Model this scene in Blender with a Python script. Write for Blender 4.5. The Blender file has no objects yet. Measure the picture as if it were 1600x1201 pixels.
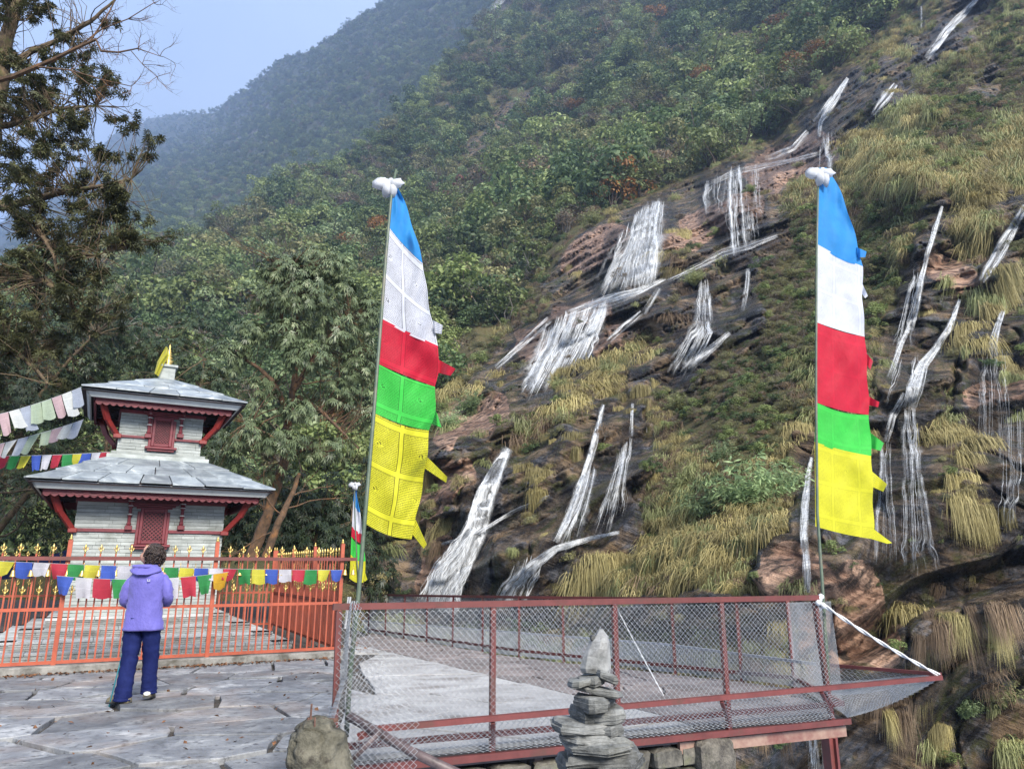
import bpy, math, random
import numpy as np
from mathutils import Matrix, Vector, Euler
R = math.radians
rnd = random.Random(7)
rng = np.random.default_rng(7)
scene = bpy.context.scene
COL = scene.collection

# ------------------------------------------------------------------ camera, world, sun, exposure
FOC = 1130.0                      # focal length in pixels of a 1600 px wide picture
TH = math.atan(285/1130.0); EYE = 1.45
CT, ST = math.cos(TH), math.sin(TH)
cd = bpy.data.cameras.new('camera'); cam = bpy.data.objects.new('camera', cd); COL.objects.link(cam)
cd.sensor_width = 36; cd.lens = 36*FOC/1600; cd.clip_start = .05; cd.clip_end = 12000
cam.location = (0, 0, EYE); cam.rotation_euler = (R(90)+TH, 0, 0)
scene.camera = cam

SUN_DIR = Vector((.42, -.80, .66)).normalized()
SUN_EL = math.asin(SUN_DIR.z); SUN_AZ = math.atan2(SUN_DIR.x, SUN_DIR.y)
world = bpy.data.worlds.new('World'); scene.world = world; world.use_nodes = True
wn = world.node_tree; wn.nodes.clear()
wo = wn.nodes.new('ShaderNodeOutputWorld'); wb = wn.nodes.new('ShaderNodeBackground')
sky = wn.nodes.new('ShaderNodeTexSky'); sky.sky_type = 'NISHITA'; sky.sun_disc = False
sky.sun_elevation = SUN_EL; sky.sun_rotation = SUN_AZ; sky.altitude = 2500; sky.air_density = 1.0
sky.dust_density = 1.5
tc = wn.nodes.new('ShaderNodeTexCoord'); nz = wn.nodes.new('ShaderNodeTexNoise')
nz.inputs['Scale'].default_value = 2.2; nz.inputs['Detail'].default_value = 5; nz.inputs['Roughness'].default_value = .5
cr = wn.nodes.new('ShaderNodeValToRGB')
cr.color_ramp.elements[0].position = .3; cr.color_ramp.elements[0].color = (2.6, 3.3, 4.7, 1)
cr.color_ramp.elements[1].position = .7; cr.color_ramp.elements[1].color = (4.1, 4.9, 6.2, 1)
mx = wn.nodes.new('ShaderNodeMix'); mx.data_type = 'RGBA'; mx.inputs[0].default_value = .86
wn.links.new(tc.outputs['Generated'], nz.inputs['Vector']); wn.links.new(nz.outputs['Fac'], cr.inputs[0])
wn.links.new(sky.outputs[0], mx.inputs[6]); wn.links.new(cr.outputs[0], mx.inputs[7])
wn.links.new(mx.outputs[2], wb.inputs['Color']); wb.inputs['Strength'].default_value = .1
wn.links.new(wb.outputs[0], wo.inputs[0])
sd = bpy.data.lights.new('sun', 'SUN'); sun = bpy.data.objects.new('sun', sd); COL.objects.link(sun)
sd.energy = 3.5; sd.angle = R(24); sd.color = (1, .94, .85)
sun.rotation_euler = SUN_DIR.to_track_quat('Z', 'Y').to_euler()
vs = scene.view_settings; vs.view_transform = 'Standard'; vs.look = 'None'; vs.gamma = 1; vs.use_curve_mapping = False
vs.exposure = 1.2
scene.render.engine = 'CYCLES'
scene.cycles.use_denoising = True
try:
    scene.cycles.denoiser = 'OPENIMAGEDENOISE'; scene.cycles.denoising_input_passes = 'RGB_ALBEDO_NORMAL'; scene.cycles.denoising_prefilter = 'ACCURATE'
except Exception: pass
scene.cycles.max_bounces = 6; scene.cycles.diffuse_bounces = 3; scene.cycles.transparent_max_bounces = 12
scene.cycles.volume_bounces = 1; scene.cycles.caustics_reflective = False; scene.cycles.caustics_refractive = False

# ------------------------------------------------------------------ geometry of the view -> world points
def at(px, py, Y):
    a = (px-800)/FOC; b = (600.5-py)/FOC
    s = Y/(CT-ST*b)
    return Vector((a*s, Y, EYE+(ST+CT*b)*s))
def at_z(px, py, z):
    a = (px-800)/FOC; b = (600.5-py)/FOC
    s = (z-EYE)/(ST+CT*b)
    return Vector((a*s, (CT-ST*b)*s, z))
def project(p):
    d = p[1]*CT+(p[2]-EYE)*ST; u = (p[2]-EYE)*CT-p[1]*ST
    return 800+FOC*p[0]/d, 600.5-FOC*u/d
def at_line(px, P, Q):
    """point (x, y) where the view column px meets the ground line P-Q"""
    lo, hi = -3.0, 4.0
    f = lambda t: project((P[0]+(Q[0]-P[0])*t, P[1]+(Q[1]-P[1])*t, 1.0))[0]-px
    for _ in range(50):
        m = (lo+hi)/2
        if f(lo)*f(m) <= 0: hi = m
        else: lo = m
    return P[0]+(Q[0]-P[0])*lo, P[1]+(Q[1]-P[1])*lo

# ------------------------------------------------------------------ materials
def nmat(name):
    m = bpy.data.materials.new(name); m.use_nodes = True
    nt = m.node_tree; nt.nodes.clear()
    out = nt.nodes.new('ShaderNodeOutputMaterial')
    return m, nt, out
def N(nt, typ, **kw):
    n = nt.nodes.new(typ)
    for k, v in kw.items(): setattr(n, k, v)
    return n
def ramp(nt, fac, stops, interp='LINEAR'):
    r = N(nt, 'ShaderNodeValToRGB'); r.color_ramp.interpolation = interp
    e = r.color_ramp.elements
    while len(e) < len(stops): e.new(.5)
    for i, (p, c) in enumerate(stops):
        e[i].position = p; e[i].color = (c[0], c[1], c[2], 1) if hasattr(c, '__len__') else (c, c, c, 1)
    nt.links.new(fac, r.inputs[0]); return r.outputs[0]
def noise(nt, scale, detail=4, vec=None, rough=.55, stretch=None, dist=0):
    n = N(nt, 'ShaderNodeTexNoise'); n.inputs['Scale'].default_value = scale
    n.inputs['Detail'].default_value = detail; n.inputs['Roughness'].default_value = rough
    n.inputs['Distortion'].default_value = dist
    if vec is not None:
        if stretch:
            mp = N(nt, 'ShaderNodeMapping'); mp.inputs['Scale'].default_value = stretch
            nt.links.new(vec, mp.inputs[0]); vec = mp.outputs[0]
        nt.links.new(vec, n.inputs['Vector'])
    return n.outputs['Fac']
def mixc(nt, fac, a, b, mode='MIX'):
    m = N(nt, 'ShaderNodeMix', data_type='RGBA', blend_type=mode)
    for s, v in ((0, fac), (6, a), (7, b)):
        if isinstance(v, (int, float)): m.inputs[s].default_value = v
        elif isinstance(v, tuple): m.inputs[s].default_value = (*v, 1)
        else: nt.links.new(v, m.inputs[s])
    return m.outputs[2]
def math_(nt, op, a, b=None, c=None):
    m = N(nt, 'ShaderNodeMath', operation=op)
    for i, v in enumerate((a, b, c)):
        if v is None: continue
        if isinstance(v, (int, float)): m.inputs[i].default_value = v
        else: nt.links.new(v, m.inputs[i])
    return m.outputs[0]
def principled(nt, out, color, rough=.8, bump=None, bstr=.3, bdist=.02, metallic=0, spec=.5):
    p = N(nt, 'ShaderNodeBsdfPrincipled')
    if isinstance(color, tuple): p.inputs['Base Color'].default_value = (*color, 1)
    else: nt.links.new(color, p.inputs['Base Color'])
    if isinstance(rough, (int, float)): p.inputs['Roughness'].default_value = rough
    else: nt.links.new(rough, p.inputs['Roughness'])
    p.inputs['Metallic'].default_value = metallic; p.inputs['Specular IOR Level'].default_value = spec
    if bump is not None:
        b = N(nt, 'ShaderNodeBump'); b.inputs['Strength'].default_value = bstr; b.inputs['Distance'].default_value = bdist
        nt.links.new(bump, b.inputs['Height']); nt.links.new(b.outputs[0], p.inputs['Normal'])
    nt.links.new(p.outputs[0], out.inputs[0]); return p
def position(nt): return N(nt, 'ShaderNodeNewGeometry').outputs['Position']
def objrand(nt): return N(nt, 'ShaderNodeObjectInfo').outputs['Random']

def simple(name, c1, c2, scale=8, rough=.7, bump=.3, bdist=.01, metallic=0, stretch=None, dirt=None, vary=0, spec=.5):
    """two-tone noise material; dirt = third colour in patches; vary = brightness change from object to object"""
    m, nt, out = nmat(name); pos = position(nt)
    n1 = noise(nt, scale, 5, pos, stretch=stretch); n2 = noise(nt, scale*6, 3, pos, stretch=stretch)
    f = math_(nt, 'ADD', math_(nt, 'MULTIPLY', n1, .7), math_(nt, 'MULTIPLY', n2, .3))
    c = ramp(nt, f, [(.36, c1), (.62, c2)])
    if dirt:
        c = mixc(nt, ramp(nt, noise(nt, scale*.6, 6, pos, .7), [(.52, 0), (.66, 1)]), c, dirt)
    if vary:
        v = math_(nt, 'MULTIPLY_ADD', objrand(nt), 2*vary, 1-vary)
        hs = N(nt, 'ShaderNodeHueSaturation'); nt.links.new(c, hs.inputs['Color']); nt.links.new(v, hs.inputs['Value']); c = hs.outputs[0]
    principled(nt, out, c, rough, f, bump, bdist, metallic, spec)
    return m

def foliage(name, dark, light, third=None, trans=.35, rand=.35, rough=.55):
    """leaf: colour changes from instance to instance and from leaf to leaf (attribute 'leaf'); lets some light through"""
    m, nt, out = nmat(name)
    at_ = N(nt, 'ShaderNodeAttribute', attribute_name='leaf')
    r = objrand(nt)
    f = math_(nt, 'ADD', math_(nt, 'MULTIPLY', at_.outputs['Fac'], 1-rand), math_(nt, 'MULTIPLY', r, rand))
    st = [(.1, dark), (.75, light)]
    if third: st.append((.97, third))
    c = ramp(nt, f, st)
    v = math_(nt, 'MULTIPLY_ADD', math_(nt, 'FRACT', math_(nt, 'MULTIPLY', r, 17.3)), .80, .84)
    hs = N(nt, 'ShaderNodeHueSaturation'); nt.links.new(c, hs.inputs['Color']); nt.links.new(v, hs.inputs['Value']); c = hs.outputs[0]
    p = N(nt, 'ShaderNodeBsdfPrincipled'); nt.links.new(c, p.inputs['Base Color']); p.inputs['Roughness'].default_value = rough
    p.inputs['Specular IOR Level'].default_value = .35
    t = N(nt, 'ShaderNodeBsdfTranslucent'); nt.links.new(c, t.inputs['Color'])
    ms = N(nt, 'ShaderNodeMixShader'); ms.inputs[0].default_value = trans
    nt.links.new(p.outputs[0], ms.inputs[1]); nt.links.new(t.outputs[0], ms.inputs[2]); nt.links.new(ms.outputs[0], out.inputs[0])
    return m

# ------------------------------------------------------------------ mesh builder and objects
class MB:
    def __init__(s): s.v = []; s.f = []; s.uv = None
    def add(s, vs, fs):
        o = len(s.v); s.v.extend([tuple(p) for p in vs]); s.f.extend([tuple(i+o for i in f) for f in fs])
    def box(s, x0, x1, y0, y1, z0, z1):
        s.add([(x0,y0,z0),(x1,y0,z0),(x1,y1,z0),(x0,y1,z0),(x0,y0,z1),(x1,y0,z1),(x1,y1,z1),(x0,y1,z1)],
              [(0,3,2,1),(4,5,6,7),(0,1,5,4),(1,2,6,5),(2,3,7,6),(3,0,4,7)])
        return s
    def bevbox(s, x0, x1, y0, y1, z0, z1, b=.005):
        """box whose 12 edges are chamfered"""
        vs = []; 
        for X, sx in ((x0, 1), (x1, -1)):
            for Yv, sy in ((y0, 1), (y1, -1)):
                for Z, sz in ((z0, 1), (z1, -1)):
                    vs += [(X, Yv+sy*b, Z+sz*b), (X+sx*b, Yv, Z+sz*b), (X+sx*b, Yv+sy*b, Z)]
        import itertools
        I = lambda a, b_, c, k: ((a*2+b_)*2+c)*3+k
        fs = [[I(a,0,0,0), I(a,0,1,0), I(a,1,1,0), I(a,1,0,0)] for a in (0,1)]
        fs += [[I(0,a,0,1), I(0,a,1,1), I(1,a,1,1), I(1,a,0,1)] for a in (0,1)]
        fs += [[I(0,0,a,2), I(0,1,a,2), I(1,1,a,2), I(1,0,a,2)] for a in (0,1)]
        for a in (0,1):
            for b_ in (0,1):
                fs.append([I(a,b_,0,0), I(a,b_,1,0), I(a,b_,1,1), I(a,b_,0,1)])
                fs.append([I(a,0,b_,0), I(a,1,b_,0), I(a,1,b_,2), I(a,0,b_,2)])
                fs.append([I(0,a,b_,1), I(1,a,b_,1), I(1,a,b_,2), I(0,a,b_,2)])
        for a in (0,1):
            for b_ in (0,1):
                for c in (0,1): fs.append([I(a,b_,c,0), I(a,b_,c,1), I(a,b_,c,2)])
        cx, cy, cz = (x0+x1)/2, (y0+y1)/2, (z0+z1)/2; out = []
        for f in fs:
            p = [Vector(vs[i]) for i in f]; n = (p[1]-p[0]).cross(p[2]-p[0]); c = sum(p, Vector())/len(p)-Vector((cx, cy, cz))
            out.append(tuple(f) if n.dot(c) > 0 else tuple(reversed(f)))
        s.add(vs, out); return s
    def beam(s, a, b, w, h, up=(0,0,1)):
        """rectangular bar from a to b, w wide, h high"""
        a, b = Vector(a), Vector(b); d = (b-a).normalized(); up = Vector(up)
        if abs(d.dot(up)) > .98: up = Vector((0,1,0))
        x = d.cross(up).normalized(); z = x.cross(d).normalized()
        vs = [p+x*sx*w/2+z*sz*h/2 for p in (a, b) for sx, sz in ((-1,-1),(1,-1),(1,1),(-1,1))]
        s.add(vs, [(0,1,2,3),(7,6,5,4),(0,4,5,1),(1,5,6,2),(2,6,7,3),(3,7,4,0)]); return s
    def tube(s, pts, rad, n=6, cap=True):
        pts = [Vector(p) for p in pts]; m = len(pts)
        if not hasattr(rad, '__len__'): rad = [rad]*m
        o = len(s.v); x = None
        for i, p in enumerate(pts):
            d = (pts[min(i+1, m-1)]-pts[max(i-1, 0)])
            d = d.normalized() if d.length > 1e-9 else Vector((0,0,1))
            if x is None:
                x = d.orthogonal().normalized()
            x = (x-d*x.dot(d)); x = x.normalized() if x.length > 1e-6 else d.orthogonal().normalized()
            y = d.cross(x)
            for k in range(n):
                a = 2*math.pi*k/n; q = p+(x*math.cos(a)+y*math.sin(a))*rad[i]; s.v.append(tuple(q))
        for i in range(m-1):
            for k in range(n):
                k2 = (k+1) % n; s.f.append((o+i*n+k, o+i*n+k2, o+(i+1)*n+k2, o+(i+1)*n+k))
        if cap and n > 2:
            s.f.append(tuple(o+k for k in reversed(range(n)))); s.f.append(tuple(o+(m-1)*n+k for k in range(n)))
        return s
    def loft(s, rings, cap=True):
        n = len(rings[0]); o = len(s.v)
        for r_ in rings: s.v.extend([tuple(p) for p in r_])
        for i in range(len(rings)-1):
            for k in range(n):
                k2 = (k+1) % n; s.f.append((o+i*n+k, o+i*n+k2, o+(i+1)*n+k2, o+(i+1)*n+k))
        if cap:
            s.f.append(tuple(o+k for k in reversed(range(n)))); s.f.append(tuple(o+(len(rings)-1)*n+k for k in range(n)))
        return s
    def lathe(s, prof, c=(0,0,0), n=12):
        return s.loft([[(c[0]+r_*math.cos(2*math.pi*k/n), c[1]+r_*math.sin(2*math.pi*k/n), c[2]+z) for k in range(n)] for r_, z in prof])
    def prism(s, poly, f0, f1):
        """poly: 2-D points; f0/f1: functions 2-D point -> 3-D for bottom and top"""
        n = len(poly); vs = [f0(p) for p in poly]+[f1(p) for p in poly]
        s.add(vs, [tuple(reversed(range(n))), tuple(range(n, 2*n))]+[(i, (i+1) % n, n+(i+1) % n, n+i) for i in range(n)]); return s
    def grid(s, fn, nu, nv, uv=None):
        o = len(s.v)
        for j in range(nv+1):
            for i in range(nu+1): s.v.append(tuple(fn(i/nu, j/nv)))
        for j in range(nv):
            for i in range(nu):
                a = o+j*(nu+1)+i; s.f.append((a, a+1, a+nu+2, a+nu+1))
        return s
    def mesh(s, name, mat=None, smooth=False, M=None):
        vs = s.v if M is None else [tuple(M @ Vector(p)) for p in s.v]
        me = bpy.data.meshes.new(name); me.from_pydata(vs, [], s.f)
        if mat is not None: me.materials.append(mat)
        if smooth: me.polygons.foreach_set('use_smooth', [True]*len(me.polygons))
        me.update(); return me
def link(name, me, parent=None):
    o = bpy.data.objects.new(name, me); COL.objects.link(o)
    if parent is not None: o.parent = parent
    return o
def tag(o, label=None, cat=None, group=None, kind=None):
    if label: o['label'] = label
    if cat: o['category'] = cat
    if group: o['group'] = group
    if kind: o['kind'] = kind
    return o
def thing(name, label, cat, loc=(0,0,0), rotz=0, group=None, kind=None):
    o = bpy.data.objects.new(name, None); COL.objects.link(o); o.empty_display_size = .1
    o.location = loc; o.rotation_euler = (0, 0, rotz)
    return tag(o, label, cat, group, kind)
def MW(o):
    M = Matrix.LocRotScale(o.location, o.rotation_euler, o.scale)
    return M if o.parent is None else MW(o.parent) @ M
def part(name, mb, mat, parent, world=False, smooth=False, label=None):
    """mesh under parent; world=True: coordinates given in the world"""
    me = mb.mesh(name, mat, smooth, MW(parent).inverted() if world else None)
    o = link(name, me, parent)
    if label: o['label'] = label
    return o
def solo(name, mb, mat, label, cat, group=None, kind=None, smooth=False, base=None):
    """a thing that is one mesh; base = its origin"""
    M = None if base is None else Matrix.Translation(-Vector(base))
    o = link(name, mb.mesh(name, mat, smooth, M))
    if base is not None: o.location = base
    return tag(o, label, cat, group, kind)
def children(o): return [c for c in COL.objects if c.parent == o]
def copy_tree(o, kids, parent=None):
    c = o.copy(); COL.objects.link(c)
    if parent is not None: c.parent = parent
    for ch, sub in kids: copy_tree(ch, sub, c)
    return c
def kid_tree(o): return [(c, kid_tree(c)) for c in o.children]

# ------------------------------------------------------------------ smooth value noise (numpy)
def _hash(ix, iy, iz, seed):
    h = (ix.astype(np.int64)*374761393+iy.astype(np.int64)*668265263+iz.astype(np.int64)*2147483647+seed*974711) & 0xffffffff
    h = ((h ^ (h >> 13))*1274126177) & 0xffffffff
    h = ((h ^ (h >> 15))*2246822519) & 0xffffffff
    return ((h ^ (h >> 16)) & 0xffff)/65535.0
def vnoise(P, scale, seed=0):
    Q = P/scale; I = np.floor(Q); Fr = Q-I; Fr = Fr*Fr*(3-2*Fr); I = I.astype(np.int64); r_ = 0
    for dx in (0, 1):
        for dy in (0, 1):
            for dz in (0, 1):
                w = (Fr[:, 0] if dx else 1-Fr[:, 0])*(Fr[:, 1] if dy else 1-Fr[:, 1])*(Fr[:, 2] if dz else 1-Fr[:, 2])
                r_ = r_+w*_hash(I[:, 0]+dx, I[:, 1]+dy, I[:, 2]+dz, seed)
    return r_*2-1
def sstep(a, b, x):
    t = np.clip((x-a)/(b-a), 0, 1); return t*t*(3-2*t)

# ================================================================== TERRAIN
class Depth:
    """smooth distance over the view from surveyed points (px, py, metres)"""
    def __init__(s, ctrl):
        c = np.array(ctrl, float); s.p = c[:, :2]/400.0; y = np.log(c[:, 2]); n = len(c)
        A = s._phi(np.linalg.norm(s.p[:, None]-s.p[None], axis=2))+np.eye(n)*.01
        Pm = np.c_[np.ones(n), s.p]; M = np.block([[A, Pm], [Pm.T, np.zeros((3, 3))]])
        s.w = np.linalg.solve(M, np.r_[y, 0, 0, 0])
    def _phi(s, r_): return -r_
    def __call__(s, px, py):
        q = np.c_[px, py]/400.0
        out = np.empty(len(q))
        for i in range(0, len(q), 20000):
            qq = q[i:i+20000]
            out[i:i+20000] = s._phi(np.linalg.norm(qq[:, None]-s.p[None], axis=2)) @ s.w[:-3]+np.c_[np.ones(len(qq)), qq] @ s.w[-3:]
        return np.exp(out)
def unproj(px, py, Y):
    a = (px-800)/FOC; b = (600.5-py)/FOC; s = Y/(CT-ST*b)
    return np.c_[a*s, Y, EYE+(ST+CT*b)*s]
def caps(px, py, items, soft=10):
    """1 inside any of the capsules (x0, y0, x1, y1, radius), fading out over soft"""
    m = np.zeros(len(px))
    for x0, y0, x1, y1, r_ in items:
        dx, dy = x1-x0, y1-y0; L = dx*dx+dy*dy+1e-9
        t = np.clip(((px-x0)*dx+(py-y0)*dy)/L, 0, 1)
        d = np.hypot(px-x0-t*dx, py-y0-t*dy)
        m = np.maximum(m, 1-sstep(r_-soft, r_+soft, d))
    return m

CLIFF_EDGE = [(520,900),(565,850),(600,790),(640,700),(690,640),(755,560),(800,500),(850,430),(900,365),(1000,312),(1080,275),
              (1190,228),(1260,165),(1330,95),(1400,25),(1440,-40),(1480,-120)]
def cliffness(px, py):
    """signed pixels to the right of / below the foot of the wooded slope"""
    ys = np.array([p[1] for p in CLIFF_EDGE][::-1], float); xs = np.array([p[0] for p in CLIFF_EDGE][::-1], float)
    return px-np.interp(py, ys, xs)

near_d = Depth([(1650,1250,22),(1650,1000,21),(1500,1050,21.5),(1350,1000,20),(1300,1250,21),(1100,1250,19),(1650,850,19),(1450,850,20),
 (1280,900,19),(1150,900,20),(950,900,25),(800,920,30),(680,920,34),(580,900,36),(400,880,37),(200,880,38),(-80,900,38),
 (1000,1060,22),(700,1060,30),(800,1250,18),(500,1250,24),(0,1250,27),(1150,1060,18),
 (1600,700,24),(1480,650,25),(1350,700,26),(1150,700,27),(1000,700,33),(850,700,38),(700,700,43),(600,720,50),(400,700,56),(200,700,58),(-80,700,60),
 (1600,450,34),(1450,450,36),(1250,500,38),(1080,520,45),(950,520,52),(820,560,58),(700,560,80),(500,560,90),(300,560,95),(-80,560,100),
 (1600,250,52),(1400,250,58),(1250,330,62),(1150,330,72),(1000,370,80),(900,400,95),(800,430,125),(600,430,160),(400,430,200),(250,430,235),(-80,430,250),
 (1600,80,80),(1450,100,95),(1300,180,105),(1200,220,135),(1050,250,165),(850,250,240),(700,280,280),(600,300,310),
 (1650,-60,120),(1450,-60,150),(1300,0,210),(1100,0,300),(900,0,420),(800,0,460),(800,-90,520),(1200,-90,300),(700,150,380),(1680,500,30),(1680,250,48)])
far_d = Depth([(200,430,430),(350,400,460),(500,320,520),(600,250,580),(750,80,680),(850,-60,740),(200,300,800),(350,270,850),(450,200,880),
 (550,120,900),(650,50,930),(190,195,2600),(260,180,2300),(340,170,1800),(400,130,1350),(480,85,1180),(560,30,1120),(620,-5,1100),(760,-110,1050),
 (0,340,2300),(-80,400,2200),(100,290,2500),(-80,520,420),(0,480,420)])

# what covers the cliff (surveyed patches: x0, y0, x1, y1, radius)
ROCK = [(890,420,1020,335,42),(770,575,1040,445,34),(960,450,1010,345,40),(820,590,940,490,44),(1110,300,1185,290,34),(1110,350,1180,350,44),
 (1195,270,1290,225,24),(1100,410,1220,368,15),(1062,575,1108,455,30),(1030,540,1150,520,26),(1165,425,1165,485,14),(1290,190,1320,130,24),
 (1345,200,1205,240,13),(1370,165,1408,130,18),(1395,110,1370,140,14),(1450,85,1525,5,20),(1550,120,1540,150,14),(1400,590,1468,335,26),
 (1380,700,1500,480,38),(1545,440,1600,330,20),(1560,640,1590,540,48),(1560,720,1560,800,60),(1450,760,1450,850,48),(1480,890,1600,850,66),
 (1350,860,1380,960,50),(690,925,790,715,26),(760,890,850,820,56),(890,810,940,650,26),(950,800,985,690,34),(840,760,880,700,28),(985,690,990,630,13),
 (780,910,980,830,26),(1262,700,1255,900,20),(1235,890,1340,1010,46),(640,800,760,650,34),(600,900,640,830,30),(1540,260,1560,330,10),
 (1400,1050,1600,980,70),(1250,1200,1600,1120,90),(1310,1050,1330,1100,60),(820,560,800,545,24),(1530,560,1600,470,16),(700,690,760,655,26),
 (1490,430,1470,450,24),(600,860,600,930,40),(640,940,1250,960,20),(1000,640,1000,560,16)]
SCARS = [(735,235,830,150,15),(700,300,760,240,9),(600,275,645,245,8),(1010,110,1045,70,10),(520,245,565,222,9),(630,300,652,292,5),(860,170,890,150,9),(780,220,800,190,16),(395,420,420,400,7),(335,350,352,325,8),(470,470,500,450,8),(880,120,905,100,8),(690,175,730,150,7)]
PINK = [(895,405,960,372,15),(1195,272,1280,235,18),(1080,355,1130,340,16),(1055,380,1075,372,10),(700,670,765,640,20),(830,545,850,520,16),
 (640,790,720,740,16),(670,910,690,860,16),(1235,895,1310,960,32),(1330,1000,1380,1010,20),(1460,415,1500,432,12),(1340,900,1350,960,16),(1200,905,1230,900,14),(1530,625,1590,600,9),
 (880,500,940,480,9),(1290,960,1290,1010,34),(940,545,960,520,8),(1110,330,1180,318,9)]
GOLD = [(1090,860,1240,850,70),(900,890,1080,880,48),(1200,760,1250,650,22),(1480,690,1490,760,28),(1500,560,1560,430,30),(1420,420,1440,340,22),
 (860,620,920,600,26),(860,640,870,680,20),(840,560,900,600,18),(640,860,700,820,24),(1070,300,1060,360,16),(1040,420,1060,380,14),(1480,380,1600,240,46),
 (1330,230,1400,260,36),(1400,80,1440,60,24),(700,640,760,600,20),(690,660,720,690,16),(800,690,850,760,20),(950,570,1010,560,18),(1400,990,1420,960,26),
 (1560,1080,1590,1150,30),(1230,360,1240,300,14),(1470,170,1350,200,14),(1590,560,1600,430,22),(1440,620,1460,650,14),(620,900,660,880,20)]

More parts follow.
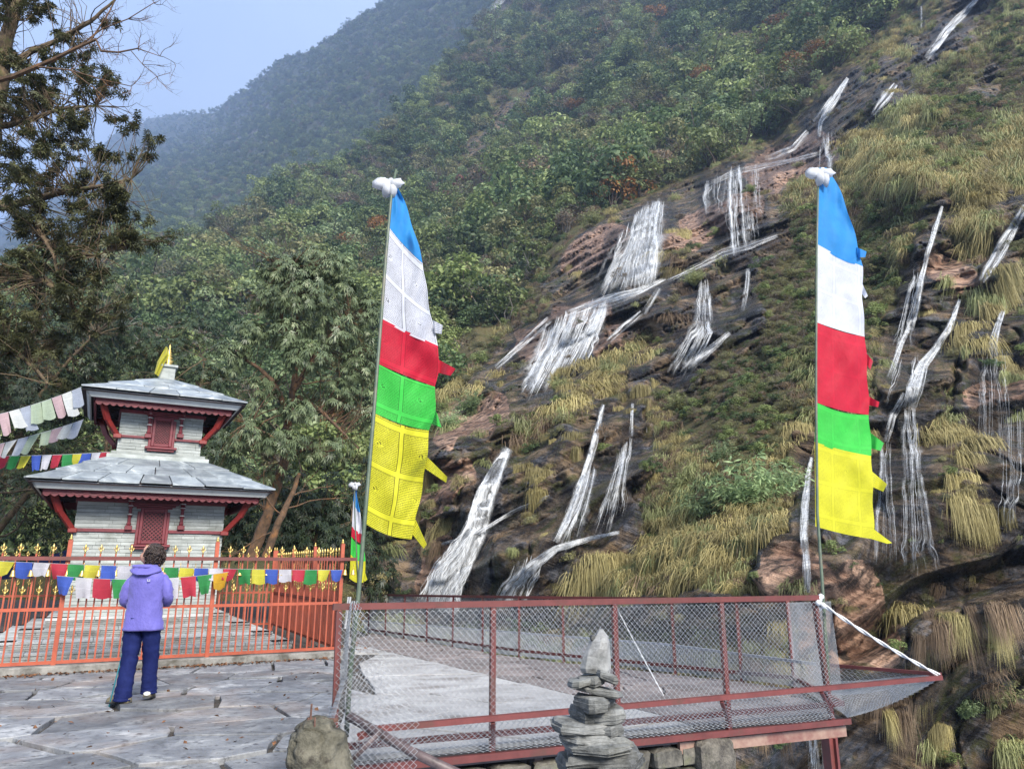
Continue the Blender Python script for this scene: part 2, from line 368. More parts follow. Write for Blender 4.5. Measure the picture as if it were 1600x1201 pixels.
# the falls: (label, [(centre line px, py, half width), strands, strand px, how freely it falls])
WF = [
 ('dense white fall pouring down behind the railing, lowest and left of the group', [([(792,704,3),(778,728,8),(760,768,12),(741,828,15),(718,872,20),(697,905,26),(680,950,31)], 90, 6.0, 3), ([(795,700,2),(772,745,4),(750,810,6),(725,870,7),(705,910,9)], 30, 8.0, 3), ([(690,850,3),(740,838,3),(800,800,3),(860,775,3)], 8, 2.5, 0)]),
 ('broad veil of water in the upper middle, over pink and black rock', [('c', [(992,338),(1010,326),(1038,312)], [(940,455),(985,450),(1026,436)], 90, 3.4), ('c', [(1018,322),(1036,314)], [(1000,446),(1024,436)], 40, 4.5), ('c', [(960,380),(985,350)], [(938,440),(950,450)], 14, 2.4),
   ([(1040,436,3),(1000,455,6),(960,466,7),(915,482,8),(885,494,9)], 13, 3.2, 0)]),
 ('wide slanting cascade over dark slabs below the broad veil', [('c', [(868,498),(905,485),(950,470)], [(822,612),(850,600),(905,565)], 80, 3.4), ('c', [(925,490),(950,475)], [(900,545),(915,560)], 26, 4.2), ('c', [(850,520),(880,505)], [(818,600),(836,612)], 30, 4.5), ([(1003,488,4),(975,512,6),(950,535,5)], 10, 2.6, 0), ([(1030,450,4),(1005,490,5)], 6, 2.6, 0), ([(860,500,6),(810,545,6),(775,575,4)], 10, 2, 0)]),
 ('sparse veil of thin threads over the pink ledge higher up', [('c', [(1102,290),(1120,276),(1150,266),(1186,262)], [(1104,330),(1120,335),(1150,340),(1188,330)], 34, 2.4), ('c', [(1140,268),(1156,264)], [(1146,395),(1164,392)], 18, 4.0), ('c', [(1128,334),(1186,330)], [(1136,385),(1190,372)], 22, 2.2), ([(1215,368,3),(1170,384,5),(1130,395,5),(1098,412,4),(1068,426,3),(1038,440,4)], 6, 2.2, 0), ([(1280,240,3),(1240,250,3),(1200,258,4),(1150,268,5),(1108,288,4)], 5, 1.8, 0)]),
 ('narrow stream dropping out of the wood at the top of the falls', [([(1325,122,2),(1308,150,5),(1292,175,5),(1282,192,3),(1280,214,2)], 16, 3.0, 0), ([(1300,150,2),(1282,175,3),(1270,190,3)], 6, 2.2, 0), ('c', [(1278,214),(1300,212)], [(1274,250),(1304,285)], 18, 2.2), ([(1262,205,3),(1240,232,4),(1210,245,5),(1195,248,3)], 8, 2.6, 0)]),
 ('white rapid at the very top edge of the rocky slope', [([(1528,-4,2),(1505,22,5),(1482,45,6),(1462,72,5),(1447,92,4)], 20, 3.8, 0)]),
 ('short white rapid in a dark rock pocket below the top rapid', [([(1400,132,4),(1388,150,6),(1372,168,4),(1364,180,3)], 12, 3.2, 0), ([(1380,142,3),(1372,160,3)], 4, 2.5, 0)]),
 ('tiny thread of water high up among the golden grass', [([(1439,10,1),(1440,30,2),(1439,47,1)], 4, 2.6, 0)]),
 ('small fan shaped fall on black rock in the centre of the slope', [('c', [(1092,442),(1106,440)], [(1084,508),(1112,502)], 24, 2.6), ('c', [(1082,508),(1110,504)], [(1046,582),(1082,566)], 34, 2.6), ([(1140,520,3),(1110,545,6),(1075,575,7)], 14, 2.4, 0)]),
 ('thin thread falling in the notch right of the small fan', [([(1169,420,2),(1167,450,3),(1160,485,3)], 6, 2.6, 1)]),
 ('two stepped ribbon fall on black mossy rock above the railing', [([(943,632,1.5),(934,665,3),(926,700,5),(915,735,5),(902,775,8),(888,812,10),(870,848,8)], 30, 3.0, 0), ('c', [(918,735),(930,728)], [(880,850),(905,830)], 16, 2.4)]),
 ('thin fall that spreads into a veil on the black rock', [([(988,630,1.5),(986,682,2.5)], 6, 3, 1), ('c', [(962,715),(988,684)], [(922,832),(975,800)], 40, 2.0)]),
 ('low slanting sheet of white water just above the railing', [([(968,832,2),(920,842,3),(870,858,6),(835,885,10),(805,915,13),(790,945,14)], 34, 3.0, 0), ('c', [(800,885),(850,868)], [(776,935),(822,938)], 30, 2.4)]),
 ('long thin stream on the dark slab right of the right flag', [([(1472,322,1.5),(1460,360,3),(1448,400,3),(1438,440,4),(1430,480,5),(1420,515,7)], 16, 3.0, 0), ([(1425,500,3),(1405,545,4),(1390,590,5)], 10, 2.6, 0), ('c', [(1425,430),(1440,425)], [(1400,540),(1425,540)], 10, 1.8)]),
 ('forked stream widening down the dark slab near the right edge', [([(1500,468,1.5),(1485,510,4),(1462,545,5),(1442,570,8),(1430,605,12),(1420,640,11)], 34, 3.2, 0), ([(1415,615,5),(1395,650,6),(1385,690,5)], 14, 2.6, 0), ('c', [(1410,640),(1436,640)], [(1412,745),(1438,745)], 24, 2.8), ('c', [(1408,745),(1442,740)], [(1406,885),(1462,890)], 30, 1.7), ('c', [(1375,690),(1392,690)], [(1368,870),(1402,880)], 16, 1.6), ('c', [(1400,560),(1440,560)], [(1386,620),(1425,640)], 12, 2)]),
 ('bright stream cutting down through dark rock at the right edge', [([(1603,322,4),(1585,355,6),(1568,385,8),(1550,415,7),(1534,440,4)], 28, 3.4, 0)]),
 ('thin broken stream below the bright one at the right edge', [([(1583,440,1.5),(1570,475,3),(1560,505,4),(1550,540,7),(1552,560,8)], 18, 2.6, 0), ('c', [(1535,560),(1575,545)], [(1530,690),(1590,700)], 22, 1.5), ('c', [(1560,660),(1598,640)], [(1560,820),(1600,820)], 14, 1.5)]),
 ('narrow fall dropping beside the right flag pole', [([(1268,714,1.5),(1262,745,4),(1258,790,6),(1256,840,6),(1260,880,6),(1262,925,5)], 30, 3.0, 1)]),
 ('faint spray falling into the gorge under the deck', [('c', [(1262,1110),(1290,1105)], [(1262,1225),(1305,1225)], 22, 1.8)]),
 ('white splash on the steep mountain face at the top of the picture', [([(790,-8,5),(780,4,6),(766,14,3)], 8, 4, 0)]),
]

WETC = [(a[0], a[1], b[0], b[1], max(a[2], b[2])*1.3+9) for _, rs in WF for run in rs if run[0] != 'c' for a, b in zip(run[0], run[0][1:])]
for _, rs in WF:
    for run in rs:
        if run[0] == 'c':
            for u in (0, .5, 1):
                A0 = [np.interp(u, np.linspace(0, 1, len(run[1])), [p[k] for p in run[1]]) for k in (0, 1)]; B0 = [np.interp(u, np.linspace(0, 1, len(run[2])), [p[k] for p in run[2]]) for k in (0, 1)]
                WETC.append((A0[0], A0[1], B0[0], B0[1]+8, 16))

SC_N = [(40,.16),(15,.15),(6,.13),(2.3,.11),(.9,.10),(.36,.07)]
def stair(h, per, sharp):
    f = h/per; f = f-np.floor(f); return per*(f-sstep(1-sharp, 1, f))
def relief(P, Y, rock, inc):
    """push of the surface towards the viewer, in metres"""
    d = np.zeros(len(P)); G = P/Y[:, None]
    for i, (s, a) in enumerate(SC_N):
        w = sstep(2.5, 9, Y/s)*(1-sstep(120, 420, Y/s))
        d += w*a*s*vnoise(P, s, 11+i)
    # spurs and gullies as large as the slope itself
    G2 = G.copy(); G2[:, 1] = np.log(Y)*.25
    d += Y*((.075+.03*inc)*vnoise(G2, .16, 31)+.045*(1-2*np.abs(vnoise(G2, .11, 32)))+(.022+.02*inc)*vnoise(G2, .045, 33)+.012*vnoise(G2, .02, 34))*sstep(22, 34, Y)
    # ledges of the rock: beds dip to the left, risers steep, treads shallow
    h = P[:, 2]-.40*P[:, 0]+1.6*vnoise(P, 9, 40)+.4*vnoise(P, 2.2, 41)
    k = np.clip(Y/32, .6, 2.6)
    w = np.maximum(rock, .45*inc)
    ki = 2.0**np.round(np.log2(k)*2)*0+k.mean()*0+1.0
    for per, amp in ((4.2, .75), (1.6, .75), (.6, .6)):
        wk = sstep(12, 22, Y/per*1.0)*1.0
        d += w*amp*stair(h, per, .35)*(1-sstep(60, 160, Y/per))*(.6+.8*(vnoise(P, per*3, 44)*.5+.5))
    cr_ = np.abs(vnoise(P, 1.9, 46)); d -= rock*.5*(1-sstep(0, .08, cr_))*(Y/40)
    return d
def near_surface(px, py, full=False):
    px = np.asarray(px, float); py = np.asarray(py, float)
    Y = near_d(px, py); P = unproj(px, py, Y)
    cl = cliffness(px, py); inc = sstep(-15, 25, cl)
    wob = 16*vnoise(P/np.clip(Y/40, .3, 9)[:, None], 1.4, 5)+8*vnoise(P/np.clip(Y/40, .3, 9)[:, None], .5, 6)
    rock = caps(px+wob, py+wob*.7, [(a, b, c, d, e*1.3+4) for a, b, c, d, e in ROCK], 9)*inc
    pink = caps(px+wob*.8, py+wob*.5, [(a, b, c, d, e*1.35+5) for a, b, c, d, e in PINK], 7)*inc
    rock = np.maximum(rock, pink)
    scar = caps(px+wob*.8, py+wob*.6, SCARS, 7)*(1-inc); rock = np.maximum(rock, scar*.9)
    gold = caps(px+wob, py, GOLD, 14)
    d = relief(P, Y, rock, inc)
    flat = np.clip(sstep(560, 640, px)+(1-sstep(780, 880, py)), 0, 1); d = d*flat
    Y2 = np.maximum(Y-d, 8)
    Q = unproj(px, py, Y2)
    if full: return Q, rock, pink, gold, caps(px+wob*.6, py+wob*.4, WETC, 12)
    return Q
def far_surface(px, py):
    px = np.asarray(px, float); py = np.asarray(py, float)
    Y = np.maximum(far_d(px, py), near_d(px, np.maximum(py, top_of(NEAR_TOP, px)))*1.25+60); P = unproj(px, py, Y); d = np.zeros(len(P))
    for i, (s, a) in enumerate(((180,.14),(70,.14),(25,.13),(9,.1))): d += a*s*vnoise(P, s, 60+i)
    return unproj(px, py, Y-d)
NEAR_TOP = [(-90,500),(60,440),(208,398),(345,362),(450,290),(560,235),(640,165),(700,110),(760,30),(800,-40),(850,-95),(1700,-95)]
FAR_TOP = [(-90,420),(0,350),(100,285),(160,225),(190,200),(225,188),(260,182),(340,172),(368,152),(385,140),(420,112),(445,92),(480,88),(500,70),(560,30),(600,4),(660,-35),(760,-100),(900,-130)]
def top_of(tab, px): return np.interp(px, [p[0] for p in tab], [p[1] for p in tab])

def sheet(name, fn, xs, tab, bottom, step, mat, back, jit):
    """a mountain side from its foot up to its crest, closed by a slope that falls away behind the crest"""
    cols = np.arange(xs[0], xs[1]+step, step, float); nr = int((bottom+95)/step)
    t = np.linspace(0, 1, nr)
    ctop = top_of(tab, cols)+jit*(vnoise(np.c_[cols, cols*0, cols*0], 30, 3)+.5*vnoise(np.c_[cols, cols*0, cols*0], 11, 4))
    PX = np.repeat(cols[:, None], nr, 1); PY = bottom+(ctop[:, None]-bottom)*t[None]
    r_ = fn(PX.ravel(), PY.ravel())
    extra = None
    if isinstance(r_, tuple): r_, extra = r_[0], r_[1:]
    V = r_.reshape(len(cols), nr, 3)
    crest = V[:, -1]; b1 = crest+np.array([0, 1, -.25])*back*.3; b2 = crest+np.array([0, 1, -1.0])*back
    V = np.concatenate([V, b1[:, None], b2[:, None]], 1); nr2 = nr+2
    idx = np.arange(len(cols)*nr2).reshape(len(cols), nr2)
    q = np.stack([idx[:-1, :-1], idx[1:, :-1], idx[1:, 1:], idx[:-1, 1:]], -1).reshape(-1, 4)
    me = bpy.data.meshes.new(name); nv = V.shape[0]*V.shape[1]
    me.vertices.add(nv); me.vertices.foreach_set('co', V.reshape(-1).astype(np.float32))
    me.loops.add(q.size); me.loops.foreach_set('vertex_index', q.reshape(-1).astype(np.int32))
    me.polygons.add(len(q)); me.polygons.foreach_set('loop_start', np.arange(0, q.size, 4, dtype=np.int32))
    me.update(calc_edges=True); me.polygons.foreach_set('use_smooth', [True]*len(q))
    if extra is not None:
        for nm, a in zip(('rock', 'pink', 'gold', 'wet'), extra):
            A = a.reshape(len(cols), nr); A = np.concatenate([A, A[:, -1:], A[:, -1:]], 1).ravel()
            at_ = me.attributes.new(nm, 'FLOAT', 'POINT'); at_.data.foreach_set('value', A.astype(np.float32))
    me.materials.append(mat); me.validate()
    o = link(name, me); o['kind'] = 'structure'; return o

def mat_cliff():
    m, nt, out = nmat('cliff_ground'); pos = position(nt)
    A = lambda n: N(nt, 'ShaderNodeAttribute', attribute_name=n).outputs['Fac']
    n1 = noise(nt, .35, 8, pos, .65); n2 = noise(nt, 2.2, 7, pos, .65); n3 = noise(nt, 9, 5, pos, .6)
    bmp = N(nt, 'ShaderNodeMapping'); bmp.inputs['Rotation'].default_value = (0, R(-22), 0); nt.links.new(pos, bmp.inputs[0]); bed = noise(nt, .5, 8, bmp.outputs[0], .72, stretch=(.5, .5, 4)); streak = noise(nt, 1.6, 5, pos, .6, stretch=(2.2, 2.2, .22))
    soil = mixc(nt, ramp(nt, n1, [(.38, 0), (.62, 1)]), (.055, .055, .022), (.13, .10, .052))
    soil = mixc(nt, ramp(nt, n2, [(.45, 0), (.7, 1)]), soil, (.06, .075, .025))
    soil = mixc(nt, ramp(nt, n3, [(.5, 0), (.75, .7)]), soil, (.14, .11, .05))
    soil = mixc(nt, math_(nt, 'MULTIPLY', A('gold'), .6), soil, (.11, .085, .025))
    rk = mixc(nt, ramp(nt, bed, [(.43, 0), (.5, .35), (.6, 1)]), (.006, .006, .008), (.13, .13, .145))
    rk = mixc(nt, ramp(nt, streak, [(.46, 0), (.60, .85)]), rk, (.010, .009, .009))
    rk = mixc(nt, ramp(nt, noise(nt, .45, 7, pos, .7), [(.44, 0), (.56, .9)]), rk, mixc(nt, ramp(nt, bed, [(.42, 0), (.58, 1)]), (.04, .026, .017), (.25, .175, .105)))
    rk = mixc(nt, ramp(nt, noise(nt, .6, 7, pos, .75, dist=1), [(.5, 0), (.6, .8)]), rk, (.045, .05, .012))
    pk = mixc(nt, ramp(nt, bed, [(.4, 0), (.6, 1)]), (.16, .085, .055), (.52, .34, .24))
    pk = mixc(nt, ramp(nt, n2, [(.46, 0), (.6, .95)]), pk, (.03, .024, .02))
    rock_m = ramp(nt, math_(nt, 'ADD', A('rock'), math_(nt, 'MULTIPLY_ADD', n2, .9, -.45)), [(.4, 0), (.55, 1)])
    pink_m = ramp(nt, math_(nt, 'ADD', A('pink'), math_(nt, 'MULTIPLY_ADD', n3, .9, -.45)), [(.4, 0), (.55, 1)])
    wetm = ramp(nt, math_(nt, 'ADD', A('wet'), math_(nt, 'MULTIPLY_ADD', n2, .8, -.4)), [(.35, 0), (.7, 1)])
    rock_m = math_(nt, 'MAXIMUM', rock_m, wetm); c = mixc(nt, rock_m, soil, rk); c = mixc(nt, pink_m, c, pk); c = mixc(nt, math_(nt, 'MULTIPLY', wetm, .62), c, mixc(nt, .8, c, (.004, .004, .006)))
    rg = mixc(nt, rock_m, (.95, .95, .95), mixc(nt, ramp(nt, n3, [(.45, 0), (.55, 1)]), (.25, .25, .25), (.8, .8, .8))); rg = mixc(nt, pink_m, rg, (.6, .6, .6)); rg = mixc(nt, math_(nt, 'MULTIPLY', wetm, .7), rg, (.22, .22, .22))
    rgv = N(nt, 'ShaderNodeRGBToBW'); nt.links.new(rg, rgv.inputs[0])
    h = math_(nt, 'ADD', math_(nt, 'MULTIPLY', bed, 1.0), math_(nt, 'ADD', math_(nt, 'MULTIPLY', n2, .5), math_(nt, 'MULTIPLY', n3, .25)))
    principled(nt, out, c, rgv.outputs[0], h, 1.0, .5, spec=.2)
    return m
def mat_far():
    m, nt, out = nmat('far_slope'); pos = position(nt)
    n0 = noise(nt, .006, 6, pos, .6); n1 = noise(nt, .03, 7, pos, .65, stretch=(1, 1, .45)); n2 = noise(nt, .12, 5, pos)
    c = mixc(nt, ramp(nt, n2, [(.4, 0), (.6, 1)]), (.018, .026, .012), (.045, .05, .022))
    rk = mixc(nt, ramp(nt, n2, [(.35, 0), (.65, 1)]), (.035, .032, .03), (.17, .155, .14))
    c = mixc(nt, ramp(nt, math_(nt, 'ADD', math_(nt, 'MULTIPLY', n0, .6), math_(nt, 'MULTIPLY', n1, .4)), [(.57, 0), (.61, 1)]), c, rk)
    principled(nt, out, c, .95, n2, .5, 3.0); return m

M_CLIFF = mat_cliff(); M_FAR = mat_far()
near_slope = sheet('valley_side', lambda x, y: near_surface(x, y, True), (-88, 1690), NEAR_TOP, 1250, 2.6, M_CLIFF, 120, 6)
far_slope = sheet('mountain_side', far_surface, (-88, 900), FAR_TOP, 560, 5.0, M_FAR, 600, 5)

# ------------------------------------------------------------------ plants scattered over it
LEAF = {}
def leaf_mesh(name, centres, normals, size, mat, aspect=.5, seed=1, tubes=None, tmat=None, leafval=None):
    """one folded leaf (2 triangles) at each centre"""
    g = np.random.default_rng(seed); n = len(centres)
    nrm = normals/np.maximum(np.linalg.norm(normals, axis=1, keepdims=True), 1e-6)
    nrm = nrm+g.normal(0, .45, (n, 3)); nrm /= np.linalg.norm(nrm, axis=1, keepdims=True)
    t = g.normal(0, 1, (n, 3)); t -= nrm*(t*nrm).sum(1, keepdims=True); t /= np.linalg.norm(t, axis=1, keepdims=True)
    b = np.cross(nrm, t); sz = (size*g.uniform(.6, 1.35, n))[:, None]
    tip = centres+t*sz; base = centres-t*sz; l = centres+b*sz*aspect+nrm*sz*.15; r_ = centres-b*sz*aspect+nrm*sz*.15
    V = np.stack([base, l, tip, r_], 1).reshape(-1, 3)
    return quads_mesh(name, V, mat, g.uniform(0, 1, n) if leafval is None else leafval, tubes, tmat)
def quads_mesh(name, V, mat, leafval, tubes=None, tmat=None):
    nq = len(V)//4; nv = len(V)
    faces = np.arange(nv).reshape(-1, 4); me = bpy.data.meshes.new(name)
    tv = np.zeros((0, 3)); tf = []
    if tubes is not None: tv = np.array(tubes.v).reshape(-1, 3); tf = tubes.f
    allv = np.concatenate([V, tv]); me.vertices.add(len(allv)); me.vertices.foreach_set('co', allv.reshape(-1).astype(np.float32))
    lens = [4]*nq+[len(f) for f in tf]; li = np.concatenate([faces.ravel()]+[np.array(f)+nv for f in tf]) if tf else faces.ravel()
    me.loops.add(len(li)); me.loops.foreach_set('vertex_index', li.astype(np.int32))
    me.polygons.add(len(lens)); st = np.concatenate([[0], np.cumsum(lens)[:-1]]); me.polygons.foreach_set('loop_start', st.astype(np.int32))
    me.update(calc_edges=True); me.materials.append(mat)
    if tf:
        me.materials.append(tmat); mi = np.array([0]*nq+[1]*len(tf), np.int32); me.polygons.foreach_set('material_index', mi)
    a = me.attributes.new('leaf', 'FLOAT', 'POINT')
    a.data.foreach_set('value', np.concatenate([np.repeat(leafval, 4), np.zeros(len(tv))]).astype(np.float32))
    return me
F_DARK = foliage('leaves_dark', (.030, .052, .022), (.092, .135, .052), (.15, .18, .08))
F_MID = foliage('leaves_mid', (.058, .080, .026), (.175, .215, .075), (.25, .28, .12))
F_OLIVE = foliage('leaves_olive', (.065, .068, .028), (.195, .19, .085), (.28, .26, .13))
F_BROWN = foliage('leaves_brown', (.055, .042, .028), (.17, .125, .075), (.26, .16, .09))
F_ORANGE = foliage('leaves_orange', (.09, .04, .012), (.24, .115, .03), (.34, .18, .05))
F_RED = foliage('leaves_red', (.045, .016, .014), (.12, .04, .03), (.17, .07, .05))
F_PALE = foliage('leaves_pale', (.07, .10, .045), (.21, .26, .13), (.28, .32, .18))
F_GOLD = foliage('grass_gold', (.14, .115, .045), (.31, .265, .115), (.42, .37, .19), trans=.3, rough=.6)
F_GGREEN = foliage('grass_green', (.09, .10, .04), (.22, .235, .10), (.33, .33, .17), trans=.3, rough=.6)
F_GDEAD = foliage('grass_dead', (.06, .040, .028), (.17, .12, .075), (.26, .19, .12), trans=.25, rough=.7)
BARK = simple('bark', (.03, .022, .016), (.10, .075, .055), 14, .9, .6, .02, stretch=(3, 3, .6))
BARKM = simple('bark_mossy', (.035, .025, .014), (.14, .095, .055), 9, .95, .7, .02, dirt=(.07, .075, .02))
BARKP = simple('bark_pale', (.10, .09, .08), (.26, .24, .21), 14, .9, .5, .02)

def crown(name, mat, n=1500, lobes=9, size=.055, flat=.8, seed=0, twigs=False, fill=.35):
    """tree crown of about unit radius sitting on z = 0: leaf clumps over uneven lobes, gaps between them"""
    g = np.random.default_rng(seed); C_ = []; Nn = []
    lc = g.normal(0, .46, (lobes, 3)); lc[:, 2] = np.abs(lc[:, 2])*.9+.25; lc[0] = (0, 0, .55)
    lr = g.uniform(.18, .48, lobes)
    lv = g.uniform(-.3, .3, lobes); vals = []
    per = (lr**2/(lr**2).sum()*n).astype(int)
    for k in range(lobes):
        u = g.normal(0, 1, (per[k], 3)); u /= np.linalg.norm(u, axis=1, keepdims=True); u[:, 2] = np.where(u[:, 2] < -.5, -u[:, 2], u[:, 2])
        rad = lr[k]*(1-fill*g.random(per[k])**1.5)*(1+.22*vnoise(u*1.0+k*7, .45, seed+k))
        C_.append(lc[k]+u*rad[:, None]*np.array([1, 1, flat])); Nn.append(u+np.array([0, 0, .5])); vals.append(np.clip(g.uniform(0, 1, per[k])*.75+.12+lv[k], 0, 1))
    tb = MB()
    tb.tube([(0, 0, -.5), (.03, .02, 0), (0, 0, .5)], [.05, .04, .02], 5, False)
    for k in range(lobes):
        e = Vector(lc[k]); mid = e*.5+Vector((g.normal()*.06, g.normal()*.06, -.04)); tb.tube([(0, 0, .02), mid, e], [.028, .018, .007], 3, False)
        if twigs:
            for j in range(14):
                u = Vector(g.normal(0, 1, 3)).normalized(); u.z = abs(u.z); a = e+u*lr[k]*.25; b = e+u*lr[k]*1.05+Vector(g.normal(0, .04, 3))
                tb.tube([a*.6+e*.4, a, b], [.010, .007, .003], 3, False)
    return leaf_mesh(name, np.concatenate(C_), np.concatenate(Nn), size, mat, .55, seed, tb, BARKP if twigs else BARK, np.concatenate(vals))
def tuft(name, mat, n=150, L=1.0, droop=1.0, spread=.35, seed=0, w=.012, up=.35, fan=1.0):
    """clump of long grass rooted on a small crown: the blades lean out towards -y and hang over one another"""
    g = np.random.default_rng(seed); Q = []; vals = []; n = int(n*1.35); w = w*.72; tone = g.uniform(-.12, .12)
    for i in range(n):
        az = -math.pi/2+g.normal()*fan; r0 = g.uniform(0, .30); h = g.uniform(.35, 1.2)*L
        d = np.array([math.cos(az), math.sin(az), 0]); side = np.array([-d[1], d[0], 0]); a0 = g.uniform(0, 6.28); p0 = np.array([math.cos(a0)*r0*1.5, math.sin(a0)*r0*.6, g.normal()*.08-.1*r0])
        out_, rise = spread*g.uniform(.4, 1.5), up*g.uniform(.2, 1.3); sw = g.normal()*.12; pts = [p0]
        for t in (.25, .55, 1.0): pts.append(p0+d*out_*h*(t**.7)+side*sw*t*t*h+np.array([0, 0, rise*h*math.sin(min(t*2.2, 3.0))*.8-droop*h*t*t*.85]))
        ww = [w, w, w*.8, w*.15]; v0 = g.uniform(0, 1)**1.3
        for a in range(3):
            A_, B_ = pts[a], pts[a+1]; Q += [A_-side*ww[a], A_+side*ww[a], B_+side*ww[a+1], B_-side*ww[a+1]]; vals.append(min(1, max(0, v0*.75+.11*a+tone)))
    return quads_mesh(name, np.array(Q), mat, np.array(vals))

def scatter(name, P, rot, scl, vi, sources, kind='stuff'):
    """real instances of a few plants, spread by geometry nodes: only for what nobody could count"""
    c = bpy.data.collections.new(name+'_plants')
    for i, me in enumerate(sources):
        o = bpy.data.objects.new('plant%02d' % i, me); c.objects.link(o)
    me = bpy.data.meshes.new(name); me.vertices.add(len(P)); me.vertices.foreach_set('co', np.asarray(P, np.float32).reshape(-1))
    for nm, ty, val in (('rot', 'FLOAT_VECTOR', rot), ('scl', 'FLOAT_VECTOR', scl), ('vi', 'INT', vi)):
        a = me.attributes.new(nm, ty, 'POINT')
        if ty == 'INT': a.data.foreach_set('value', np.asarray(val, np.int32))
        else: a.data.foreach_set('vector', np.asarray(val, np.float32).reshape(-1))
    o = link(name, me); o['kind'] = kind
    ng = bpy.data.node_groups.new(name, 'GeometryNodeTree')
    ng.interface.new_socket('Geometry', in_out='INPUT', socket_type='NodeSocketGeometry')
    ng.interface.new_socket('Geometry', in_out='OUTPUT', socket_type='NodeSocketGeometry')
    gi = ng.nodes.new('NodeGroupInput'); go = ng.nodes.new('NodeGroupOutput')
    ip = ng.nodes.new('GeometryNodeInstanceOnPoints'); ci = ng.nodes.new('GeometryNodeCollectionInfo')
    ci.inputs['Collection'].default_value = c; ci.inputs['Separate Children'].default_value = True; ci.inputs['Reset Children'].default_value = True
    def na(nm, ty):
        n = ng.nodes.new('GeometryNodeInputNamedAttribute'); n.data_type = ty; n.inputs['Name'].default_value = nm
        return [s for s in n.outputs if s.enabled][0]
    e2r = ng.nodes.new('FunctionNodeEulerToRotation')
    L_ = ng.links.new
    L_(gi.outputs[0], ip.inputs['Points']); L_(ci.outputs[0], ip.inputs['Instance']); ip.inputs['Pick Instance'].default_value = True
    L_(na('vi', 'INT'), ip.inputs['Instance Index']); L_(na('rot', 'FLOAT_VECTOR'), e2r.inputs[0]); L_(e2r.outputs[0], ip.inputs['Rotation'])
    L_(na('scl', 'FLOAT_VECTOR'), ip.inputs['Scale']); L_(ip.outputs[0], go.inputs[0])
    md = o.modifiers.new('scatter', 'NODES'); md.node_group = ng
    return o

CR = [crown('crown', m_, n_, l_, s_, f_, 100+i, tw_) for i, (m_, n_, l_, s_, f_, tw_) in enumerate([
    (F_DARK, 1700, 11, .062, .8, False), (F_DARK, 1500, 9, .066, .75, False), (F_DARK, 1700, 14, .055, .8, False),
    (F_MID, 1700, 12, .060, .8, False), (F_MID, 1600, 15, .058, .7, False), (F_MID, 1200, 8, .06, .8, True),
    (F_OLIVE, 1300, 10, .05, .75, True), (F_OLIVE, 1500, 12, .05, .7, False), (F_PALE, 1300, 9, .05, .75, False),
    (F_BROWN, 900, 9, .045, .75, True), (F_BROWN, 700, 8, .045, .75, True), (F_ORANGE, 1300, 8, .05, .8, False), (F_RED, 1200, 7, .05, .8, False)])]
# per-species weights on the wooded slope
W_HILL = np.array([.09, .08, .09, .13, .11, .08, .10, .10, .08, .09, .06, .022, .008]); W_HILL = W_HILL/W_HILL.sum()

def free_of(px, py, P): return True
# --- the wooded slope: nearest and largest crowns are trees of their own, the rest one mass
gh = np.random.default_rng(21)
def sample_near(n, accept):
    out = []
    while sum(len(a[0]) for a in out) < n:
        px = gh.uniform(-80, 1690, 4000); py = gh.uniform(-90, 1250, 4000)
        k = accept(px, py); out.append((px[k], py[k]))
    return np.concatenate([a[0] for a in out])[:n], np.concatenate([a[1] for a in out])[:n]
def acc_wood(px, py):
    Y = near_d(px, py); cl = cliffness(px, py)
    return (py > top_of(NEAR_TOP, px)-2) & (cl < -4) & (py < 880) & (gh.random(len(px)) > .93*caps(px, py, SCARS, 5)) & (gh.random(len(px)) < np.clip((Y/300)**1.15, .06, 1))
wx, wy = sample_near(2700, acc_wood)
WP = near_surface(wx, wy); WY = WP[:, 1]
wr = gh.uniform(2.2, 8.2, len(wx))*np.clip(WY/130, .45, 1.15)*(1+.35*(gh.random(len(wx)) < .12))
clumpn = vnoise(WP, 45, 77)
wv = gh.choice(len(CR), len(wx), p=W_HILL)
sh = np.abs(clumpn) > .25
wv = np.where(sh & (clumpn > 0) & (gh.random(len(wx)) < .6), gh.choice([0, 1, 2, 3], len(wx)), wv)
wv = np.where(sh & (clumpn < 0) & (gh.random(len(wx)) < .6), gh.choice([5, 6, 7, 8, 9], len(wx)), wv)
size_px = wr/WY; order = np.argsort(-size_px)
in_view = (wx > 5) & (wx < 1595) & (wy > 5)
big = [i for i in order if in_view[i] and wv[i] not in (11, 12)][:230]
MARKS = [('the top of the left flag', 617, 280), ('the orange autumn tree', 915, 178), ('the brown orange tree', 820, 215), ('the dark red bush', 1168, 212), ('the broad upper veil of water', 1000, 380), ('the sparse veil over pink rock', 1150, 310),
    ('the wide slanting cascade', 860, 550), ('the temple finial', 262, 540), ('the rhododendron top', 470, 400), ('the near ridge skyline', 560, 235), ('the top rapid', 1480, 45), ('the red band of the left flag', 640, 560), ('the green band of the left flag', 640, 640), ('the golden lowest fall', 740, 800),
    ('the largest bamboo clump', 1180, 790), ('the top of the right flag', 1290, 265), ('the right flag red band', 1310, 570), ('the forked stream', 1440, 600), ('the tip of the catch net', 1470, 1058), ('the right flag foot', 1320, 840), ('the bright stream at the right edge', 1570, 385),
    ('the small orange bush', 755, 325), ('the olive ridge above the temple', 300, 420), ('the top picture edge', 800, 10), ('the dark gully high on the slope', 780, 190), ('the two ribbon falls', 950, 720)]
MARKS = [(a.replace('golden lowest', 'lowest white'), b, c) for a, b, c in MARKS]
